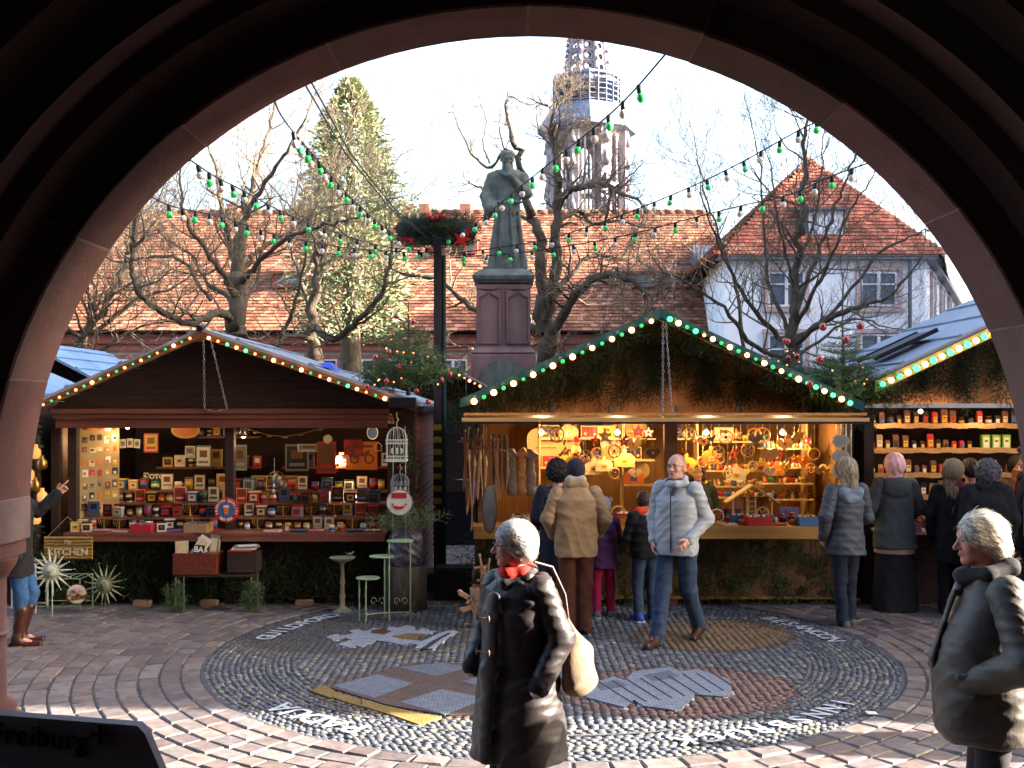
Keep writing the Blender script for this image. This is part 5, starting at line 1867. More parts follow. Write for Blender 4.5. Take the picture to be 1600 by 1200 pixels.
def finger_fields(w, d, side, curl=.5, scale=1.0, palm=(0, 0, -1), point=False):
 """a hand at wrist w along d; palm gives the palm's normal; unequal bent fingers and a thumb"""
 d = Vector(d).normalized()
 pn = Vector(palm)
 pn = (pn - d * pn.dot(d)).normalized()
 x = d.cross(pn).normalized() * side
 w = Vector(w)
 k = scale
 A = lambda v: np.array(v)
 pr = [cap(A(w), A(w + d * .04 * k), .024 * k, .026 * k), cap(A(w + d * .03 * k + x * .018 * k), A(w + d * .085 * k + x * .026 * k), .016 * k, .013 * k), cap(A(w + d * .03 * k - x * .018 * k), A(w + d * .082 * k - x * .024 * k), .016 * k, .012 * k), cap(A(w + d * .03 * k), A(w + d * .087 * k), .018 * k, .014 * k)]
 ks = [.012] * 4
 for i, (ox, L, cw) in enumerate(((.027, .072, 1), (.009, .080, 1), (-.009, .074, 1), (-.026, .058, 1))):
  c = curl if not (point and i == 0) else .03
  if point and i > 0:
   c = 1.25
  p = w + d * .085 * k + x * ox * k
  dd = d + x * ox * .9
  dd.normalize()
  r = (.0092 - .0006 * i) * k
  for sgm, f in enumerate((.45, .32, .23)):
   a = c * (.7 if sgm == 0 else 1.0)
   dd = (dd * math.cos(a) + pn * math.sin(a)).normalized()
   q = p + dd * L * f * k
   pr.append(cap(A(p), A(q), r, r * .88))
   ks.append(.004)
   p = q
   r *= .9
 p = w + d * .025 * k + x * .024 * k
 for dd, L, r in (((x * .75 + d * .6 + pn * .35).normalized(), .038, .0125), ((x * .35 + d * .85 + pn * .35).normalized(), .030, .0105), ((x * .1 + d * .9 + pn * .4).normalized(), .022, .009)):
  q = p + dd * L * k
  pr.append(cap(A(p), A(q), r * k, r * k * .9))
  ks.append(.006)
  p = q
 return pr, ks
def build_body(p, show_hands=('R', 'L'), neck_r=.055, head=True, jaw=1.0, thin=1.0, curl=.6, palm=None, point=None, bodyres=None):
 """the figure itself: one continuous skin mesh"""
 J, s = p['J'], p['s']
 M = np.array(Euler(p['headrot']).to_matrix())
 hc = J['head']
 pc = []
 t = thin
 base = [cap(J['pelvis'], J['chest'], .095 * t, .105 * t, (1.25, .85, 1)), cap(J['chest'], J['neck'] - (0, 0, .03), .10 * t, .05), cap(J['neck'] - (0, 0, .05), hc + M @ np.array((0, -.02, -.05)), .052, .050)]
 for sd_ in 'RL':
  base += [cap(J['chest'] * .4 + J['sh' + sd_] * .6, J['sh' + sd_], .055, .050), cap(J['sh' + sd_], J['el' + sd_], .045, .036), cap(J['el' + sd_], J['wr' + sd_], .035, .024)]
  base += [cap(J['hi' + sd_], J['kn' + sd_], .072 * t, .048), cap(J['kn' + sd_], J['an' + sd_], .046, .032), cap(J['an' + sd_], J['to' + sd_], .032, .026)]
 base = [b for b in base]
 V, Q = field_mesh(base, .022, k=.035)
 pc.append((V * s, Q, 0))
 hp, hk, cuts, T = head_fields(hc, M, jaw=jaw)
 nk = [cap(J['neck'] - np.array((0, -.005, .02)), hc + M @ np.array((0, -.022, -.04)), neck_r, neck_r * .92)]
 V, Q = field_mesh(hp + nk, p['headres'], ks=hk + [.022], cuts=cuts)
 pc.append((V * s, Q, 0))
 for sd_ in show_hands:
  d = J['wr' + sd_] - J['el' + sd_]
  d = d / np.linalg.norm(d)
  dd = p['hand'].get('d' + sd_, d)
  pl = (palm or {}).get(sd_, (-1 if sd_ == 'R' else 1, 0, 0))
  hp2, hk2 = finger_fields(J['wr' + sd_], dd, 1 if sd_ == 'R' else -1, curl, 1.0, pl, point == sd_)
  V, Q = field_mesh(hp2, .0045 if p['headres'] < .008 else .006, ks=hk2, pad=.01)
  pc.append((V * s, Q, 0))
 o = join_fields('body', pc, [SKINS[p['skin']]], p['root'])
 for sx in (1, -1):
  b = MB()
  q = T(.030 * sx, .0750, .009) * s
  b.ball(q, .0125 * s, 0, 12, 8)
  b.ball(T(.030 * sx, .0832, .009) * s, (.0072 * s, .0052 * s, .0072 * s), 1, 10, 6)
  b.build('eye', [EYEW, EYED], o)
  b = MB()
  pts = [T((.014 + .011 * i) * sx, .0905 - .0018 * i * i, .024 + .004 * math.sin(i * .9)) * s for i in range(4)]
  b.tube(pts, [.0022 * s, .003 * s, .0028 * s, .0015 * s], 5)
  b.build('eyebrow', p.get('browmat', EYED), o)
 b = MB()
 b.tube([T(-.020, .0925, -.0565) * s, T(-.008, .0975, -.0545) * s, T(.008, .0975, -.0545) * s, T(.020, .0925, -.0565) * s], [.001, .0028 * s, .0028 * s, .001], 6)
 b.tube([T(-.016, .0915, -.0615) * s, T(0, .0965, -.0635) * s, T(.016, .0915, -.0615) * s], [.001, .0036 * s, .001], 6)
 b.build('lips', mat('lips', hexc('a8645a'), hexc('985548'), 10, .5), o)
 p['T'] = T
 p['M'] = M
 p['body'] = o
 return o
def garment(p, name, prims, m, k=.03, ks=None, warp=None, cuts=(), res=None, parent=None, scale=True):
 slv = [f for f in prims if hasattr(f, 'k')]
 if slv and p['res'] < .0125:      # sleeves as pieces of their own, creased across the arm
  prims = [f for f in prims if not hasattr(f, 'k')]
  for i in range(0, len(slv), 2):
   V, Q = field_mesh(slv[i:i + 2], (res or p['res']) * .9, k=.03, warp=[folds(.0075, 22, 3 + i, 1.0), folds(.0035, 45, 5 + i)])
   np_mesh('sleeve', V * p['s'], Q, m, p['root'])
 if ks is None:
  ks = [getattr(f, 'k', k) for f in prims]
 V, Q = field_mesh(prims, res or p['res'], k=k, ks=ks, warp=warp, cuts=cuts)
 if not len(V):
  return None
 return np_mesh(name, V * p['s'], Q, m, parent or p['root'])
class Sleeves(list):
 pass
def sleeves(p, r=(.075, .062, .052), sides='RL'):
 J = p['J']
 out = []
 for sd_ in sides:
  a = cap(J['sh' + sd_] + np.array((-.02 if sd_ == 'R' else .02, 0, -.01)), J['el' + sd_], r[0], r[1])
  b = cap(J['el' + sd_], J['wr' + sd_] * .97 + J['el' + sd_] * .03, r[1], r[2])
  a.k, b.k = .016, .012
  out += [a, b]
 return out
def trousers(p, m, r=(.098, .070, .062), warp=None, hem=.06, name='trousers', res=None):
 J = p['J']
 pr = [cap(J['pelvis'] + np.array((-.05, 0, 0)), J['pelvis'] + np.array((.05, 0, 0)), .125, .125, (1, .85, .9))]
 for sd_ in 'RL':
  an = J['an' + sd_] + (J['kn' + sd_] - J['an' + sd_]) * (hem - .06) / .4
  pr += [cap(J['hi' + sd_], J['kn' + sd_], r[0], r[1]), cap(J['kn' + sd_], an - np.array((0, 0, .03)), r[1], r[2])]
 return garment(p, name, pr, m, k=.03, warp=warp if warp is not None else folds(.006, 16, 3), res=res)
def shoes(p, m, sole=None, size=1.0, name='shoe'):
 J = p['J']
 for sd_ in 'RL':
  a, t = J['an' + sd_], J['to' + sd_]
  d = t - a
  d[2] = 0
  L = np.linalg.norm(d)
  d = d / max(L, 1e-6)
  pitch = (a[2] - .09 - (t[2] - .03)) if True else 0
  heel = a - d * .045 + np.array((0, 0, -.045))
  toe = t + d * .035
  mid = (heel + toe) / 2 + np.array((0, 0, .022))
  pr = [cap(heel, mid, .040 * size, .043 * size), cap(mid, toe + np.array((0, 0, .0)), .043 * size, .034 * size, None), cap(a + np.array((0, 0, .01)), heel, .042, .038)]
  pr = [cap(heel, toe, .040 * size, .037 * size), cap(a + np.array((0, 0, .015)), (heel + toe) / 2, .043 * size, .042 * size)]
  o = garment(p, name, pr, m, k=.03, res=.010)
  if o is not None and sole is not None:
   b = MB()
   hs, ts = heel * p['s'], toe * p['s']
   hs = Vector(hs) - Vector((0, 0, .032 * p['s']))
   ts = Vector(ts) - Vector((0, 0, .030 * p['s']))
   b.bar(hs - Vector(d) * .035, ts + Vector(d) * .028, .082 * size * p['s'], .018)
   b.build('sole', sole, o, .006)
def hair_cap(p, m, grow=.012, front=.060, low=-.02, amp=.006, f=60, res=None, name='hair', curl=None, extra=(), extra_ks=None, wav=3.0, browline=.055, back=-.05, widen=0.0, sides=.03):
 """hair over the skull, cut away from the face"""
 c, M = p['J']['head'], p['M']
 def T(*q):
  return c + M @ np.array(q, float)
 e = Matrix(M.tolist()).to_euler()
 rot = (e.x, e.y, e.z)
 pr = [ell(T(0, -.018, .036), (.078 + grow + widen, .097 + grow, .088 + grow), rot), ell(T(0, -.045, -.010), (.072 + grow + widen, .070 + grow, .075 + grow), rot)] + list(extra(T) if callable(extra) else extra)
 ks = [.03, .03] + [.02] * (len(pr) - 2)
 cuts = [(ell(T(0, .125, -.035), (.085, .075, .092 + browline - .055), rot), .012)]
 cuts.append((cap(T(-.2, .09, -.075 + low), T(.2, .09, -.075 + low), .088), .02))
 lp = (strands(amp, f, p['J']['head'][0] * 9 + grow * 50, wav) if curl is None else curls(*curl))
 cc = c
 def warp(q):
  return lp(q - cc)
 V, Q = field_mesh(pr, res or p['headres'], ks=ks, cuts=cuts, warp=warp)
 return np_mesh(name, V * p['s'], Q, m, p['root'])
def strips(p, name, src, m, n, L, w, cols, flow, seed=0, lift=.35, jit=.35):
 """loose locks of hair over the hair's own surface: thin bent ribbons that follow flow"""
 me = src.data
 V = np.empty(len(me.vertices) * 3, np.float32)
 me.vertices.foreach_get('co', V)
 V = V.reshape(-1, 3)
 N = np.empty(len(me.vertices) * 3, np.float32)
 me.vertices.foreach_get('normal', N)
 N = N.reshape(-1, 3)
 rg = np.random.default_rng(seed)
 k = rg.integers(0, len(V), n)
 P0, Nn = V[k], N[k]
 M = p['M']
 fl = np.array([M @ np.array(f) for f in (flow(P0 / p['s'] - p['J']['head']) if callable(flow) else np.tile(flow, (n, 1)))])
 fl = fl + rg.normal(0, jit, (n, 3))
 fl = fl - Nn * (fl * Nn).sum(1)[:, None]
 fl /= np.linalg.norm(fl, axis=1)[:, None] + 1e-9
 sd_ = np.cross(fl, Nn)
 Ls = L * rg.uniform(.5, 1.2, n)[:, None]
 pts = []
 for t, h in ((0, 0.0), (.35, .10), (.7, .12), (1.0, .02)):
  c = P0 + fl * Ls * t + Nn * (Ls * h * lift + .0015 - Ls * .25 * t * t)
  ww = w * (1 - .75 * t)
  pts += [c - sd_ * ww, c + sd_ * ww]
 A = np.stack(pts, 1).reshape(-1, 3)
 f = np.array([(0, 1, 3, 2), (2, 3, 5, 4), (4, 5, 7, 6)])
 Fc = (f[None] + (np.arange(n) * 8)[:, None, None]).reshape(-1, 4)
 c = np.array(cols)[rg.integers(0, len(cols), n)] * rg.uniform(.75, 1.2, (n, 1))
 return np_mesh(name, A, Fc, m, src, smooth=True, col=np.repeat(c, 8, 0))
HAIRM = vcol_mat('hair strands', .5, .0, 60, var=.15, vscale=60, spec=.45)
def back_flow(q):
 f = np.zeros_like(q)
 f[:, 1] = -.8
 f[:, 2] = -.5 - np.clip(-q[:, 1] * 9, 0, 1.2)
 f[:, 0] = q[:, 0] * 2
 return f
def glasses(p, m, w=.026, hgt=.017):
 T, s = p['T'], p['s']
 b = MB()
 for sx in (1, -1):
  ring = [T(.031 * sx + w * math.cos(t), .104 - .06 * abs(.031 + w * math.cos(t) * sx) ** 1.3 * .8, .006 + hgt * math.sin(t)) * s for t in [2 * PI * i / 16 for i in range(17)]]
  b.tube(ring, .0018 * s, 6, cap=False)
  b.tube([T(.057 * sx, .098, .012) * s, T(.078 * sx, .06, .012) * s, T(.081 * sx, -.005, .010) * s], .0018 * s, 6)
 b.tube([T(-.006, .104, .010) * s, T(0, .106, .013) * s, T(.006, .104, .010) * s], .0017 * s, 6)
 b.build('glasses', m, p['root'])
def cloth(name, a, b=None, rough=.85, bump=.5, bs=300, sc=14, spec=.2):
 return mat(name, hexc(a), hexc(b) if b else None, sc, rough, bump, bs, spec=spec, dist=.0012)
def shiny_cloth(name, a, b, rough=.42, spec=.5):
 return mat(name, hexc(a), hexc(b), 10, rough, .35, 60, spec=spec, dist=.004)
JEANS = cloth('blue jeans', '3d4d66', '2c394f', .9, .6, 350, 22)
BLACKC = cloth('black cloth', '232327', '19191d', .9)
BLACKL = mat('black leather', hexc('1e1b1b'), hexc('151313'), 12, .35, .3, 60)
BROWNL = mat('brown leather', hexc('4b2a24'), hexc('36201c'), 12, .35, .3, 60)
SOLEB = mat('dark rubber sole', hexc('1b1a1a'), hexc('131212'), 12, .8)
# ---------------------------------------------------------------- 1 the woman in the long black quilted coat, foreground
def at_px(u, v_feet=None, d=None):
 d = d if d else FPX * EYE / (v_feet - V0)
 return ((u - 800) / FPX * d, d, 0)
W1_ = person('grey-haired woman in long black quilted coat with red scarf looking sideways', at_px(808, d=5.45), R(140), 1.66, 'ruddy', headrot=(R(-4), 0, R(-48)), res=.011, headres=.0052,
             joints=dict(head=(0, .030, 1.595), neck=(0, .005, 1.43), elR=(.25, -.05, 1.13), wrR=(.235, .09, .93), elL=(-.255, -.05, 1.12), wrL=(-.235, .10, .90), shR=(.175, -.01, 1.385), shL=(-.175, -.01, 1.385)))
W1_['browmat'] = mat('grey brow', hexc('8a8480'), None, 5, .8)
build_body(W1_, show_hands=(), jaw=1.0)
GREYH = mat('silver grey hair', hexc('b9b4b2'), hexc('8f8988'), 60, .45, .6, 160, stretch=(1, 1, .3), spec=.4)
HG = hair_cap(W1_, GREYH, .014, low=-.030, amp=.0012, f=230, browline=.068, res=.006)
strips(W1_, 'loose_locks', HG, HAIRM, 3600, .055, .0018, [hexc('cdc8c6'), hexc('a5a09e'), hexc('8a8482'), hexc('dedbd8')], back_flow, 1, .35, .32)
BCOAT = mat('black quilted nylon', hexc('332c2c'), hexc('231d1d'), 9, .48, .4, 40, spec=.4, dist=.004)
J = W1_['J']
garment(W1_, 'coat', [loft([(.46, 0, -.02, .265, .235), (.60, 0, -.015, .26, .22), (.90, 0, -.01, .23, .18), (1.08, 0, 0, .195, .155), (1.25, 0, .0, .205, .155), (1.36, 0, 0, .185, .125), (1.43, 0, .0, .11, .095), (1.455, 0, .0, .085, .08)])] + sleeves(W1_, (.080, .076, .060)),
  BCOAT, k=.028, warp=[folds(.0085, 12, 2.0), folds(.004, 31, 7.0), quilt(.002, .15, 1)], res=.0085)
# collar standing open and the flap down the front
garment(W1_, 'collar', [cap((-.09, .02, 1.42), (0, .10, 1.40), .040, .034), cap((.09, .02, 1.42), (0, .10, 1.40), .040, .034), cap((-.09, .02, 1.42), (-.04, -.07, 1.455), .038), cap((.09, .02, 1.42), (.04, -.07, 1.455), .038), cap((-.04, -.07, 1.455), (.04, -.07, 1.455), .038)], BCOAT, k=.02, cuts=[(ell((0, .015, 1.50), (.072, .080, .085)), .01)], warp=folds(.005, 22, 6), res=.008)
garment(W1_, 'coat_flap', [cap((.02, .165, 1.34), (.03, .195, .95), .030, .035, (1.5, .6, 1)), cap((.03, .195, .95), (.03, .235, .50), .035, .030, (1.5, .6, 1))], BCOAT, warp=folds(.004, 18, 9), res=.009)
for sd_, sx in (('R', 1), ('L', -1)):
 w_ = J['wr' + sd_]
 garment(W1_, 'cuff', [cap(w_ + (J['el' + sd_] - w_) * .10, w_ + (J['el' + sd_] - w_) * -.02, .056, .058)], mat('dark fur cuff', hexc('2a2020'), hexc('1c1616'), 80, .9, .9, 200), warp=curls(.0015, 150), res=.007)
 garment(W1_, 'shirt_cuff', [cap(w_ - (J['el' + sd_] - w_) * .06, w_ - (J['el' + sd_] - w_) * .10, .042)], mat('white knit cuff', hexc('d8d4d0'), hexc('bfbab6'), 30, .9), res=.007)
garment(W1_, 'folded_hood', [cap((-.15, -.03, 1.40), (-.07, -.11, 1.37), .060, .065), cap((.15, -.03, 1.40), (.07, -.11, 1.37), .060, .065), cap((-.07, -.11, 1.37), (.07, -.11, 1.37), .066)], BCOAT, k=.03, warp=folds(.014, 26, 4), res=.008)
garment(W1_, 'scarf', [cap((-.062, .03, 1.455), (0, .082, 1.445), .034), cap((.062, .03, 1.455), (0, .082, 1.445), .034), cap((-.062, .03, 1.455), (-.03, -.055, 1.485), .032), cap((.062, .03, 1.455), (.03, -.055, 1.485), .032), cap((-.03, -.055, 1.485), (.03, -.055, 1.485), .032), cap((0, .088, 1.44), (0, .105, 1.33), .036, .018, (1.3, .7, 1))], mat('red wool scarf', hexc('c8281c'), hexc('a01c14'), 20, .85, .6, 150), k=.02, warp=folds(.006, 40, 1), res=.0065)
glasses(W1_, mat('dark spectacle frame', hexc('2a2022'), None, 5, .3))
trousers(W1_, BLACKC, res=.016)
shoes(W1_, BLACKL, SOLEB)
for z in (1.19, 1.02):      # toggles on the flap
 b = MB()
 for x in (.00, .075):
  b.ball((x, .225, z), (.010, .007, .018), 0, 8, 6)
 b.tube([(0, .228, z), (.075, .228, z)], .005, 5)
 b.build('toggle', mat('horn toggle', hexc('6f5c4a'), hexc('54453a'), 20, .5), W1_['root'])
# shoulder bag hanging behind her
bag = person  # (name kept free)
hb = empty('shoulder_bag', (0, 0, 0), 'soft pale brown shoulder bag hanging behind the black-coated woman', 'bag')
hb.location = W1_['root'].location
hb.rotation_euler = (0, 0, R(140))
V, Q = field_mesh([ell((-.25, -.19, .92), (.07, .115, .15)), cap((-.24, -.17, 1.05), (-.21, -.16, 1.16), .04, .012), ell((-.25, -.21, .84), (.075, .12, .085))], .009, k=.04, warp=folds(.010, 10, 5))
np_mesh('pouch', V, Q, mat('pale brown canvas leather', hexc('7d6a58'), hexc('645342'), 6, .75, .4, 60), hb)
b = MB()
b.tube([(-.21, -.17, 1.10), (-.18, -.17, 1.28), (-.12, -.14, 1.42), (-.09, -.03, 1.455)], .008, 8)
b.build('strap', BROWNL, hb)
# ---------------------------------------------------------------- 2 the old man at the right, foreground
W2 = person('old man with swept-back white hair and bulky dark jacket walking past', at_px(1549, d=5.0), R(76), 1.74, 'ruddy', headrot=(R(-6), 0, R(12)), res=.011, headres=.0052,
   joints=dict(head=(0, .055, 1.60), neck=(0, .02, 1.45), shR=(.20, -.03, 1.40), shL=(-.215, -.03, 1.39), elR=(.27, -.06, 1.14), wrR=(.06, .08, 1.0), elL=(-.345, -.09, 1.10), wrL=(-.13, .15, .95)))
W2['browmat'] = mat('grey brow', (0, 0, 0))
build_body(W2, show_hands=(), jaw=1.15, neck_r=.062)
WHITEH = mat('white grey hair', hexc('cfc8b8'), hexc('a59d90'), 60, .5, .6, 160, stretch=(1, 1, .3), spec=.35)
HW = hair_cap(W2, WHITEH, .010, low=-.030, amp=.0010, f=200, browline=.080, res=.006, wav=2,
         extra=lambda T: [cap(T(0, -.09, -.02), T(0, -.095, -.085), .055, .035), cap(T(.05, -.05, -.03), T(.05, -.06, -.09), .035, .022), cap(T(-.05, -.05, -.03), T(-.05, -.06, -.09), .035, .022)])
strips(W2, 'loose_locks', HW, HAIRM, 3600, .085, .0020, [hexc('dcd4c4'), hexc('b5ab9b'), hexc('93897b'), hexc('e6e0d4')], back_flow, 2, .35, .22)
DJ = mat('dark waxed jacket', hexc('544d46'), hexc('3b362f'), 7, .55, .45, 45, spec=.4, dist=.005)
garment(W2, 'jacket', [loft([(.68, 0, .03, .22, .205), (.72, 0, .04, .235, .215), (1.0, 0, .05, .23, .215), (1.15, 0, .035, .225, .195), (1.30, 0, .0, .21, .16), (1.40, 0, -.01, .16, .125), (1.46, 0, .01, .11, .10)])] + sleeves(W2, (.090, .084, .070)), DJ, k=.04, warp=[folds(.012, 9, 5), folds(.005, 26, 2)], res=.008)
garment(W2, 'collar', [cap((-.10, .03, 1.45), (-.02, .125, 1.43), .042), cap((.10, .03, 1.45), (.02, .125, 1.43), .042), cap((-.10, .03, 1.45), (-.04, -.075, 1.485), .042), cap((.10, .03, 1.45), (.04, -.075, 1.485), .042), cap((-.04, -.075, 1.485), (.04, -.075, 1.485), .042)], mat('black collar knit', hexc('2f2c2e'), hexc('232022'), 30, .9, .5, 120), k=.02, warp=folds(.006, 20, 3), res=.008, cuts=[(ell((0, .04, 1.53), (.078, .085, .09)), .01)])
garment(W2, 'scarf', [cap((0, .12, 1.42), (.02, .145, 1.35), .036, .025)], mat('grey wool scarf', hexc('8e8c90'), hexc('737176'), 20, .9, .6, 150), warp=folds(.006, 40, 2), res=.008)
garment(W2, 'placket', [cap((-.02, .165, 1.36), (-.02, .262, 1.05), .014, .014, (2.2, 1, 1)), cap((-.02, .262, 1.05), (-.02, .245, .74), .014, .014, (2.2, 1, 1))], DJ, warp=folds(.003, 20), res=.008)
garment(W2, 'pocket_flap', [cap((-.235, .06, 1.02), (-.20, .17, 1.0), .020, .020)], DJ, warp=folds(.004, 20), res=.008)
garment(W2, 'pocket_flap', [cap((.22, .17, .98), (.17, .23, .97), .035, .03)], DJ, warp=folds(.005, 20), res=.01)
trousers(W2, cloth('dark grey trousers', '36343a', '28272c'), res=.016)
shoes(W2, BLACKL, SOLEB)
# ---------------------------------------------------------------- 3 the bald man in the pale grey jacket
W3 = person('bald man with glasses in pale grey zip jacket and jeans striding past the stalls', at_px(1058, 1003), R(150), 1.80, 'fair', headrot=(R(2), 0, R(-6)), res=.011, headres=.0055,
   joints=dict(head=(0, .02, 1.60), elR=(.24, -.05, 1.13), wrR=(.20, .07, .92), elL=(-.25, -.07, 1.13), wrL=(-.165, .135, .955), hiR=(.09, 0, .90), hiL=(-.09, 0, .90),
      knR=(.10, .10, .50), anR=(.09, .26, .085), toR=(.10, .44, .04), knL=(-.10, -.03, .47), anL=(-.11, -.27, .14), toL=(-.12, -.12, .03)))
build_body(W3, show_hands=('R', 'L'), jaw=1.1, curl=.5)
GJ = mat('pale grey jacket', hexc('b3b8bd'), hexc('9ea4aa'), 8, .6, .4, 70, spec=.3, dist=.003)
garment(W3, 'jacket', [loft([(.80, 0, .015, .200, .150), (.85, 0, .015, .205, .150), (1.0, 0, .01, .205, .148), (1.15, 0, .0, .205, .145), (1.30, 0, -.0, .205, .140), (1.39, 0, -.01, .15, .105), (1.44, 0, 0, .10, .085)])] + sleeves(W3, (.083, .075, .052)), GJ, k=.035, warp=[folds(.010, 13, 8), folds(.004, 32, 3)], res=.0085)
garment(W3, 'collar', [cap((-.085, .03, 1.45), (-.025, .09, 1.45), .038), cap((.085, .03, 1.45), (.025, .09, 1.45), .038), cap((-.085, .03, 1.46), (-.04, -.06, 1.49), .038), cap((.085, .03, 1.46), (.04, -.06, 1.49), .038), cap((-.04, -.06, 1.49), (.04, -.06, 1.49), .038)], GJ, k=.02, warp=folds(.004, 20, 3), res=.008, cuts=[(ell((0, .02, 1.54), (.068, .075, .085)), .01)])
garment(W3, 'scarf', [cap((-.03, .085, 1.44), (.0, .10, 1.36), .03, .022), cap((-.05, .03, 1.46), (.05, .05, 1.46), .045)], cloth('dark patterned scarf', '5d6374', '3b4050', sc=60), res=.009)
b = MB()
zl = [(.0, .158, 1.40), (.0, .163, 1.25), (.0, .160, 1.05), (.0, .166, .84)]
b.tube(np.array(zl) * W3['s'], .006, 6)
b.build('zip', mat('dark zip', hexc('23262e'), None, 5, .4), W3['root'])
b = MB()
sc_ = W3['s']
ring = [(-.298 * sc_, (-.035 + .022 * math.cos(t)) * sc_, (1.30 + .022 * math.sin(t)) * sc_) for t in [2 * PI * i / 12 for i in range(13)]]
b.tube(ring, .004, 5, cap=False)
b.build('sleeve_badge', mat('dark zip', (0, 0, 0)), W3['root'])
glasses(W3, mat('dark spectacle frame', (0, 0, 0)), .026, .014)
trousers(W3, JEANS, (.100, .078, .070), warp=folds(.009, 18, 2), res=.010)
shoes(W3, BROWNL, SOLEB)
hair_cap(W3, mat('short grey stubble', hexc('a58a7c'), hexc('8d7466'), 40, .8), -.004, amp=.0005, browline=.10, low=-.01)
# ---------------------------------------------------------------- 4 the man in the tan sheepskin coat, seen from behind
W4 = person('man in tan sheepskin coat and brown trousers seen from behind at the toy stall', at_px(900, 990), R(0), 1.74, 'fair', headrot=(R(-14), 0, 0), res=.012,
   joints=dict(head=(0, .055, 1.585), neck=(0, .02, 1.44), shR=(.20, -.01, 1.39), shL=(-.20, -.01, 1.39), elR=(.275, -.03, 1.13), wrR=(.22, .12, .96), elL=(-.275, -.03, 1.13), wrL=(-.22, .12, .96), anR=(.075, -.02, .09), anL=(-.075, -.02, .09), knR=(.08, .01, .49), knL=(-.08, .01, .49), toR=(.10, .14, .03), toL=(-.09, .14, .03)))
build_body(W4, show_hands=())
TAN = mat('tan sheepskin', hexc('b0946f'), hexc('94775a'), 5, .9, .5, 50, spec=.15)
garment(W4, 'coat', [loft([(.76, 0, .0, .215, .165), (.95, 0, .0, .215, .16), (1.15, 0, 0, .225, .155), (1.32, 0, 0, .225, .145), (1.41, 0, .01, .15, .11), (1.46, 0, .02, .10, .09)])] + sleeves(W4, (.080, .076, .062)), TAN, k=.035, warp=[folds(.009, 9, 12), folds(.003, 26, 2)], res=.010)
garment(W4, 'collar', [cap((-.06, -.04, 1.475), (.06, -.04, 1.475), .050), cap((-.06, -.04, 1.475), (-.09, .04, 1.45), .045), cap((.06, -.04, 1.475), (.09, .04, 1.45), .045)], TAN, k=.02, warp=folds(.004, 20), res=.01)
garment(W4, 'fleece_collar', [cap((-.055, -.035, 1.515), (.055, -.035, 1.515), .042), cap((-.055, -.035, 1.515), (-.07, .05, 1.50), .038), cap((.055, -.035, 1.515), (.07, .05, 1.50), .038)], mat('cream fleece', hexc('c7bda8'), hexc('aaa08c'), 30, .95, .9, 120), k=.02, warp=curls(.003, 150), res=.008)
hair_cap(W4, cloth('dark knitted cap', '33303c', '26232d', sc=60), .012, low=.01, amp=.002, f=120, browline=.06, name='cap')
trousers(W4, cloth('rust brown trousers', '6b4234', '543327', sc=18), (.105, .085, .078), warp=folds(.007, 14, 6), res=.012)
shoes(W4, BLACKL, SOLEB, 1.1)
# ---------------------------------------------------------------- 5 the dark-haired person beside him
W5 = person('person with bushy dark hair in navy coat leaning over the toy counter', at_px(872, 975), R(4), 1.70, 'fair', headrot=(R(-20), 0, R(-8)), res=.014, joints=dict(head=(0, .08, 1.58), neck=(0, .03, 1.44), wrR=(.18, .22, 1.0), wrL=(-.18, .22, 1.0)))
build_body(W5, show_hands=())
NAVY = cloth('navy wool', '2a2f3f', '1f2330')
garment(W5, 'coat', [loft([(.50, 0, 0, .19, .15), (.95, 0, .0, .19, .145), (1.15, 0, 0, .18, .14), (1.35, 0, 0, .17, .12), (1.45, 0, .02, .09, .08)])] + sleeves(W5, (.075, .068, .055)), NAVY, warp=folds(.008, 11, 3))
HD = hair_cap(W5, mat('bushy dark hair', hexc('241d1b'), hexc('181413'), 30, .8, .9, 120), .034, low=-.04, curl=(.008, 80), res=.008)
strips(W5, 'loose_locks', HD, HAIRM, 1300, .03, .0022, [hexc('2a211e'), hexc('1a1412')], np.array((0, -.3, -.6)), 6, 1.5, .9)
trousers(W5, BLACKC)
shoes(W5, BLACKL)
# ---------------------------------------------------------------- 6 little girl with the knitted hat
W6 = person('small child in grey knitted hat, purple coat and pink leggings at the toy counter', at_px(943, 965), R(8), 1.26, 'fair', res=.016, headrot=(R(-8), 0, R(-10)), joints=dict(wrR=(.16, .28, 1.12), elR=(.23, .06, 1.14), wrL=(-.16, .28, 1.12), elL=(-.23, .06, 1.14), head=(0, .02, 1.62)))
build_body(W6, show_hands=())
garment(W6, 'coat', [loft([(.72, 0, 0, .22, .18), (1.0, 0, .0, .20, .16), (1.3, 0, 0, .19, .15), (1.46, 0, 0, .11, .10)])] + sleeves(W6, (.085, .078, .065)), cloth('purple coat', '4b2c58', '382142'), warp=folds(.010, 12, 4))
hair_cap(W6, cloth('grey knitted wool hat', '7f8796', '626a79', sc=90), .030, low=-.02, amp=.004, f=120, name='knitted_hat')
b = MB()
for sx in (1, -1):
 b.ball((.10 * sx * .75, -.0, 1.70 * .74), (.022, .018, .03), 0, 8, 6)
b.build('hat_ear', cloth('grey knitted wool hat', '0', '0') if False else MATS['grey knitted wool hat'], W6['root'])
trousers(W6, cloth('bright pink leggings', 'b01f4e', '8d183d'), (.10, .072, .062), name='leggings')
shoes(W6, cloth('grey blue trainers', '6a7688', '4c5566'), mat('white sole', hexc('c9ccd0'), hexc('b0b3b8'), 8, .6), 1.25)
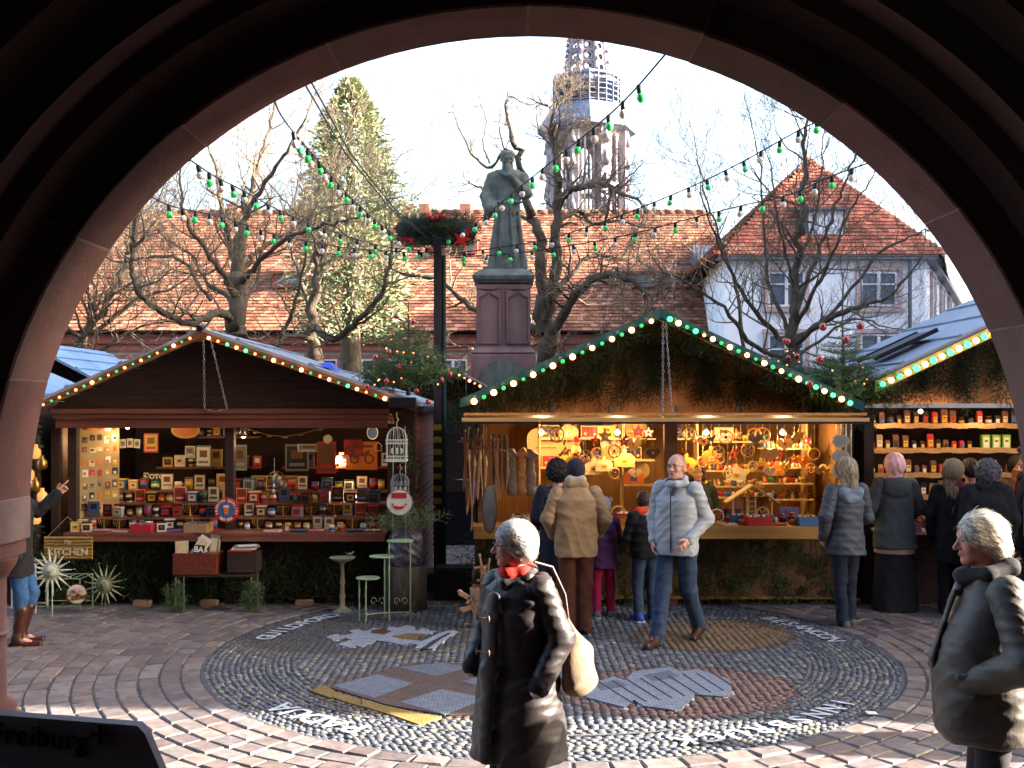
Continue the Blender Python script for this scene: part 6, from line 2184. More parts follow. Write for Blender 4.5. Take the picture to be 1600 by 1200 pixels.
# ---------------------------------------------------------------- 7 boy in black
W7 = person('boy in black jacket with orange collar and bright blue trainers at the counter', at_px(1008, 970), R(12), 1.36, 'fair', res=.014, headrot=(R(-30), 0, R(-20)), joints=dict(head=(0, .07, 1.58), wrR=(.16, .22, 1.08), wrL=(-.16, .22, 1.08), elR=(.24, .02, 1.12), elL=(-.24, .02, 1.12), knR=(.10, .04, .49), anL=(-.12, -.10, .10), toL=(-.14, .04, .03)))
build_body(W7, show_hands=())
garment(W7, 'jacket', [loft([(.84, 0, 0, .20, .16), (1.0, 0, .0, .21, .17), (1.3, 0, 0, .20, .16), (1.42, 0, 0, .12, .11)])] + sleeves(W7, (.09, .08, .065)), BLACKC, warp=[folds(.008, 12, 4), quilt(.006, .12)])
garment(W7, 'collar', [cap((-.08, .0, 1.46), (.08, .0, 1.46), .060, .060), cap((-.08, .0, 1.46), (0, .08, 1.44), .05)], mat('orange fleece', hexc('e0502c'), hexc('bd3f20'), 20, .9, .5, 100), k=.03)
hair_cap(W7, mat('dark brown hair', hexc('3a2c25'), hexc('281e19'), 40, .6, .6, 150), .016, curl=(.005, 90))
trousers(W7, JEANS, (.10, .075, .07))
shoes(W7, mat('royal blue trainer fabric', hexc('2e52b4'), hexc('213f90'), 20, .6), mat('white sole', (0, 0, 0)), 1.3, name='trainer')
# ---------------------------------------------------------------- 8 vendor's face
W8 = person('vendor in brown hood looking out from inside the toy stall', (P(1090, 0, 12.75).x, 12.75, -.02), R(172), 1.60, 'fair', res=.016, headrot=(R(-8), 0, R(6)), headres=.009)
build_body(W8, show_hands=())
garment(W8, 'coat', [loft([(.6, 0, 0, .20, .15), (1.2, 0, 0, .19, .14), (1.36, 0, 0, .17, .12), (1.45, 0, 0, .10, .09)])] + sleeves(W8), cloth('olive jumper', '3c4230', '2d3224'), warp=folds(.006))
hair_cap(W8, cloth('brown hood', '5b4a38', '43372a', sc=30), .030, low=-.10, amp=.003, name='hood', browline=.055, extra=lambda T: [cap(T(.07, -.02, -.08), T(-.07, -.02, -.08), .055)])
# ---------------------------------------------------------------- 9 blonde woman
W9 = person('blonde woman in dark quilted jacket with grey hood standing at the toy stall corner', at_px(1322, 980), R(14), 1.72, 'fair', res=.012, headrot=(R(-6), 0, R(4)), joints=dict(elL=(-.25, -.03, 1.14), wrL=(-.22, .06, .92), wrR=(.18, .22, 1.02), elR=(.24, .0, 1.12), anL=(-.06, -.04, .09), anR=(.06, .03, .09), knL=(-.07, 0, .49), knR=(.07, .04, .49), toL=(-.10, .13, .03), toR=(.05, .2, .03)))
build_body(W9, show_hands=('L',))
SL = mat('slate quilted jacket', hexc('4d535d'), hexc('3a3f48'), 8, .6, .4, 60, spec=.35)
garment(W9, 'jacket', [loft([(.74, 0, 0, .20, .16), (.90, 0, 0, .19, .155), (1.08, 0, .0, .17, .14), (1.25, 0, 0, .185, .145), (1.37, 0, 0, .165, .12), (1.45, 0, .0, .10, .09)])] + sleeves(W9, (.082, .072, .060)), SL, k=.03, warp=[folds(.010, 13, 2), quilt(.003, .07)], res=.011)
garment(W9, 'hood', [cap((-.08, -.09, 1.38), (.08, -.09, 1.38), .060), cap((-.08, -.09, 1.38), (-.10, .04, 1.42), .050), cap((.08, -.09, 1.38), (.10, .04, 1.42), .050), cap((-.05, -.12, 1.32), (.05, -.12, 1.32), .05)], mat('grey hood lining', hexc('7b8698'), hexc('636e80'), 9, .8, .5, 80), k=.03, warp=folds(.008, 22, 3), res=.010)
BLOND = mat('blonde hair', hexc('bba98c'), hexc('8d7a5f'), 70, .5, .6, 160, stretch=(1, 1, .2), spec=.4)
HB = hair_cap(W9, BLOND, .018, low=-.11, amp=.006, f=70, wav=1.6, res=.0075, extra=lambda T: [cap(T(.045, -.05, -.02), T(.055, -.055, -.175), .055, .040), cap(T(-.045, -.05, -.02), T(-.055, -.055, -.165), .055, .040), cap(T(0, -.08, -.02), T(0, -.085, -.18), .06, .045)])
strips(W9, 'loose_locks', HB, HAIRM, 1500, .10, .0026, [hexc('c8b594'), hexc('a08c6c'), hexc('7d6b50'), hexc('d6c8ac')], np.array((0, -.1, -1.)), 3, .3, .16)
trousers(W9, cloth('dark navy jeans', '2b3140', '1f2430'), (.098, .066, .066), warp=folds(.007, 16, 2))
shoes(W9, mat('grey suede ankle boot', hexc('6c645c'), hexc('55504a'), 12, .8), SOLEB, 1.1, name='ankle_boot')
# ---------------------------------------------------------------- 10 woman with the pink headscarf
W10 = person('woman in pink headscarf, grey hooded coat and long black skirt at the packet stall', at_px(1398, 956), R(0), 1.72, 'tan', res=.013, headrot=(R(-8), 0, R(-6)), joints=dict(elL=(-.27, .0, 1.14), wrL=(-.20, .20, 1.02), elR=(.27, .0, 1.14), wrR=(.20, .2, 1.02)))
build_body(W10, show_hands=('L',))
GC = cloth('dark grey wool coat', '4b5054', '393d41', sc=60)
garment(W10, 'coat', [loft([(.70, 0, 0, .235, .19), (.90, 0, 0, .22, .17), (1.10, 0, .0, .195, .15), (1.30, 0, 0, .195, .145), (1.39, 0, 0, .16, .12), (1.45, 0, .0, .10, .09)])] + sleeves(W10, (.09, .08, .068)), GC, k=.035, warp=[folds(.008, 9, 6)])
garment(W10, 'hood', [ell((0, -.11, 1.36), (.15, .07, .12)), cap((-.10, -.06, 1.42), (-.10, .05, 1.42), .05), cap((.10, -.06, 1.42), (.10, .05, 1.42), .05), cap((-.10, -.07, 1.43), (.10, -.07, 1.43), .05)], GC, k=.04, warp=folds(.008, 16, 3))
hair_cap(W10, mat('pink satin headscarf', hexc('ecbcbc'), hexc('d8a3a6'), 8, .5, .4, 60), .030, low=-.14, amp=.005, f=26, wav=6, name='headscarf', res=.008, extra=lambda T: [cap(T(0, -.03, -.04), T(0, -.035, -.12), .070, .070)])
garment(W10, 'shirt_hem', [loft([(.645, 0, 0, .215, .170), (.72, 0, 0, .215, .172)])], mat('pink blouse hem', hexc('b8958f'), hexc('a07f7a'), 8, .8), warp=folds(.006, 10))
garment(W10, 'skirt', [loft([(.02, 0, 0, .25, .22), (.30, 0, 0, .225, .19), (.75, 0, 0, .19, .155)])], BLACKC, warp=folds(.012, 5, 3))
bg2 = empty('handbag', tuple(np.array(at_px(1437, 950)) + np.array((0, 0, 0))), 'small brown handbag on a chain strap hanging by the headscarfed woman', 'bag')
V, Q = field_mesh([ell((0, -.02, .76), (.11, .05, .10)), cap((-.08, -.02, .84), (.08, -.02, .84), .03)], .01, k=.03)
np_mesh('pouch', V, Q, mat('brown bag leather', hexc('6d4634'), hexc('55352a'), 10, .5, .3, 40), bg2)
b = MB()
b.tube([(-.09, -.03, .84), (-.17, -.13, 1.2), (-.20, -.12, 1.40), (-.16, -.02, 1.475)], .006, 6)
b.build('strap', STEEL, bg2)
# ---------------------------------------------------------------- 11 girl with beanie and long hair
W11 = person('young woman with khaki beanie and very long light brown hair', at_px(1490, 962), R(-28), 1.66, 'fair', res=.013, headrot=(R(-4), 0, R(-16)))
build_body(W11, show_hands=())
garment(W11, 'coat', [loft([(.60, 0, 0, .20, .16), (.90, 0, 0, .19, .15), (1.10, 0, .0, .17, .14), (1.30, 0, 0, .18, .14), (1.38, 0, 0, .15, .11), (1.45, 0, .0, .10, .09)])] + sleeves(W11, (.08, .07, .06)), BLACKC, warp=folds(.008, 9, 6))
garment(W11, 'scarf', [cap((-.07, .0, 1.44), (.07, .0, 1.44), .060), cap((0, -.06, 1.44), (.08, 0, 1.44), .055), cap((0, .06, 1.43), (.07, 0, 1.44), .055)], cloth('magenta scarf', '6f2244', '551a35'), warp=folds(.006, 30))
HL = hair_cap(W11, mat('long light brown hair', hexc('9c8168'), hexc('6f5845'), 70, .5, .6, 160, stretch=(1, 1, .2), spec=.35), .012, low=-.05, amp=.005, f=60, res=.0085, browline=.06, extra=lambda T: [cap(T(0, -.06, -.03), T(.0, -.07, -.20), .065, .055), cap(T(.03, -.07, -.18), T(.05, -.09, -.36), .05, .022), cap(T(-.04, -.06, -.03), T(-.06, -.05, -.30), .045, .022)])
hair_cap(W11, cloth('khaki knitted beanie', '8f8266', '766a52', sc=90), .036, low=.030, amp=.003, f=120, name='beanie', browline=.05)
strips(W11, 'loose_locks', HL, HAIRM, 1200, .12, .0026, [hexc('a68b70'), hexc('7d654e'), hexc('b89c80')], np.array((0, -.1, -1.)), 4, .3, .14)
trousers(W11, BLACKC)
shoes(W11, BLACKL)
# ---------------------------------------------------------------- 12 curly grey haired person
W12 = person('broad person with curly grey hair in black coat at the packet stall', at_px(1543, 975), R(-6), 1.68, 'fair', res=.013, headrot=(R(-6), 0, 0))
build_body(W12, show_hands=())
garment(W12, 'coat', [loft([(.60, 0, 0, .25, .19), (.90, 0, 0, .25, .18), (1.10, 0, .0, .245, .17), (1.30, 0, 0, .24, .16), (1.39, 0, 0, .18, .13), (1.46, 0, .0, .12, .11)])] + sleeves(W12, (.10, .09, .07)), BLACKC, k=.04, warp=folds(.010, 9, 3))
garment(W12, 'collar', [cap((-.09, -.05, 1.46), (.09, -.05, 1.46), .062), cap((-.09, -.05, 1.46), (-.10, .05, 1.44), .055), cap((.09, -.05, 1.46), (.10, .05, 1.44), .055)], BLACKC, warp=folds(.006, 20))
HC = hair_cap(W12, mat('curly dark grey hair', hexc('57555a'), hexc('37353a'), 50, .6, .9, 140), .032, low=-.04, curl=(.009, 75), res=.0075, widen=.01)
strips(W12, 'loose_locks', HC, HAIRM, 1500, .03, .0022, [hexc('67656a'), hexc('45434a'), hexc('85838a')], np.array((0, -.3, -.6)), 5, 1.5, .9)
trousers(W12, BLACKC)
shoes(W12, BLACKL)
# small dark shoulder of a companion between them
W12b = person('person in dark blue jacket squeezed behind the curly-haired one', at_px(1516, 950), R(0), 1.66, 'fair', res=.016, headrot=(R(-10), 0, 0))
build_body(W12b, show_hands=())
garment(W12b, 'jacket', [loft([(.60, 0, 0, .20, .15), (1.30, 0, 0, .19, .14), (1.45, 0, .0, .10, .09)])] + sleeves(W12b), cloth('slate blue jacket', '444a60', '343a4d'), warp=folds(.008))
hair_cap(W12b, MATS['dark brown hair'], .014)
trousers(W12b, BLACKC)
shoes(W12b, BLACKL)
# ---------------------------------------------------------------- 13 young man with quiff
W13 = person('young man with swept-up dark quiff in dark jacket with orange lining', at_px(1612, 968), R(70), 1.80, 'fair', res=.013, headrot=(R(-4), 0, R(0)), headres=.006)
build_body(W13, show_hands=())
garment(W13, 'jacket', [loft([(.70, 0, 0, .22, .17), (1.10, 0, .0, .21, .16), (1.30, 0, 0, .20, .15), (1.38, 0, 0, .15, .12), (1.46, 0, .0, .11, .10)])] + sleeves(W13, (.09, .08, .065)), cloth('anthracite jacket', '2c2e38', '20222a'), warp=folds(.009, 11, 3))
garment(W13, 'scarf', [cap((-.07, .02, 1.46), (.07, .02, 1.46), .060), cap((0, .08, 1.44), (.06, 0, 1.46), .055), cap((0, -.06, 1.46), (.06, 0, 1.46), .055), cap((0, .08, 1.44), (-.06, 0, 1.46), .055)], cloth('charcoal scarf', '34363c', '26282d'), warp=folds(.006, 30))
garment(W13, 'jacket_lining', [cap((.02, .135, 1.40), (.05, .165, 1.22), .016, .012)], MATS['orange fleece'])
hair_cap(W13, mat('dark ash hair', hexc('5b5655'), hexc('3b3736'), 50, .5, .7, 150), .014, low=.0, amp=.004, browline=.045, extra=lambda T: [cap(T(.0, .03, .115), T(0, .085, .125), .045, .030)])
trousers(W13, JEANS)
shoes(W13, BLACKL)
# ---------------------------------------------------------------- 14 vendor in stall 3
W14 = person('dark-haired vendor lit orange behind the packet stall counter', (P(1588, 0, 12.5).x, 12.5, 0), R(170), 1.66, 'tan', res=.015, headrot=(R(-10), 0, 0), headres=.008)
build_body(W14, show_hands=())
garment(W14, 'jumper', [loft([(.6, 0, 0, .20, .15), (1.2, 0, 0, .19, .14), (1.36, 0, 0, .17, .12), (1.45, 0, 0, .10, .09)])] + sleeves(W14), cloth('brown jumper', '4b3a2c', '372b21'), warp=folds(.006))
hair_cap(W14, MATS['bushy dark hair'], .018, low=-.05)
# ---------------------------------------------------------------- 15 person pointing, half hidden by the arch
W15 = person('person in dark coat, blue jeans and brown boots pointing beside the arch jamb', at_px(26, 1010), R(-76), 1.68, 'fair', res=.013, headrot=(0, 0, 0),
             joints=dict(shL=(-.175, .03, 1.385), elL=(-.17, .16, 1.28), wrL=(-.15, .345, 1.45), elR=(.22, -.05, 1.12), knR=(.09, .06, .49), anR=(.09, .02, .09), toR=(.10, .20, .03), knL=(-.09, .12, .50), anL=(-.09, .02, .09), toL=(-.10, .19, .03)))
build_body(W15, show_hands=('L',), palm={'L': (1, 0, -.3)}, point='L')
garment(W15, 'coat', [loft([(.68, 0, -.01, .195, .16), (.90, 0, -.02, .195, .165), (1.08, 0, 0, .17, .14), (1.25, 0, 0, .18, .145), (1.37, 0, 0, .165, .12), (1.45, 0, .0, .10, .09)])] + sleeves(W15, (.078, .066, .056)), cloth('dark charcoal coat', '27262b', '1d1c20'), k=.03, warp=[folds(.009, 12, 7)], res=.011)
hair_cap(W15, MATS['dark brown hair'], .016, low=-.10, res=.01)
trousers(W15, cloth('mid blue jeans', '3c6190', '2d4b74', .9, .6, 350, 22), (.098, .068, .055), warp=folds(.006, 16, 2), hem=.30)
garment(W15, 'boot', [cap((.09, .065, .37), (.09, .02, .10), .066, .050), cap((.09, -.02, .045), (.10, .22, .035), .042, .034), cap((.09, .02, .10), (.09, .05, .05), .048, .046)], BROWNL, warp=folds(.006, 26), res=.009)
garment(W15, 'boot', [cap((-.09, .09, .37), (-.09, .02, .10), .068, .050), cap((-.09, -.02, .045), (-.10, .21, .035), .042, .034), cap((-.09, .02, .10), (-.09, .05, .05), .048, .046)], BROWNL, warp=folds(.006, 26), res=.009)
# walker whose shadow falls across the lit paving
W16 = person('walker in dark coat beyond the arch, casting the long shadow on the sunlit setts', (5.75, 6.76, 0), R(90), 1.78, 'fair', res=.02)
build_body(W16, show_hands=())
garment(W16, 'coat', [loft([(.50, 0, 0, .22, .17), (1.30, 0, 0, .2, .15), (1.45, 0, .0, .10, .09)])] + sleeves(W16), BLACKC)
trousers(W16, BLACKC)
shoes(W16, BLACKL)
# ================================================================ THE STATUE, POLE, WREATH, CHRISTMAS TREES, STRINGS OF BULBS
STATUE = mat('weathered grey stone', hexc('74786e'), hexc('4c5048'), 5, .9, .8, 30, stretch=(1, 1, .4), dist=.01)
DS = 20.0
st_ = empty('statue', (P(793, 0, DS).x, DS, P(0, 425, DS).z), 'dark weathered stone statue of a monk holding his chin on a pedestal', 'statue', rz=PI)
hM = np.array(Euler((R(-22), 0, R(10))).to_matrix())
hp, hk, hc_, hT = head_fields(np.array((0, 0, 0)), hM)
pr = [loft([(0, 0, .0, .29, .25), (.35, 0, .0, .26, .22), (.95, 0, -.01, .205, .18), (1.25, 0, -.01, .19, .165), (1.55, 0, 0, .215, .17), (1.75, 0, -.01, .23, .16), (1.86, 0, 0, .12, .12)])]
ks = [.03]
for a, b_, r0, r1 in (((-.22, 0, 1.74), (-.27, .05, 1.42), .10, .10), ((-.27, .05, 1.42), (-.02, .21, 1.72), .10, .06), ((-.02, .21, 1.72), (0, .17, 1.93), .045, .04), ((.22, 0, 1.74), (.30, -.02, 1.40), .10, .11), ((.30, -.02, 1.40), (.24, .12, 1.14), .12, .12), ((.24, .12, 1.14), (.33, .05, .95), .10, .05), ((-.10, -.12, 1.80), (.10, -.12, 1.80), .12, .12), ((-.14, .03, 1.82), (-.04, .15, 1.76), .06, .05), ((.14, .03, 1.82), (.04, .15, 1.76), .06, .05), ((-.20, .14, 1.25), (.20, .14, 1.25), .03, .03), ((-.05, .20, 1.22), (-.08, .24, .25), .02, .022), ((0, 0, 1.82), (0, .05, 2.0), .10, .085)):
 pr.append(cap(a, b_, r0, r1)); ks.append(.02)
for x in (-.2, -.1, .0, .1, .2):     # long robe folds
 pr.append(cap((x * 1.25, .20, .05), (x * .8, .15, 1.1), .055, .02)); ks.append(.03)
V, Q = field_mesh(pr, .017, ks=ks, warp=folds(.010, 8, 2, .4))
V2, Q2 = field_mesh(hp, .009, ks=hk, cuts=hc_)
HS = np.array((1.25, 1.3, 1.35)); HP = np.array((0, .07, 2.05))
join_fields('figure', [(V, Q, 0), (V2 * HS + HP, Q2, 0)], [STATUE], st_)
V, Q = field_mesh([ell(hT(0, -.03, .045), (.088, .10, .075)), ell(hT(0, -.06, -.01), (.080, .07, .05))], .012, k=.02, cuts=[(ell(hT(0, 0, .14), (.045, .045, .03)), .01)], warp=curls(.006, 60))
np_mesh('hair', V * HS + HP, Q, STATUE, st_)
b = MB()
b.box((0, 0, -.045), (.72, .66, .09))
b.build('plinth', STATUE, st_, .02)
st_.scale = (1.27, 1.2, 1.03)
pd = empty('pedestal', (P(787, 0, DS).x, DS, 0), 'tall red sandstone pedestal with panelled faces and weathered grey cap', 'pedestal')
PEDS = mat('pedestal sandstone', hexc('8d6c68'), hexc('6d514e'), 2.5, .85, .5, 25, stretch=(1, 1, .4))
zz = lambda v: P(0, v, DS).z
b = MB()
b.lathe([(.70, zz(447)), (.80, zz(441)), (.82, zz(436)), (.62, zz(426)), (.54, zz(424)), (.54, zz(419) - .03)], 4, (0, 0, 0), 0, Euler((0, 0, R(45))).to_matrix(), False)
b.build('cap_stone', STATUE, pd)
b = MB()
b.box((0, 0, (zz(449) + zz(545)) / 2), (1.00, 1.00, zz(449) - zz(545)))
b.lathe([(.80, zz(556)), (.84, zz(553)), (.71, zz(544))], 4, (0, 0, 0), 0, Euler((0, 0, R(45))).to_matrix(), False)
b.build('shaft', PEDS, pd)
b = MB()
for x in (-.27, .27):
 b.box((x - .20, -.515, (zz(455) + zz(538)) / 2), (.035, .05, zz(455) - zz(538)))
 b.box((x + .20, -.515, (zz(455) + zz(538)) / 2), (.035, .05, zz(455) - zz(538)))
 b.box((x, -.515, zz(455)), (.43, .05, .035)); b.box((x, -.515, zz(538)), (.43, .05, .035))
 for s in (-1, 1):
  b.prism([(x + s * .18, zz(457)), (x + s * .18, zz(470)), (x + s * .02, zz(462))], -.54, -.50)
b.build('panel_moulding', PEDS, pd)
b = MB()
b.box((0, 0, zz(556) / 2), (1.2, 1.2, zz(556)))
b.build('base_block', PEDS, pd, .02)
b = MB()
arc = [(-.42, zz(610)), (.42, zz(610)), (.42, zz(590))] + [(.42 * math.cos(t), zz(590) + .30 * math.sin(t)) for t in [PI * i / 10 for i in range(1, 10)]] + [(-.42, zz(590))]
b.prism(arc, -.64, -.605)
b.build('niche', STATUE, pd)
# ---- the pole with the great wreath
DP = 13.0
pp = empty('wreath_pole', (P(684, 0, DP).x, DP, 0), 'dark square pole with a striped warning wrap rising to the hanging wreath', 'pole')
zp = lambda v, d=DP: P(0, v, d).z
b = MB()
b.box((0, 0, zp(372) / 2), (.095, .095, zp(372)))
b.build('shaft', mat('dark pole', hexc('41363a'), hexc('2c2427'), 4, .6, .3, 30), pp, .006)
b = MB()
b.tube([(.075, -.01, .1), (.075, -.01, zp(400))], .028, 8)
b.build('cable_tube', mat('green black cable', hexc('25443f'), hexc('1c302d'), 6, .6), pp)
hz = [mat('warning yellow', hexc('b8a23a'), hexc('8f7d2c'), 12, .6), mat('warning black', hexc('23221f'), None, 12, .6)]
b = MB()
for i in range(15):
 z = .95 + i * .075
 b.box((0, -.0, z), (.103, .103, .070), i % 2, (0, R(28) if False else 0, 0))
b.build('warning_wrap', hz, pp)
b = MB()
b.box((0, 0, .12), (.55, .5, .24))
b.build('foot', mat('concrete foot', hexc('6c6664'), hexc('555050'), 6, .9, .6, 40), pp, .02)
wr_ = empty('wreath', (P(683, 0, DP).x, DP, zp(362)), 'huge dark green wreath with red bows hung on top of the pole', 'wreath')
pl = []
rg = random.Random(77)
for i in range(620):
 a = rg.uniform(0, 2 * PI); t = rg.uniform(0, 2 * PI)
 rr = .38 + .105 * math.cos(t)
 pl.append((rr * math.cos(a), rr * math.sin(a), .105 * math.sin(t) * 1.25 + .02 * math.cos(a), rg.uniform(0, 6.28), rg.uniform(-1.5, 1.5)))
greenery('greenery', pl, wr_, 21, (.28, .46), pal=FIRPAL * .6)
b = MB()
ring = [(.38 * math.cos(2 * PI * i / 24), .38 * math.sin(2 * PI * i / 24), 0) for i in range(25)]
b.tube(ring, .115, 8, cap=False)
b.build('core', mat('wreath core', hexc('1c2618'), hexc('141c12'), 20, .9), wr_)
RED = mat('red ribbon', hexc('c22424'), hexc('98191b'), 12, .4, .4, 60)
def star(b, c, r, y=.02, n=5, inner=.42, rot=0.3, M=None):
 poly = []
 for k in range(2 * n):
  a = rot + k * PI / n
  q = r if k % 2 == 0 else r * inner
  poly.append((q * math.cos(a), q * math.sin(a)))
 b.prism(poly, -y / 2, y / 2, 0, M, c)
for i, (x, z, r_) in enumerate(((.32, -.15, .12), (-.36, -.15, .08), (-.48, .03, .06), (.44, .07, .045), (.38, -.05, .07), (-.28, -.17, .05))):
 b = MB()
 star(b, (x, -math.sqrt(max(.0, .46 ** 2 - x * x)) - .05, z), r_, .02, 5, .4, .3 * i)
 b.build('ribbon_star', RED, wr_)
for i, x in enumerate((.02, .09, -.04)):
 b = MB()
 b.ball((x, -.50, .105 - .02 * abs(i - 1)), (.055, .03, .028), 0, 8, 6, Euler((0, R(30 * (i - 1)), 0)).to_matrix())
 b.build('bow_loop', RED, wr_)
for x in (-.30, -.2, .42):
 b = MB()
 b.lathe([(.01, 0), (.01, .06)], 6, (x, -.46, .08))
 b.build('candle', mat('cream candle', hexc('d8cfae'), None, 5, .4), wr_)
sc_ = None
# ---- Christmas trees lashed to the stall roofs
BAUB = mat('red bauble', hexc('b01820'), hexc('900f18'), 4, .12, spec=.8, coat=.6)
def xmas_tree(loc, H_, Wd, label, seed, baubles, lights=14):
 root = empty('christmas_tree', loc, label, 'christmas tree', 'small christmas trees on the stall roofs')
 rg = random.Random(seed)
 b = MB()
 b.tube([(0, 0, 0), (.01, 0, H_ * .5), (0, 0, H_)], [.028, .018, .005], 7)
 b.build('trunk', BARK, root)
 pl = []
 br = MB()
 nl = 11
 for k in range(nl):
  t = (k + .3) / nl
  z = .06 + t * (H_ * .86)
  r = Wd * (1 - t) ** 1.15 * .5 + .035
  m = 7 if t < .7 else 4
  for j in range(m):
   a = j * 2 * PI / m + k * .9 + rg.uniform(-.2, .2)
   L = r * rg.uniform(.8, 1.15)
   tip = Vector((L * math.cos(a), L * math.sin(a), z + L * rg.uniform(.02, .35)))
   br.tube([(0, 0, z), tip], [.007, .003], 4)
   for q in range(max(2, int(L / .060))):
    f = .2 + .8 * (q + .5) / max(2, int(L / .060))
    p = Vector((0, 0, z)).lerp(tip, f)
    for s in (-1, 1):
     pl.append((p, Vector((math.cos(a + s * .7), math.sin(a + s * .7), .25)), min(.62, .34 + L * .6) * (1.05 - .62 * t)))
 br.build('branches', BARK2, root)
 rgn = np.random.default_rng(seed)
 out, cols = [], []
 for p, d, s in pl:
  t = SPRIGS[rgn.integers(0, 6)].reshape(-1, 3) * s
  d = d.normalized()
  M = d.to_track_quat('-Z', 'Y').to_matrix() @ Matrix.Rotation(rg.uniform(0, 6.28), 3, 'Z')
  out.append(t @ np.array(M).T + np.array(p))
  cols.append(np.tile(FIRPAL[rgn.integers(0, 4)] * rgn.uniform(1.0, 1.8), (len(t), 1)))
 V = np.concatenate(out)
 np_mesh('crown', V, np.arange(len(V)).reshape(-1, 3), FIR, root, smooth=False, col=np.concatenate(cols))
 for (x, y, z, r) in baubles:
  b = MB()
  b.ball((0, 0, 0), r, 0, 14, 9)
  b.lathe([(r * .25, r * .95), (r * .25, r * 1.15)], 8, (0, 0, 0), 1)
  o = b.build('bauble', [BAUB, BRASS], root)
  o.location = (x, y, z)
 for i in range(lights):
  t = rg.random()
  a = rg.uniform(PI, 2 * PI)
  r = (Wd * (1 - t) * .5 + .02) * .95
  o = bpy.data.objects.new('candle_bulb', BULBS['d'])
  COL.objects.link(o)
  o.parent = root
  o.location = (r * math.cos(a), r * math.sin(a), .1 + t * H_ * .8)
  o.scale = (.32, .32, .32)
 return root
c = P(638, 618, 11.9)
bl_ = [(P(u, v, 11.40) - c) for u, v in ((619, 494), (646, 503), (614, 523), (632, 530), (608, 550), (587, 558), (623, 573), (604, 596), (574, 604), (651, 611), (669, 628), (703, 585), (690, 594))]
xmas_tree(c, 1.05, .98, 'thin christmas tree with red baubles on the corner of the dark stall', 5, [(p.x, p.y, p.z, .030 if i not in (3, 2) else .02) for i, p in enumerate(bl_)], 22)
c = P(1316, 640, 11.8)
bl_ = [(P(u, v, 11.28) - c) for u, v in ((1286, 511), (1344, 509), (1231, 534), (1226, 533), (1281, 562), (1322, 531), (1266, 601))]
xmas_tree(c, 1.12, 1.05, 'dense christmas tree with big red baubles between the toy and packet stalls', 6, [(p.x, p.y, p.z, .042 if i not in (2, 3) else .03) for i, p in enumerate(bl_)], 10)
c = P(1232, 640, 12.6)
xmas_tree(c, .80, .85, 'low bushy christmas tree peeping over the green tarpaulin roof', 7, [(.02, -.3, .62, .035), (-.08, -.3, .60, .03), (-.30, -.15, .62, .025)], 6)
# ---- unlit strings of green and white bulbs across the square
GB = mat('green glass bulb', hexc('48f285'), hexc('38dd70'), 6, .15, spec=.8)
WB = mat('white glass bulb', hexc('e6dfd6'), hexc('cfc6bb'), 6, .2, spec=.7)
CAB = mat('black cable', hexc('26262a'), hexc('1b1b1e'), 8, .6)
for m_ in (GB, WB):
 q_ = m_.node_tree.nodes['Principled BSDF']
 q_.inputs['Subsurface Weight'].default_value = .9
 q_.inputs['Subsurface Radius'].default_value = (.2, .2, .2)
def bulb_obj(m):
 b = MB()
 b.lathe([(.0, -.105), (.016, -.100), (.026, -.082), (.026, -.066), (.014, -.048)], 10, (0, 0, 0), 0)
 b.lathe([(.015, -.052), (.017, -.045), (.017, -.005), (.010, .004)], 8, (0, 0, 0), 1)
 o = b.build('bulb', [m, SOCK])
 d = o.data
 bpy.data.objects.remove(o)
 return d
UB = [bulb_obj(GB), bulb_obj(WB)]
def bulb_string(label, pts, n, first=0, t0=0.0, t1=1.0, sag=.0, scale=1.08, r=.0065, lean=0):
 """pts: world points the cable passes through"""
 root = empty('string_light', pts[0], label, 'string lights', 'unlit bulb strings across the square')
 ptsr = [p - pts[0] for p in pts]
 fine = []
 k = len(ptsr)
 for i in range(k - 1):
  p0, p1, p2, p3 = ptsr[max(i - 1, 0)], ptsr[i], ptsr[i + 1], ptsr[min(i + 2, k - 1)]
  for s in range(10):
   t = s / 10
   fine.append(.5 * ((2 * p1) + (p2 - p0) * t + (2 * p0 - 5 * p1 + 4 * p2 - p3) * t * t + (3 * p1 - p0 - 3 * p2 + p3) * t ** 3))
 fine.append(ptsr[-1])
 b = MB()
 b.tube(fine, r, 5)
 b.build('cable', CAB, root)
 Ls = [0]
 for i in range(1, len(fine)):
  Ls.append(Ls[-1] + (fine[i] - fine[i - 1]).length)
 rg = random.Random(len(label))
 for i in range(n):
  L = Ls[-1] * (t0 + (t1 - t0) * (i + .5) / n)
  j = max(q for q in range(len(Ls)) if Ls[q] <= L)
  j = min(j, len(fine) - 2)
  p = fine[j].lerp(fine[j + 1], (L - Ls[j]) / max(Ls[j + 1] - Ls[j], 1e-6))
  o = bpy.data.objects.new('bulb', UB[(i + first) % 2])
  COL.objects.link(o)
  o.parent = root
  o.location = p
  o.scale = (scale,) * 3
  o.rotation_euler = (rg.uniform(-.25, .25), rg.uniform(-.2, .2) + lean, 0)
 return root
bulb_string('bulb string falling steeply from the arch into the wreath pole', [P(470, 90, 5.2), P(430, 160, 6.0), P(492, 245, 8.6), P(560, 320, 10.6), P(625, 372, 12.3), P(681, 392, 12.9)], 19, 1, .25, 1)
bulb_string('bulb string rising from the wreath past the monk statue to the arch top', [P(679, 376, 12.9), P(740, 350, 12.0), P(800, 302, 10.4), P(870, 246, 8.8), P(960, 172, 7.2), P(1035, 90, 6.0), P(1090, 20, 5.2)], 17, 0, .02, .85)
bulb_string('long bulb string sagging from the white house side down to the pole', [P(1300, 182, 9.0), P(1255, 200, 9.4), P(1150, 258, 10.2), P(1065, 298, 10.8), P(960, 340, 11.6), P(860, 372, 12.2), P(770, 388, 12.7), P(700, 397, 13.0)], 21, 0, .02, .98)
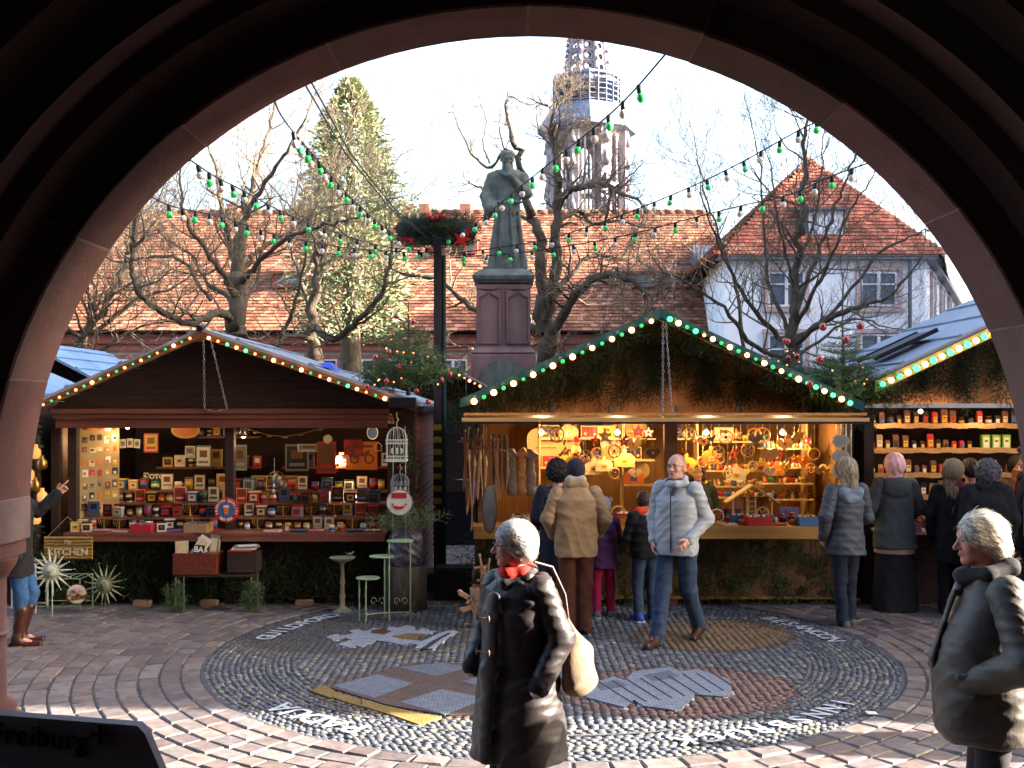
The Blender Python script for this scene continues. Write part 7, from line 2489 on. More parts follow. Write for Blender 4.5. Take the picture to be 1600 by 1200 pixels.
bulb_string('lowest bulb string sagging across in front of the statue robe', [P(1370, 250, 8.6), P(1300, 275, 9.2), P(1230, 305, 10), P(1155, 322, 10.6), P(1065, 345, 11.2), P(985, 366, 11.8), P(900, 382, 12.3), P(800, 396, 12.8), P(690, 404, 13.0)], 20, 1, .03, .98)
bulb_string('nearly level bulb string from the lower arch haunch to the pole', [P(225, 300, 8.4), P(268, 322, 9), P(350, 340, 10), P(430, 366, 11), P(520, 384, 11.8), P(600, 392, 12.5), P(684, 396, 13.0)], 18, 0, .08, .98)
bulb_string('bulb string crossing the big tree towards the wreath', [P(290, 245, 8), P(335, 275, 8.8), P(380, 298, 9.6), P(450, 335, 10.8), P(530, 365, 11.8), P(600, 385, 12.5), P(684, 394, 13.0)], 16, 1, .03, .98)
cw = empty('guy_wire', (0, 0, 0), 'pair of bare dark wires running from the arch down to the wreath', 'wire')
for k in (0, 1):
 b = MB()
 b.tube([P(470 + 12 * k, 120, 5.3), P(540 + 8 * k, 240, 8.0), P(610 + 5 * k, 325, 11), P(676 + 2 * k, 380, 12.9)], .006, 5)
 b.build('wire', CAB, cw)
# ---- the dark information desk in the arch
dk = empty('information_desk', (-1.42, 2.75, .64), 'black information lectern reading Freiburg in the bottom corner under the arch', 'lectern')
DKM = mat('dark lectern steel', hexc('a0989a'), hexc('8f8789'), 3, .6, .3, 30)
a0, a1, a2 = P(-60, 1106, 2.75), P(226, 1134, 2.75), P(262, 1230, 2.75)
o = dk.location
b = MB()
b.prism([(a0.x - .3 - o.x, a0.z - o.z + .012), (a1.x - .02 - o.x, a1.z - o.z), (a1.x - o.x, a1.z - o.z - .02), (a2.x - o.x, a2.z - o.z), (a2.x + .06 - o.x, a2.z - o.z - .18), (a0.x - .3 - o.x, a2.z - o.z - .18)], 0, .04)
b.build('panel', DKM, dk, .006)
b = MB()
b.box((-.25, .10, .16), (.10, .10, .32)); b.box((.0, .10, .16), (.10, .10, .32)); b.box((-.12, .10, .01), (.7, .4, .02))
b.build('stand', DKM, dk)
LET = mat('faint lettering', hexc('0c0a0a'), hexc('080707'), 10, .5)
c = P(62, 1152, 2.75) - o
letters('lettering', 'Freiburg', .076, Euler((0, R(5), 0)).to_matrix(), (c.x, -.003, c.z), LET, dk, .004)
b = MB()
c = P(157, 1147, 2.75) - o
b.box((c.x, -.003, c.z), (.008, .004, .044)); b.box((c.x, -.004, c.z), (.040, .004, .008))
for dx, dz in ((0, .022), (0, -.022), (.02, 0), (-.02, 0)):
 b.box((c.x + dx, -.005, c.z + dz), (.015, .004, .005) if dz else (.005, .004, .015))
b.build('cross_emblem', LET, dk)
# ================================================================ GOODS ON AND IN THE STALLS
CN = dict(red='b3272b', white='d6d2c9', cream='cdbb93', black='232223', grey='77777a', blue='3b5f97', green='3c6a41', yellow='c9a037', orange='c9702b', brown='6d4630', pink='c08088', teal='3d7476', silver='9a9ca0', golden='b18a45', natural='cda566', purple='5e3c6b', lime='7db52e', tan='a98760')
def IM(name, rough=.5, metal=0.0):
 return mat('%s item %d' % (name, int(rough * 100)), hexc(CN[name]), tuple(x * .8 for x in hexc(CN[name])), 18, rough, .15, 60, metal=metal)
PROTO = {}
def gear(b, r, w, y, m, teeth=14):
 poly = []
 for k in range(teeth * 2):
  a = k * PI / teeth
  q = r if k % 2 else r * .9
  poly.append((q * math.cos(a), q * math.sin(a)))
 b.prism(poly, -w / 2 + y, w / 2 + y, m)
def proto(kind, c, c2):
 key = (kind, c, c2)
 if key in PROTO:
  return PROTO[key]
 b = MB()
 m = [IM(c), IM(c2), IM('brown' if c != 'brown' else 'black')]
 bev = 0
 if kind == 'tin':
  b.box((0, 0, .05), (.10, .07, .10)); b.box((0, 0, .104), (.104, .074, .012), 1); b.box((0, -.036, .05), (.07, .003, .06), 1); b.box((0, -.038, .055), (.035, .002, .025), 2)
 elif kind == 'can':
  b.lathe([(.036, 0), (.036, .10), (.034, .102)], 14); b.lathe([(.0365, .03), (.0365, .075)], 14, (0, 0, 0), 1); b.lathe([(.038, .10), (.038, .112)], 14, (0, 0, 0), 2)
 elif kind == 'mug':
  b.lathe([(.033, 0), (.036, .08), (.031, .08), (.030, .01)], 14); b.lathe([(.0362, .025), (.0366, .055)], 14, (0, 0, 0), 1); b.tube([(.033, 0, .065), (.055, 0, .055), (.055, 0, .03), (.034, 0, .018)], .005, 6)
 elif kind == 'book':
  b.box((0, 0, .010), (.17, .12, .020)); b.box((.002, -.002, .010), (.170, .124, .014), 1); b.box((-.03, 0, .0205), (.06, .05, .002), 2)
 elif kind == 'plate_sign':
  b.box((0, 0, .075), (.115, .006, .15)); b.box((0, -.0035, .075), (.10, .003, .135), 1); b.box((0, -.0055, .10), (.06, .002, .05), 2); b.box((0, -.0055, .045), (.075, .002, .018), 0)
 elif kind == 'menorah':
  bm = [BRASS, m[1], m[2]]
  m = bm
  b.lathe([(.035, 0), (.03, .012), (.007, .02), (.006, .13)], 12)
  for r in (.022, .044, .066):
   b.tube([(r * math.cos(t), 0, .10 + r * math.sin(t)) for t in [PI + PI * i / 8 for i in range(9)]], .0035, 5)
   for s in (-1, 1):
    b.lathe([(.0035, .10), (.007, .115), (.007, .122)], 6, (s * r, 0, 0))
 elif kind == 'brass_cup':
  m = [BRASS, m[1], m[2]]
  b.lathe([(.022, 0), (.006, .01), (.006, .035), (.024, .05), (.028, .085), (.024, .085), (.020, .055)], 12)
 elif kind == 'figurine':
  b.lathe([(.014, 0), (.017, .03), (.009, .05), (.006, .055)], 10); b.ball((0, 0, .064), .0115, 1, 8, 6); b.lathe([(.013, .068), (.004, .088)], 8, (0, 0, 0), 2); b.tube([(.012, 0, .042), (.022, -.008, .03)], .003, 4); b.tube([(-.012, 0, .042), (-.022, -.008, .05)], .003, 4)
 elif kind == 'board':
  poly = [(-.11, 0), (.11, 0), (.115, .10), (.07, .14), (.02, .15), (.018, .19), (-.018, .19), (-.02, .15), (-.07, .14), (-.115, .10)]
  b.prism(poly, -.008, .008); b.box((0, -.0095, .06), (.07, .003, .05), 1); b.box((0, -.0115, .06), (.04, .002, .012), 2)
 elif kind == 'jigsaw':
  b.box((0, 0, .07), (.20, .012, .14)); b.box((0, -.0075, .07), (.18, .003, .12), 1)
  for i, (x, z) in enumerate(((-.05, .05), (.02, .09), (.06, .04), (-.02, .10))):
   b.ball((x, -.010, z), (.018, .005, .016), 2 if i % 2 else 0, 8, 5)
 elif kind == 'heart':
  poly = [(0, 0)] + [(.045 + .045 * math.cos(t), .085 + .04 * math.sin(t)) for t in [-.5 + i * (PI + .5) / 7 for i in range(8)]] + [(-.045 - .045 * math.cos(t), .085 + .04 * math.sin(t)) for t in [PI - i * (PI + .5) / 7 for i in range(8)]]
  b.prism(poly, -.006, .006); b.ball((0, -.007, .07), (.018, .004, .018), 1, 8, 5)
 elif kind == 'star':
  star(b, (0, 0, .07), .07, .012, 5, .45, .3); b.ball((0, -.008, .07), (.016, .004, .016), 1, 8, 5)
 elif kind == 'wheel_toy':
  b.tube([(.065 * math.cos(t), 0, .07 + .065 * math.sin(t)) for t in [2 * PI * i / 18 for i in range(19)]], .008, 6, cap=False)
  for k in range(3):
   a = k * PI / 3
   b.bar((.06 * math.cos(a), 0, .07 + .06 * math.sin(a)), (-.06 * math.cos(a), 0, .07 - .06 * math.sin(a)), .006, .008, 1)
  b.ball((0, -.006, .07), (.016, .01, .016), 2, 8, 6)
 elif kind == 'animal':
  b.ball((0, 0, .042), (.038, .014, .020), 0, 10, 6); b.ball((.036, 0, .064), (.016, .010, .013), 0, 8, 6); b.bar((.03, 0, .05), (.036, 0, .062), .012, .014)
  for x in (-.022, -.012, .014, .024):
   b.bar((x, 0, .03), (x, 0, 0), .006, .006)
  b.ball((-.036, 0, .048), (.006, .004, .014), 1, 6, 4); b.ball((.03, 0, .078), (.004, .006, .008), 1, 6, 4)
 elif kind == 'packet':
  b.box((0, 0, .065), (.062, .038, .13)); b.prism([(-.031, .13), (.031, .13), (.027, .150), (-.027, .150)], -.006, .006); b.box((0, -.0205, .06), (.044, .003, .065), 1); b.box((0, -.0225, .07), (.026, .002, .012), 2)
 elif kind == 'small_packet':
  b.box((0, 0, .04), (.05, .035, .08)); b.prism([(-.025, .08), (.025, .08), (.02, .097), (-.02, .097)], -.005, .005); b.box((0, -.019, .038), (.034, .003, .042), 1)
 elif kind == 'gift_box':
  b.box((0, 0, .075), (.085, .05, .15)); b.box((0, -.0265, .075), (.06, .003, .11), 1); b.box((0, -.0285, .09), (.034, .002, .02), 2); b.box((0, 0, .152), (.088, .053, .006), 0)
 elif kind == 'jar':
  b.lathe([(.030, 0), (.033, .01), (.033, .065), (.025, .078)], 12); b.lathe([(.0335, .02), (.0335, .055)], 12, (0, 0, 0), 1); b.lathe([(.027, .078), (.027, .092)], 12, (0, 0, 0), 2)
 elif kind == 'crate':
  for x in (-.11, .11):
   b.box((x, 0, .045), (.012, .16, .09))
  for y in (-.085, .085):
   b.box((0, y, .045), (.232, .012, .09))
  b.box((0, 0, .008), (.21, .16, .01))
  for i in range(8):
   b.ball((-.08 + .023 * i, .02 * math.sin(i * 2.1), .085), (.022, .022, .018), 1 + i % 2, 8, 5)
 elif kind == 'sweet_cone':
  b.lathe([(.004, 0), (.030, .085), (.032, .09)], 10); b.ball((0, 0, .098), (.029, .029, .022), 1, 8, 6)
 o = b.build(kind, m)
 d = o.data
 bpy.data.objects.remove(o)
 PROTO[key] = d
 return d
NOUN = dict(tin='tin box', can='round tin', mug='mug', book='book', plate_sign='small tin sign', menorah='brass seven-armed candlestick', brass_cup='brass goblet', figurine='wooden figurine', board='wooden cutting board', jigsaw='wooden puzzle panel', heart='wooden heart', star='wooden star', wheel_toy='wooden wheel ornament', animal='wooden toy animal', packet='tall packet', small_packet='small packet', gift_box='gift box', jar='glass jar', crate='trinket crate', sweet_cone='sweet cone')
CATS = dict(tin='tin', can='tin', mug='mug', book='book', plate_sign='sign', menorah='candlestick', brass_cup='goblet', figurine='figurine', board='cutting board', jigsaw='puzzle', heart='ornament', star='ornament', wheel_toy='ornament', animal='toy', packet='packet', small_packet='packet', gift_box='gift box', jar='jar', crate='crate', sweet_cone='sweets')
NG = [0]
def put(kind, c, c2, x, y, z, label, group, rz=0.0, s=1.0):
 o = bpy.data.objects.new(kind if kind != 'plate_sign' else 'tin_sign', proto(kind, c, c2))
 COL.objects.link(o)
 o.location = (x, y, z)
 o.rotation_euler = (0, 0, rz)
 o.scale = (s,) * 3
 tag(o, label, CATS[kind], group)
 NG[0] += 1
 return o
WIDTH = dict(tin=.115, can=.082, mug=.10, book=.19, plate_sign=.13, menorah=.15, brass_cup=.07, figurine=.05, board=.24, jigsaw=.21, heart=.17, star=.14, wheel_toy=.15, animal=.09, packet=.085, small_packet=.07, gift_box=.10, jar=.08, crate=.25, sweet_cone=.07)
def row(place, kinds, cols, xa, xb, y, z, group, seed, s=1.0, gap=1.0, rz=.25, hang=False):
 rg = random.Random(seed)
 x, i = xa, 0
 while i < 70:
  k = rg.choice(kinds)
  w = WIDTH[k] * s * gap
  if x + w > xb:
   break
  c = rg.choice(cols)
  c2 = rg.choice([q for q in ('white', 'cream', 'red', 'yellow', 'black', 'blue') if q != c])
  noun = NOUN[k]
  lab = '%s %s %s, %s from the left' % (c, noun, place, ORD[i]) if k not in ('menorah', 'brass_cup') else '%s %s, %s from the left' % (noun, place, ORD[i])
  put(k, c, c2, x + w / 2, y + rg.uniform(-.015, .015), z, lab, group, rg.uniform(-rz, rz), s * rg.uniform(.88, 1.12))
  x += w * rg.uniform(.98, 1.15)
  i += 1
# stall 1: tins, mugs, brass and books on the steps behind the counter
MIX = ['red', 'cream', 'blue', 'white', 'brown', 'black', 'green', 'silver', 'tan']
g1 = 'tins and trinkets in the dark brown stall'
row('in the front row on the dark counter', ['book', 'tin', 'small_packet', 'crate', 'can'], MIX, -4.9, -3.3, 11.74, .865, g1, 1, 1.0, 1.02)
row('on the dark counter past the post', ['book', 'crate', 'small_packet', 'book', 'mug'], ['pink', 'cream', 'white', 'brown', 'golden', 'blue'], -2.75, -1.45, 11.74, .865, g1, 2)
row('in the second row on the dark counter', ['can', 'tin', 'mug', 'jar', 'menorah'], MIX, -4.9, -3.3, 11.93, .865, g1, 3, 1.05)
row('in the second row past the post', ['menorah', 'brass_cup', 'mug', 'plate_sign', 'jar'], ['golden', 'brown', 'silver', 'cream'], -3.10, -1.45, 11.93, .865, g1, 4, 1.0)
row('on the lowest step of the dark stall', ['tin', 'can', 'tin', 'mug', 'plate_sign', 'menorah'], MIX, -4.9, -1.5, 12.2, .985, g1, 5, 1.08)
row('on the middle step of the dark stall', ['tin', 'tin', 'can', 'plate_sign', 'jar'], MIX, -4.9, -1.5, 12.55, 1.115, g1, 6, 1.15)
row('on the top step of the dark stall', ['tin', 'plate_sign', 'tin', 'can', 'mug'], MIX, -4.85, -1.5, 12.95, 1.235, g1, 7, 1.25)
row('on the rear shelf of the dark stall', ['plate_sign', 'tin', 'plate_sign', 'mug'], ['cream', 'red', 'yellow', 'white', 'brown'], -4.5, -3.3, 13.6, 1.485, g1, 8, 1.35)
row('on the rear shelf beside the lit lamp', ['plate_sign', 'plate_sign', 'can', 'brass_cup'], ['orange', 'red', 'yellow', 'brown', 'black'], -2.9, -1.4, 13.6, 1.485, g1, 9, 1.35)
row('on the highest shelf of the dark stall', ['plate_sign', 'mug', 'tin'], ['white', 'grey', 'brown', 'cream'], -4.2, -3.3, 13.65, 1.875, g1, 10, 1.0)
# tin signs and frames hung on the back wall and side
i = 0
for (u, v, w, h, c1, c2, lb) in ((203, 692, 34, 14, 'white', 'grey', 'row of three white printed cards hanging under the clip lamp'), (236, 692, 22, 30, 'red', 'yellow', 'red and yellow enamel sign above the white cards'), (290, 672, 44, 26, 'yellow', 'orange', 'large amber oval enamel sign near the roof'), (318, 713, 24, 34, 'grey', 'white', 'pale grey printed metal sheet hanging by the post'), (297, 706, 16, 18, 'white', 'grey', 'small white card clipped beside the grey sheet'), (240, 745, 32, 14, 'black', 'white', ''), (175, 715, 14, 34, 'tan', 'brown', 'narrow tan tin sign hanging above its twin'), (175, 762, 14, 30, 'tan', 'brown', 'narrow tan tin sign hanging below its twin'),
        (375, 715, 22, 40, 'silver', 'grey', 'tall silvery picture sheet just past the middle post'), (402, 722, 14, 22, 'black', 'red', 'black and red tin sign beside the silvery sheet'), (464, 715, 36, 42, 'grey', 'black', 'framed grey kitchen picture with pale wooden edge'), (482, 700, 34, 12, 'white', 'grey', 'long white word plate above the framed picture'), (510, 715, 30, 50, 'red', 'brown', 'red cloth-like panel behind the lit shelf lamp'), (565, 712, 50, 44, 'orange', 'brown', 'large orange tin sign with a dark motorcycle shape'), (552, 700, 30, 26, 'red', 'black', 'red sign with black lightning shape over the motorcycle sign'), (582, 676, 18, 22, 'white', 'blue', 'white plate with blue roundel high at the stall corner'), (432, 752, 80, 18, 'yellow', 'tan', 'long yellow plank sign with small hooks'), (512, 686, 14, 14, 'cream', 'white', 'round cream plaque high on the rear wall'), (462, 766, 22, 16, 'red', 'grey', 'red and grey tin sign leaning under the plank sign'), (410, 775, 24, 14, 'brown', 'tan', 'dark brown plate sign under the plank sign')):
 d = 13.45 if u < 560 or v > 700 else 12.9
 c = P(u, v, d)
 W_, H_ = w / FPX * d, h / FPX * d
 b = MB()
 if 'oval' in lb or 'round' in lb:
  n = 20
  b.prism([(W_ / 2 * math.cos(2 * PI * k / n), H_ / 2 * math.sin(2 * PI * k / n)) for k in range(n)], -.006, .006, 0)
  b.prism([(W_ * .42 * math.cos(2 * PI * k / n), H_ * .40 * math.sin(2 * PI * k / n)) for k in range(n)], -.009, -.0062, 1)
 elif 'three' in lb:
  for k in (-1, 0, 1):
   b.box((k * W_ * .34, 0, -.01 * abs(k)), (W_ * .30, .003, H_), 0, (0, .06 * k, 0)); b.box((k * W_ * .34, -.003, -.01 * abs(k)), (W_ * .18, .002, H_ * .5), 1)
 elif 'motorcycle' in lb:
  b.box((0, 0, 0), (W_, .008, H_), 0)
  for k in (-1, 1):
   b.tube([(k * W_ * .24 + .055 * math.cos(t), -.010, -.04 + .055 * math.sin(t)) for t in [2 * PI * q / 12 for q in range(13)]], .010, 5, 2, False)
  b.bar((-W_ * .24, -.012, -.03), (W_ * .05, -.012, .04), .012, .05, 2); b.bar((W_ * .05, -.012, .0), (W_ * .24, -.012, .06), .012, .03, 2); b.box((0, -.008, .12), (W_ * .7, .004, .03), 1)
 else:
  b.box((0, 0, 0), (W_, .008, H_), 0); b.box((0, -.0055, 0), (W_ * .86, .003, H_ * .84), 1); b.box((0, -.0085, H_ * .12), (W_ * .5, .003, H_ * .32), 2); b.box((0, -.0085, -H_ * .26), (W_ * .66, .003, H_ * .12), 0)
 ms = [IM(c1, .4), IM(c2, .4), IM('brown', .4) if c1 != 'black' else IM('white')]
 if not lb:
  b = MB()
  b.box((0, 0, 0), (W_, .008, H_), 0); b.box((-W_ * .36, -.006, 0), (W_ * .24, .003, H_ * .9), 1)
  o = b.build('tin_sign', [IM('black'), IM('white'), IM('blue')], at=None)
  o.location = c
  tag(o, 'black plate sign reading MOTOR with a round blue and white badge', 'sign', 'signs hanging in the dark brown stall')
  letters('lettering', 'MOTOR', .085, None, (W_ * .13, -.007, 0), IM('white'), o, .003, .004)
  b = MB()
  for q in range(4):
   b.prism([(0, 0)] + [(.030 * math.cos(t), .030 * math.sin(t)) for t in [q * PI / 2 + PI / 2 * k / 4 for k in range(5)]], -.003, .003, q % 2, None, (-W_ * .36, -.011, 0))
  b.tube([(-W_ * .36 + .036 * math.cos(t), -.010, .036 * math.sin(t)) for t in [2 * PI * q / 16 for q in range(17)]], .006, 5, 2, False)
  b.build('badge', [IM('blue'), IM('white'), IM('black')], o)
  continue
 o = b.build('tin_sign', ms)
 o.location = c
 o.rotation_euler = (0, 0, random.uniform(-.15, .15))
 tag(o, lb, 'sign', 'signs hanging in the dark brown stall')
# the panel of pictures at the side
b = MB()
b.box((0, 0, 0), (.03, .55, 1.15))
pn = b.build('picture_board', mat('lit display board', hexc('a58f68'), hexc('8d7752'), 6, .7))
pn.location = (-4.86, 12.32, 1.52)
pn.rotation_euler = (0, 0, R(-48))
tag(pn, 'tall side panel covered with small cards and stickers under the glowing lamp', 'picture board')
rg = random.Random(12)
for i in range(46):
 c = rg.choice(['white', 'red', 'orange', 'cream', 'black', 'grey', 'yellow', 'brown'])
 b = MB()
 w_, h_ = rg.uniform(.04, .075), rg.uniform(.05, .09)
 b.box((.019, -.22 + (i % 6) * .088 + rg.uniform(-.01, .01), .50 - (i // 6) * .135 + rg.uniform(-.02, .02)), (.004, w_, h_), 0)
 b.box((.022, -.22 + (i % 6) * .088, .50 - (i // 6) * .135), (.003, w_ * .5, h_ * .4), 1)
 b.build('card', [IM(c), IM(rg.choice(['red', 'black', 'white', 'orange']))], pn)
# round beer sign
def round_sign(c, r, label, ring, field, name='round_sign', rz=0):
 root = empty(name, c, label, 'sign', 'round enamel signs', rz)
 b = MB()
 n = 32
 circ = lambda q: [(q * math.cos(2 * PI * k / n), q * math.sin(2 * PI * k / n)) for k in range(n)]
 b.prism(circ(r), -.004, .010, 0)
 b.build('rim', ring, root)
 b = MB()
 b.prism(circ(r * .93), -.007, -.0045, 0)
 b.build('band', IM('white') if ring != IM('red') else IM('red'), root)
 b = MB()
 b.prism(circ(r * .62), -.010, -.0075, 0)
 b.build('field', field, root)
 return root
def arc_text(root, s, r, size, m, a0, a1, inward=False):
 b = MB()
 n = len(s)
 for i, ch in enumerate(s):
  if ch == ' ':
   continue
  a = R(a0 + (a1 - a0) * i / max(n - 1, 1))
  vs, fs = text_mesh(ch, size, .003, .002)
  th = a - PI / 2 if not inward else a + PI / 2
  cs, sn = math.cos(th), math.sin(th)
  b.add([(p.x * cs - p.z * sn + r * math.cos(a), p.y - .013, p.x * sn + p.z * cs + r * math.sin(a)) for p in vs], fs)
 b.build('lettering', m, root)
sg = round_sign(P(354, 797, 11.6), .138, 'round dark red sign with a beer glass reading PREMIUM QUALITY BEST BEER', IM('red'), IM('blue'))
arc_text(sg, 'PREMIUM QUALITY', .107, .034, IM('white'), 200, -20)
arc_text(sg, 'BEST BEER', .107, .034, IM('white'), 235, 305, True)
b = MB()
b.prism([(-.022, -.045), (.022, -.045), (.030, .030), (-.030, .030)], -.016, -.011, 0); b.prism([(-.032, .030), (.032, .030), (.028, .055), (-.028, .055)], -.017, -.011, 1)
b.build('beer_glass', [IM('orange'), IM('white')], sg)
sg = round_sign(P(120, 928, 11.35), .108, 'round pink and cream sign reading Coffee leaning by the metal suns', IM('brown'), IM('cream'), rz=.1)
letters('lettering', 'Coffee', .085, Euler((0, R(-8), 0)).to_matrix(), (0, -.014, -.035), IM('brown'), sg, .003, .003)
b = MB()
b.lathe([(.02, 0), (.035, .03), (.035, .035)], 12, (-.01, -.02, .015)); b.tube([(.026, -.02, .045), (.048, -.02, .04), (.03, -.02, .022)], .004, 5)
b.build('cup_relief', IM('pink'), sg)
sg = round_sign(P(624, 785, 11.45), .145, 'round white and red clown-face sign hanging under the wire cage', IM('grey'), IM('white'))
b = MB()
b.tube([(-.06, -.014, -.04), (-.03, -.014, -.065), (.03, -.014, -.065), (.06, -.014, -.04), (0, -.014, -.052), (-.06, -.014, -.04)], .009, 6)
b.box((0, -.012, .075), (.16, .004, .06))
for s in (-1, 1):
 b.ball((s * .07, -.013, -.02), (.012, .005, .012), 0, 8, 5)
b.build('face_paint', IM('red'), sg)
b = MB()
for s in (-.07, .07):
 b.tube([(s, 0, .13), (s * .9, -.01, .82)], .004, 5)
 b.tube([(s, 0, -.12), (s, 0, -.45)], .004, 5)
b.build('hanging_rod', STEEL, sg)
# birdcages
def birdcage(loc, r, h, label, m, square=True):
 root = empty('birdcage', loc, label, 'birdcage', 'birdcages hanging at the corner of the dark brown stall')
 b = MB()
 n = 14
 for i in range(n):
  a = 2 * PI * i / n
  x, y = r * math.cos(a), r * math.sin(a)
  if square:
   k = min(1 / max(abs(math.cos(a)), 1e-6), 1 / max(abs(math.sin(a)), 1e-6)) * .92
   x, y = x * k, y * k
  dome = [(x * math.cos(t), y * math.cos(t), h * .62 + h * .36 * math.sin(t)) for t in [PI / 2 * q / 5 for q in range(6)]]
  b.tube([(x, y, 0)] + dome, .0028, 4)
 b.build('bars', m, root)
 for z, hh in ((0, .02), (h * .13, .008), (h * .60, .008), (h * .50, .008)):
  b = MB()
  q = r * .93
  for s in (-1, 1):
   b.box((s * q, 0, z + hh / 2), (.006, 2 * q, hh)); b.box((0, s * q, z + hh / 2), (2 * q, .006, hh))
  b.build('rail', m, root)
 b = MB()
 for z in (h * .07, h * .55):
  for i in range(6):
   x = -r * .8 + r * 1.6 * i / 5
   b.tube([(x + .012 * math.cos(t), -r * .93, z + .012 * math.sin(t)) for t in [2 * PI * q / 8 for q in range(9)]], .0025, 4, 0, False)
 b.build('scrollwork', m, root)
 b = MB()
 b.box((0, 0, .006), (r * 1.84, r * 1.84, .008))
 for i in range(3):
  b.ball((-.05 + i * .05, 0, h * .30), (.016, .012, .035), 0, 8, 6)
 b.build('ornament', m, root)
 b = MB()
 b.tube([(0, 0, h * .98), (0, 0, h * 1.12), (.02, 0, h * 1.18), (0, 0, h * 1.25), (0, 0, h * 1.4)], .005, 5)
 b.build('hook', m, root)
 return root
WW = mat('white painted wire', hexc('c9cdc4'), hexc('b2b6ac'), 10, .5)
birdcage(P(620, 721, 11.55), .118, .385, 'white square birdcage hanging from the roof corner', WW)
birdcage(P(625, 776, 11.65), .10, .26, 'bare metal birdcage hanging below the white one', STEEL, False)
b = MB()
for s in (-1, 1):
 b.bar((s * .035, 0, 0), (s * .035, 0, .06), .010, .010); b.bar((s * .045, 0, .055), (0, 0, .10), .010, .010)
b.bar((-.035, 0, .005), (.035, 0, .005), .010, .010)
o = b.build('birdhouse_frame', PALEW)
o.location = P(591, 705, 11.8)
tag(o, 'little open wooden birdhouse outline hanging beside the white birdcage', 'ornament')
b = MB()
b.tube([(0, 0, 0), (.003, .01, .30)], .0018, 4)
for z, r in ((.0, .020), (-.06, .02), (-.12, .022)):
 b.lathe([(r, z - .03), (r * .5, z), (.002, z + .012)], 10, (.008 * math.sin(z * 40), 0, 0))
o = b.build('bell_string', mat('white enamel', hexc('d5d6d8'), hexc('bcbdc0'), 9, .4))
o.location = P(428, 757, 12.0)
tag(o, 'string of small white bells hanging from the beam past the post', 'bell string')
b = MB()
b.tube([(.10 * math.cos(t), 0, .10 * math.sin(t)) for t in [2 * PI * q / 18 for q in range(19)]], .010, 6, 0, False)
b.lathe([(.05, -.08), (.055, .03), (.03, .06), (.01, .09)], 10, (0, 0, 0), 1)
o = b.build('glass_lantern', [IM('brown'), mat('smoky glass', hexc('7a8288'), hexc('5a6268'), 4, .12, spec=.9)])
o.location = P(432, 750, 12.4)
tag(o, 'ringed glass lantern hanging near the string of white bells', 'lantern')
# stall 1, in front
SUNW = mat('whitewashed metal', hexc('c3c8b8'), hexc('a3a896'), 12, .6, .4, 50)
SUNT = mat('green bronze metal', hexc('84876a'), hexc('66694f'), 12, .6, .4, 50)
def metal_sun(loc, r, m, label, rot):
 root = empty('metal_sun', loc, label, 'ornament', 'metal sun ornaments in front of the dark brown stall')
 n = 16
 for k in range(n):
  b = MB()
  a = rot + 2 * PI * k / n
  L = r * (1.0 if k % 2 == 0 else .86)
  d, s = Vector((math.cos(a), 0, math.sin(a))), Vector((-math.sin(a), 0, math.cos(a)))
  b.add([d * r * .33 + s * r * .075, d * r * .33 - s * r * .075, d * L, d * r * .45 + Vector((0, -.02, 0))], [(0, 3, 2), (3, 1, 2), (0, 1, 3), (0, 2, 1)])
  b.ball(d * L, .008, 0, 6, 4)
  b.build('ray', m, root)
 b = MB()
 b.lathe([(r * .36, -.006), (r * .36, .006), (r * .30, .012), (r * .26, .010), (r * .24, .022), (.0, .035)], 24, (0, 0, 0), 0, Euler((R(90), 0, 0)).to_matrix())
 b.ball((-.025, -.03, .02), (.010, .006, .006), 0, 6, 4); b.ball((.025, -.03, .02), (.010, .006, .006), 0, 6, 4); b.ball((0, -.038, 0), (.006, .008, .015), 0, 6, 4); b.ball((0, -.032, -.03), (.018, .005, .005), 0, 6, 4)
 b.build('face', m, root)
 b = MB()
 b.tube([(0, .02, 0), (0, .03, -loc.z + .02)], .006, 5)
 b.build('stake', m, root)
metal_sun(P(80, 893, 11.15), .25, SUNW, 'whitewashed metal sun with long rays standing beside the pointing person', .1)
metal_sun(P(163, 914, 11.35), .24, SUNT, 'greenish bronze metal sun in front of the fir-covered counter', .25)
ks_ = empty('kitchen_sign', P(107, 856, 11.5), 'corrugated yellow-brown tin sign reading My KITCHEN hung on strings', 'sign')
b = MB()
for k in range(7):
 b.tube([(-.26, 0, -.105 + k * .035), (.26, 0, -.105 + k * .035)], .019, 8)
b.build('corrugated_sheet', mat('yellow brown tin', hexc('a5854a'), hexc('6f5229'), 3, .4, .3, 20, stretch=(.4, 1, 8)), ks_)
letters('lettering', 'KITCHEN', .105, None, (0, -.024, -.045), IM('cream'), ks_, .006, .003)
letters('lettering', 'My', .065, None, (0, -.024, .065), IM('cream'), ks_, .005, .001)
b = MB()
b.tube([(-.24, 0, .11), (-.05, .1, .33)], .003, 4); b.tube([(.24, 0, .11), (-.05, .1, .33)], .003, 4)
b.build('string', IM('tan'), ks_)
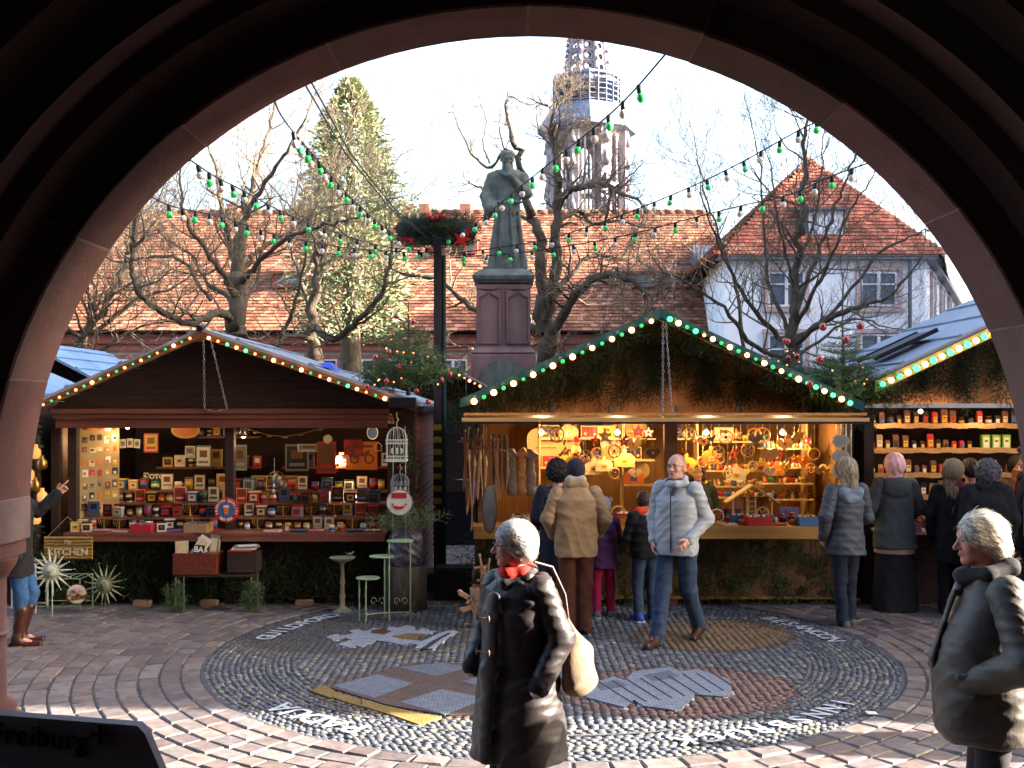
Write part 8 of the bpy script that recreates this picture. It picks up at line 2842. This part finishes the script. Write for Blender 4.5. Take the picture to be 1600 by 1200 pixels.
# pale green wire table by the arch
def wire_table(loc, w, dp, h, m, label, name='wire_stand'):
 root = empty(name, loc, label, 'plant stand', 'painted wire stands')
 for sx in (-1, 1):
  for sy in (-1, 1):
   b = MB()
   b.tube([(sx * w / 2, sy * dp / 2, 0), (sx * w / 2, sy * dp / 2, h)], .008, 6)
   b.build('leg', m, root)
 b = MB()
 for sy in (-1, 1):
  b.tube([(-w / 2, sy * dp / 2, .08), (w / 2, sy * dp / 2, .08)], .006, 5); b.tube([(-w / 2, sy * dp / 2, h), (w / 2, sy * dp / 2, h)], .008, 5)
 for i in range(7):
  x = -w / 2 + w * i / 6
  b.tube([(x, -dp / 2, h), (x, dp / 2, h)], .004, 4)
 b.build('rack', m, root)
PG = mat('pale green paint', hexc('8fa586'), hexc('74896c'), 12, .5, .3, 50)
wire_table(G(92, 957) + Vector((0, .1, 0)), .52, .35, .38, PG, 'low pale green wire table behind the whitewashed sun')
wire_table(G(30, 960) + Vector((0, .1, 0)), .40, .3, .55, WW, 'white wire stand mostly hidden behind the pointing person')
# bench with draped garland, sequin box, magazines
bn = empty('display_bench', G(346, 952) + Vector((0, -.16, 0)), 'dark display bench with chromed legs and garland in front of the counter', 'bench')
b = MB(); b.box((0, 0, .42), (.86, .32, .025)); b.build('bench_top', DARKW, bn, .004)
for sx in (-1, 1):
 b = MB()
 b.tube([(sx * .41, -.14, 0), (sx * .41, -.14, .43)], .011, 8); b.tube([(sx * .41, .14, 0), (sx * .41, .14, .43)], .011, 8); b.tube([(sx * .41, -.14, .43), (sx * .41, .14, .43)], .011, 8)
 b.build('leg', CHROME, bn)
 pl = [(sx * .42 + rg.gauss(0, .05), -.15 - rg.random() * .04, rg.uniform(.06, .42), rg.uniform(-.6, .6), rg.uniform(0, .4)) for i in range(46)]
 greenery('garland', pl, bn, 31 + sx, (.3, .55), pal=FIRPAL * 1.3)
SEQ = mat('dark red sequins', hexc('4e141c'), hexc('8a4a34'), 90, .35, .9, 120, metal=.3)
bx = empty('sequin_box', G(346, 952) + Vector((-.20, -.18, .435)), 'dark red sequined box holding word signs on the display bench', 'box')
b = MB()
b.box((0, 0, .115), (.48, .30, .23))
b.build('box_body', SEQ, bx, .008)
for k, (x, c, w_, h_, an_) in enumerate((( -.15, 'cream', .14, .17, -.05), (-.02, 'white', .13, .24, .55), (.09, 'white', .05, .22, -.35), (.15, 'grey', .10, .22, .12), (.20, 'black', .05, .20, .05), (.03, 'black', .12, .13, .1))):
 b = MB(); b.box((0, 0, h_ / 2), (w_, .012, h_), 0); b.box((0, -.008, h_ / 2), (w_ * .7, .003, h_ * .7), 1)
 o = b.build('word_sign', [IM(c), IM('cream' if k != 5 else 'black')])
 o.location = bx.location + Vector((x, -.10 + .035 * k if k < 5 else -.13, .19))
 o.rotation_euler = (R(-6), an_, 0)
 tag(o, ['cream framed card in the sequin box, at its near corner', 'white tilted card standing in the sequin box', 'slim white card leaning in the sequin box', 'grey booklet in the sequin box', 'thin black booklet at the far end of the sequin box', 'black card lettered BA in the sequin box'][k], 'card', 'cards in the sequin box')
 if k == 5:
  letters('lettering', 'BA', .085, None, (0, -.011, h_ * .62), IM('white'), o, .003, .003)
sl = empty('magazine_stool', G(378, 952) + Vector((.02, -.26, 0)), 'dark box stool topped with magazines beside the sequin box', 'stool')
b = MB(); b.box((.05, .1, .56), (.32, .26, .22)); b.build('box_body', DARKW, sl, .006)
for k, c in enumerate(('red', 'white', 'grey')):
 b = MB(); b.box((.03 + .03 * k, .06, .685 + .022 * k), (.26, .20, .016), 0, (0, 0, .15 * k)); b.box((.03 + .03 * k, .06, .694 + .022 * k), (.20, .14, .002), 1, (0, 0, .15 * k))
 o = b.build('magazine', [IM(c), IM('white')]); o.location = sl.location
 tag(o, ['red', 'white', 'grey'][k] + ' magazine in the pile on the box stool, ' + ['bottom', 'middle', 'top'][k] + ' one', 'magazine', 'magazines on the box stool')
# bird bath
bb = empty('bird_bath', G(535, 957), 'slender stone-coloured bird bath with a tiny bird on its bowl', 'bird bath')
BBM = mat('aged cream iron', hexc('a39a80'), hexc('7f765e'), 9, .7, .4, 50)
b = MB()
b.lathe([(.105, 0), (.10, .02), (.06, .04), (.03, .07), (.026, .14), (.034, .18), (.024, .22), (.022, .30), (.032, .33), (.022, .37), (.020, .52), (.04, .55)], 16)
b.build('pedestal', BBM, bb)
b = MB()
b.lathe([(.03, .545), (.10, .57), (.145, .605), (.14, .605), (.08, .585), (.0, .575)], 20)
b.build('bowl', BBM, bb)
b = MB()
b.ball((.09, -.03, .645), (.03, .014, .016), 0, 8, 6); b.ball((.118, -.03, .665), .011, 0, 8, 6); b.bar((.06, -.03, .648), (.03, -.03, .668), .010, .004); b.tube([(.09, -.03, .6), (.09, -.03, .64)], .003, 4); b.add([(.127, -.033, .667), (.127, -.027, .667), (.142, -.03, .664)], [(0, 1, 2)])
b.build('bird_figure', BBM, bb)
# three-tier green plant stand
ps = empty('plant_stand', G(605, 972), 'tall pale green wire plant stand with three round shelves', 'plant stand')
for k, (x, y, z, r) in enumerate(((-.20, -.02, .46, .125), (-.06, .02, .68, .13), (.12, .12, .83, .14))):
 b = MB(); b.lathe([(r, z), (r, z + .012), (r * .9, z + .004), (.0, z + .004)], 20, (x, y, 0)); b.build('round_shelf', PG, ps)
for x, y, h in ((-.21, -.10, .46), (.02, .0, .83), (.24, .02, .83), (-.04, .10, .68), (.22, .22, .83), (-.30, .05, .46)):
 b = MB(); b.tube([(x, y, 0), (x, y, h)], .009, 6); b.build('leg', PG, ps)
b = MB()
for (xa, ya, xb, yb) in ((-.21, -.10, .02, 0), (.02, 0, .24, .02)):
 for z in (.10,):
  b.tube([(xa, ya, z), (xb, yb, z)], .007, 5)
for cx_, s in ((-.14, 1), (-.05, -1), (.10, 1), (.19, -1)):
 b.tube([(cx_ + s * (.035 - .003 * i) * math.cos(i * .7), -.03, .22 + (.05 - .004 * i) * math.sin(i * .7)) for i in range(10)], .004, 4)
b.build('scrollwork', PG, ps)
# foil wrapped pot with a wire basket plant on a stump
fp = empty('tree_stump', G(622, 960) + Vector((.06, .25, 0)), 'dark bark stump block carrying the foil-wrapped pot', 'stump')
b = MB(); b.lathe([(.24, 0), (.23, .25), (.24, .48), (.22, .50)], 12, (0, 0, 0)); b.build('block', BARK, fp)
pt = empty('wrapped_pot', fp.location + Vector((0, 0, .50)), 'big pot wrapped in dark silvery foil with trailing plants', 'plant pot')
V, Q = field_mesh([cap((0, 0, .06), (0, 0, .26), .22, .20)], .016, warp=folds(.022, 14, 3))
np_mesh('foil_wrap', V, Q, mat('crumpled dark foil', hexc('6c6670'), hexc('3c3840'), 9, .35, .7, 30, metal=.3), pt)
pl = [(rg.gauss(0, .13), rg.gauss(-.05, .1), .36 + rg.random() * .16, rg.uniform(1.6, 4.6), rg.uniform(-.6, .9)) for i in range(60)]
greenery('foliage', pl, pt, 41, (.4, .75), pal=np.array([hexc('6f8560'), hexc('59704c'), hexc('8a9a78')]))
b = MB()
for i in range(12):
 a = 2 * PI * i / 12
 b.tube([(.14 * math.cos(a), .14 * math.sin(a), .34), (.24 * math.cos(a + .2), .24 * math.sin(a + .2), .52 + .04 * math.sin(a * 3)), (.30 * math.cos(a + .3), .28 * math.sin(a + .3), .50)], .004, 4)
b.build('wire_basket', SUNT, pt)
# ---------------- stall 2: boards, toys, figurines
g2 = 'wooden toys and boards in the pine stall'
NAT = ['natural', 'natural', 'cream', 'yellow', 'natural', 'orange']
TOY = ['red', 'natural', 'yellow', 'blue', 'natural', 'orange', 'green', 'white', 'natural']
for i, (xa, xb, z, y) in enumerate(SH2):
 nm = ['on the upper shelf by the hanging swords', 'on the lower shelf by the hanging swords', 'on the short high shelf before the post', 'on the middle shelf before the post', 'on the high shelf just past the post', 'on the top shelf past the post', 'on the second shelf past the post', 'on the third shelf past the post', 'on the fourth shelf past the post', 'on the top corner shelf', 'on the second corner shelf', 'on the third corner shelf', 'on the lowest corner shelf', 'on the low shelf before the post'][i]
 if i in (0, 1, 3, 13):
  row(nm, ['board', 'jigsaw', 'board', 'wheel_toy'], NAT, xa + .02, xb, y, z + .01, g2, 100 + i, 1.15, .85, .12)
 elif i in (2, 4, 5):
  row(nm, ['wheel_toy', 'animal', 'jigsaw', 'star', 'heart'], TOY, xa + .02, xb, y, z + .01, g2, 100 + i, 1.1, .8)
 else:
  row(nm, ['figurine', 'figurine', 'animal'], TOY, xa + .02, xb, y - .05, z + .01, g2, 100 + i, 1.15, .82)
row('at the front of the honey pine counter', ['crate', 'book', 'figurine', 'animal', 'small_packet'], TOY, .0, 3.45, 11.68, .945, g2, 130, 1.0, 1.0)
row('in the second row on the pine counter', ['animal', 'figurine', 'crate', 'wheel_toy', 'jar'], ['red', 'red', 'natural', 'yellow', 'white', 'blue'], .0, 3.45, 11.86, .945, g2, 131, 1.15, .95)
row('in the rear row on the pine counter', ['jigsaw', 'figurine', 'wheel_toy', 'animal', 'board'], ['red', 'natural', 'yellow', 'natural', 'orange'], .1, 3.4, 12.03, .945, g2, 132, 1.25, .95)
# ornaments hanging behind the shutter
rg = random.Random(31)
for i in range(30):
 u = 870 + i * 15 if i < 11 else 1065 + (i - 11) * 11.5
 d = rg.uniform(12.15, 12.45)
 v = rg.uniform(674, 712)
 k = rg.choice(['wheel_toy', 'star', 'heart', 'wheel_toy', 'animal'])
 c = rg.choice(['orange', 'natural', 'yellow', 'red', 'natural', 'grey', 'orange'])
 c2 = rg.choice(['white', 'red', 'yellow'])
 p = P(u, v, d)
 o = put(k, c, c2, p.x, p.y, p.z - .10, '%s %s dangling behind the raised shutter, %s from the left' % (c, NOUN[k], ORD[i]), 'ornaments dangling in the pine stall', rg.uniform(-.5, .5), rg.uniform(.9, 1.35))
 b = MB(); b.tube([(0, 0, .12), (0, 0, .40)], .0015, 3); b.build('thread', IM('cream'), o)
# large boards and discs at the back of the left half
for i, (u, v, w, h, c, lb) in enumerate(((853, 690, 60, 44, 'natural', 'huge rounded breadboard standing at the back beside the hanging swords'), (893, 680, 28, 44, 'natural', 'tall pale breadboard leaning next to the huge rounded one'), (976, 668, 70, 40, 'natural', 'broad pale semicircular board high behind the hearts'), (960, 690, 44, 36, 'cream', 'round cream wooden disc with faint drawing'), (982, 735, 66, 30, 'natural', 'pale wooden plaque with red writing above the low shelf'))):
 d = 13.15
 c_ = P(u, v, d)
 W_, H_ = w / FPX * d, h / FPX * d
 poly = [(W_ / 2 * math.copysign(abs(math.cos(t)) ** .7, math.cos(t)), H_ / 2 * math.copysign(abs(math.sin(t)) ** .7, math.sin(t))) for t in [2 * PI * k / 22 for k in range(22)]]
 b = MB(); b.prism(poly, -.01, .01, 0); b.box((0, -.012, .02), (W_ * .4, .003, H_ * .3), 1); b.box((0, -.012, -H_ * .22), (W_ * .55, .003, .012), 2)
 o = b.build('wooden_board', [IM(c), IM('tan'), IM('red')])
 o.location = c_
 tag(o, lb, 'wooden board', 'large boards in the pine stall')
# red hatted figure
b = MB()
b.lathe([(.05, 0), (.06, .06), (.045, .12)], 12, (0, 0, 0), 1); b.ball((0, 0, .15), .035, 2, 10, 6); b.lathe([(.07, .165), (.07, .175), (.04, .19), (.03, .21), (.0, .23)], 14, (.0, 0, 0), 0)
o = b.build('wooden_doll', [IM('red'), IM('natural'), IM('orange')]); o.location = P(900, 712, 12.6)
tag(o, 'wooden doll with wide red hat hanging before the boards', 'doll')
b = MB(); b.tube([(0, 0, .22), (0, 0, .45)], .002, 4); b.build('thread', IM('cream'), o)
# nativity stable on the counter
nv = empty('nativity_stable', Vector((2.72, 12.0, .945)), 'wooden nativity stable with pitched roof on the toy counter', 'nativity stable')
b = MB()
for s in (-1, 1):
 b.bar((0, 0, .42), (s * .30, 0, .22), .20, .014)
b.build('roof', PALEW, nv, .002)
for x in (-.22, .22, -.02):
 b = MB(); b.box((x, .06 if x == -.02 else -.06, .13 if x != -.02 else .18), (.018, .018, .26 if x != -.02 else .36)); b.build('post', PALEW, nv)
b = MB(); b.box((0, .09, .14), (.44, .01, .28)); b.box((0, 0, .006), (.5, .24, .012)); b.build('wall', MATS['interior pine'], nv)
for i, (x, c) in enumerate(((-.14, 'red'), (-.07, 'blue'), (0, 'yellow'), (.08, 'brown'), (.15, 'white'))):
 put('figurine', c, 'cream', 2.72 + x, 11.94, .958, '%s crib figure standing inside the nativity stable' % c, 'crib figures', 0, 1.3)
b = MB()
for k in range(2):
 b.bar((0 + .10 * k, -.02, 0), (.10 * k, -.02, .30), .012, .012)
o = b.build('wooden_ladder', PALEW); o.location = (2.60, 11.72, .945)
for k in range(5):
 b = MB(); b.bar((0, -.02, .04 + .055 * k), (.10, -.02, .04 + .055 * k), .008, .008); b.build('rung', PALEW, o)
tag(o, 'small wooden toy ladder standing before the nativity stable', 'toy ladder')
# oval signs at the corner
for k, v in enumerate((689, 713, 738)):
 os_ = empty('oval_sign', P(1314, v, 11.5), 'grey oval word sign at the toy stall corner, ' + ['uppermost', 'middle', 'lowest'][k] + ' of three', 'sign', 'oval word signs')
 b = MB(); b.prism([(.10 * math.cos(2 * PI * i / 24), .068 * math.sin(2 * PI * i / 24)) for i in range(24)], -.006, .006); b.build('plate', mat('grey enamel', hexc('a4a09c'), hexc('8b8783'), 6, .5), os_, .002)
 b = MB()
 for j in range(4):
  b.box((0, -.008, .03 - .019 * j), (.12 - .02 * abs(j - 1.5), .002, .005))
 b.build('word_lines', IM('grey'), os_)
 b = MB(); b.tube([(.06, 0, .06), (.06, 0, .12)], .002, 4); b.tube([(-.06, 0, .06), (-.06, 0, .12)], .002, 4); b.build('thread', IM('white'), os_)
for k in range(4):
 b = MB(); b.tube([(0, 0, -.5), (0, 0, .0)], .005, 6); b.ball((0, 0, -.5), .009, 0, 6, 4)
 o = b.build('chime_rod', STEEL); o.location = P(1306 + 8 * k, 660, 11.62)
 tag(o, 'thin metal chime rod behind the oval signs, %s from the shelves' % ORD[k], 'chime', 'chime rods by the oval signs')
# swords, bows and shields at the toy stall's end
SWM = mat('sword wood', hexc('b2896a'), hexc('8e6a50'), 8, .7, .3, 40)
def sword(loc, rot, L, label, m=SWM, group='wooden swords'):
 root = empty('wooden_sword', loc, label, 'wooden sword', group)
 root.rotation_euler = rot
 b = MB(); b.prism([(-.016, .12), (.016, .12), (.014, L * .9), (0, L), (-.014, L * .9)], -.005, .005); b.build('blade', m, root, .002)
 b = MB(); b.bar((-.07, 0, .12), (.07, 0, .12), .016, .022); b.ball((-.07, 0, .12), .014, 0, 8, 5); b.ball((.07, 0, .12), .014, 0, 8, 5); b.build('crossguard', m, root)
 b = MB(); b.tube([(0, 0, 0), (0, 0, .12)], .011, 8); b.ball((0, 0, 0), .017, 0, 8, 6); b.build('grip', m, root)
 return root
bn_ = empty('sword_bin', G(757, 983), 'pale tapering wooden bin full of toy swords behind the black-coated woman', 'bin')
b = MB()
b.lathe([(.10, 0), (.15, .42), (.145, .42), (.095, .02)], 8, (0, 0, 0), 0, None, False)
b.build('bin_body', mat('pale plywood', hexc('cda888'), hexc('b08b6c'), 4, .7, .3, 40), bn_)
b = MB(); b.lathe([(.138, .30), (.140, .315)], 8, (0, 0, 0), 0, None, False); b.build('band', RAWW, bn_)
for k, (x, y, tx, ty, L) in enumerate(((-.05, 0, -.02, -.18, 1.05), (.0, -.04, .10, -.05, .92), (.05, .02, .05, .16, 1.0), (-.03, .05, -.12, .05, .85), (.08, -.02, .10, .30, .80))):
 r_ = sword(bn_.location + Vector((x, y, .30 + (L - .6))), (R(180) + tx, ty, 0), L * .8, 'toy sword standing hilt-up in the pale bin, %s of five clockwise' % ORD[k])
for k, (dx, dz, an_) in enumerate(((-.17, .34, .5), (-.14, .24, -.4), (.10, .50, .9))):
 b = MB(); b.bar((-.09, 0, 0), (.03, 0, 0), .03, .045); b.bar((.03, 0, .03), (.03, 0, -.06), .03, .03); b.ball((-.09, 0, .01), (.03, .014, .025), 0, 8, 6)
 o = b.build('toy_pistol', SWM); o.location = bn_.location + Vector((dx, -.08, dz)); o.rotation_euler = (0, an_, 0)
 tag(o, 'wooden toy crossbow stock on the pale bin, ' + ['uppermost on its side', 'lowest on its side', 'beside the sword hilts'][k], 'toy crossbow', 'toy crossbows')
rg = random.Random(3)
for k in range(9):
 u = 726 + k * 6.5
 sword(P(u, 668 + rg.uniform(0, 20), 11.75 + .05 * (k % 3)), (R(180) + rg.uniform(-.05, .05), rg.uniform(-.12, .12), rg.uniform(-.4, .4)), rg.uniform(.62, .98), 'wooden sword hanging at the toy stall end, %s from the pole' % ORD[k], SWM if k % 3 else IM('brown'), 'swords hanging at the toy stall')
for k in range(4):
 p = P(733 + k * 9, 716 + 10 * (k % 2), 11.5)
 b = MB(); b.tube([(0, 0, 0), (.10 * (-1 if k % 2 else 1) * .4, 0, -.72)], .007, 6); b.lathe([(.0, -.04), (.016, 0), (.0, .10)], 6)
 o = b.build('toy_lance', [PALEW]); o.location = p
 tag(o, 'pale toy lance leaning at the toy stall end, %s from the pole' % ORD[k], 'toy lance', 'toy lances')
sh_ = empty('toy_shield', P(765, 795, 11.35), 'long grey oval toy shield hanging below the swords', 'toy shield')
b = MB(); b.ball((0, 0, 0), (.075, .02, .26), 0, 20, 10); b.build('shield_face', mat('grey shield paint', hexc('8f8b84'), hexc('726e68'), 6, .6), sh_)
b = MB(); b.tube([(.077 * math.cos(t), -.004, .262 * math.sin(t)) for t in [2 * PI * q / 24 for q in range(25)]], .006, 5, 0, False); b.build('rim', IM('brown'), sh_)
FUR = mat('brown fur', hexc('7b5b45'), hexc('5a4030'), 40, .95, .9, 120)
for k, u in enumerate((742, 752, 772, 781, 790)):
 V, Q = field_mesh([cap((0, 0, 0), (.01, 0, -.42), .022, .03), cap((.01, 0, -.42), (.0, 0, -.62), .03, .012)], .010, warp=curls(.006, 90))
 o = np_mesh('hanging_pelt', V, Q, FUR if k % 2 else mat('grey fur', hexc('85756a'), hexc('62544a'), 40, .95, .9, 120)); o.location = P(u, 680, 11.9)
 tag(o, ['grey', 'brown'][k % 2] + ' hanging fur tail at the toy stall end, %s from the pole' % ORD[k], 'fur tail', 'fur tails hanging at the toy stall')
b = MB(); b.tube([(0, 0, 0), (.0, 0, -.30)], .004, 4); b.lathe([(.01, -.3), (.035, -.45), (.01, -.62)], 6)
o = b.build('purple_pennant', IM('purple')); o.location = P(740, 700, 11.6)
tag(o, 'purple ribbon tassel hanging among the toy lances', 'ribbon')
# ---------------- stall 3
g3 = 'packets on the shelves of the packet stall'
for i, z in enumerate((2.02, 1.72, 1.42, 1.15)):
 nm = 'on the %s shelf of the packet stall' % ['top', 'second', 'third', 'lowest'][i]
 row(nm, ['packet', 'small_packet', 'packet', 'jar'] if i != 1 else ['small_packet', 'small_packet', 'packet'], ['brown', 'black', 'brown', 'tan', 'red'], 4.25, 5.72 if i == 1 else 7.0, 12.9, z + .012, g3, 200 + i, 1.15, 1.08, .12)
for k in range(8):
 if k != 3:
  put('gift_box', 'lime', 'white', 5.78 + .125 * k, 12.9, 1.732, 'bright green box on the second packet shelf, %s from the left' % ORD[k], 'bright green boxes', 0, 1.15)
row('on the white counter of the packet stall', ['sweet_cone', 'small_packet', 'crate', 'sweet_cone'], ['orange', 'pink', 'red', 'white', 'orange'], 4.15, 7.0, 11.68, .888, g3, 210, 1.1)
row('behind the cones on the white counter', ['crate', 'sweet_cone', 'jar'], ['orange', 'pink', 'red', 'tan'], 4.15, 7.0, 11.9, .888, g3, 211, 1.35)
# stall at the left edge: amber glass
rg = random.Random(6)
AMB = emis('glowing amber glass', (1.0, .42, .10), .06, (.7, .35, .1))  # lamplight in the bottles, put into the glass as a faint glow
for k in range(8):
 b = MB(); b.lathe([(.03, 0), (.055, .03), (.05, .10), (.02, .13), (.022, .16)], 14)
 o = b.build('amber_bottle', AMB if k % 2 else BRASS); o.location = P(46 + (k % 3) * 10, 700 + k * 17, 11.75)
 tag(o, '%s glass bottle in the stall beside the arch jamb, %s from the top' % ('amber' if k % 2 else 'brassy', ORD[k]), 'lantern', 'bottles in the stall beside the arch')
# bicycle parked far behind
bc = empty('bicycle', (P(708, 0, 17.6).x, 17.6, 0), 'dark bicycle parked in the gap between the stalls', 'bicycle', rz=R(35))
TYRE = mat('tyre rubber', hexc('1d1d1f'), None, 10, .8)
for x in (-.52, .52):
 b = MB()
 b.tube([(x + .33 * math.cos(t), 0, .34 + .33 * math.sin(t)) for t in [2 * PI * i / 28 for i in range(29)]], .018, 6, 0, False)
 w_ = b.build('wheel', TYRE, bc)
 b = MB()
 b.tube([(x + .305 * math.cos(t), 0, .34 + .305 * math.sin(t)) for t in [2 * PI * i / 28 for i in range(29)]], .010, 6, 0, False)
 for i in range(14):
  a = 2 * PI * i / 14
  b.tube([(x, 0, .34), (x + .305 * math.cos(a), 0, .34 + .305 * math.sin(a))], .0015, 3)
 b.build('rim', CHROME, w_)
b = MB()
for a_, c_ in (((-.52, 0, .34), (-.12, 0, .34)), ((-.12, 0, .34), (-.22, 0, .85)), ((-.52, 0, .34), (-.20, 0, .80)), ((-.12, 0, .34), (.36, 0, .80)), ((-.21, 0, .78), (.35, 0, .84)), ((.36, 0, .78), (.52, 0, .34)), ((.34, 0, .78), (.32, 0, 1.0))):
 b.tube([a_, c_], .016, 7)
b.build('frame', IM('teal'), bc)
b = MB(); b.ball((-.23, 0, .90), (.12, .06, .03), 0, 10, 6); b.build('saddle', BLACKL, bc)
b = MB(); b.tube([(.20, -.28, 1.02), (.32, -.12, 1.02), (.32, .12, 1.02), (.20, .28, 1.02)], .012, 7); b.build('handlebar', CHROME, bc)
# dark crate with blue lettering by the pole
cr = empty('equipment_case', P(708, 905, 12.3) * 1.0, 'dark equipment case with blue lettering beside the wreath pole', 'case')
cr.location.z = 0
b = MB(); b.box((0, .1, .17), (.42, .30, .34)); b.build('case_body', mat('dark case', hexc('35302f'), hexc('282423'), 6, .7), cr, .01)
b = MB(); b.box((0, .1, .36), (.44, .32, .045)); b.build('lid', mat('dark case', (0, 0, 0)), cr, .006)
b = MB()
for i in range(5):
 b.box((-.07 + i * .035, -.063, .36), (.024, .004, .018))
b.build('lettering', IM('blue'), cr)
for k, (u, c) in enumerate(((800, 'grey'), (815, 'tan'), (829, 'grey'))):
 V, Q = field_mesh([cap((0, 0, 0), (0, 0, -.45), .05, .075, (1, .5, 1)), cap((-.07, 0, -.04), (.07, 0, -.04), .03)], .012, warp=folds(.010, 16, k))
 o = np_mesh('hanging_tunic', V, Q, IM(c, .9)); o.location = P(u, 706, 12.3)
 tag(o, 'plain %s knight tunic on a hanger before the boards, %s from the swords' % (c, ORD[k]), 'tunic', 'tunics hanging at the toy stall')
b = MB()
pts = [P(u, v, 12.05) for u, v in ((380, 668), (400, 674), (420, 680), (445, 682), (470, 678), (500, 670), (540, 664), (590, 660))]
b.tube(pts, .006, 5)
for p in pts[1:-1]:
 for k in range(3):
  b.ball(p + Vector((.02 * k - .02, 0, -.012)), .010, 1, 6, 4)
tag(b.build('garland_cord', [IM('golden', .3), IM('golden', .3)]), 'golden beaded cord sagging under the beam past the middle post', 'garland')
rg = random.Random(91)
for i in range(26):
 u = 880 + i * 16 if i < 8 else 1072 + (i - 8) * 13
 d = rg.uniform(12.3, 12.7)
 k = rg.choice(['wheel_toy', 'star', 'heart', 'board', 'wheel_toy'])
 c = rg.choice(['orange', 'natural', 'yellow', 'natural', 'cream'])
 p = P(u, rg.uniform(712, 738), d)
 o = put(k, c, 'yellow' if c != 'yellow' else 'red', p.x, p.y, p.z - .10, '%s %s in the lower dangling row, %s from the left' % (c, NOUN[k], ORD[i]), 'ornaments dangling in the pine stall', rg.uniform(-.5, .5), rg.uniform(.8, 1.15))
 b = MB(); b.tube([(0, 0, .12), (0, 0, .55)], .0015, 3); b.build('thread', IM('cream'), o)
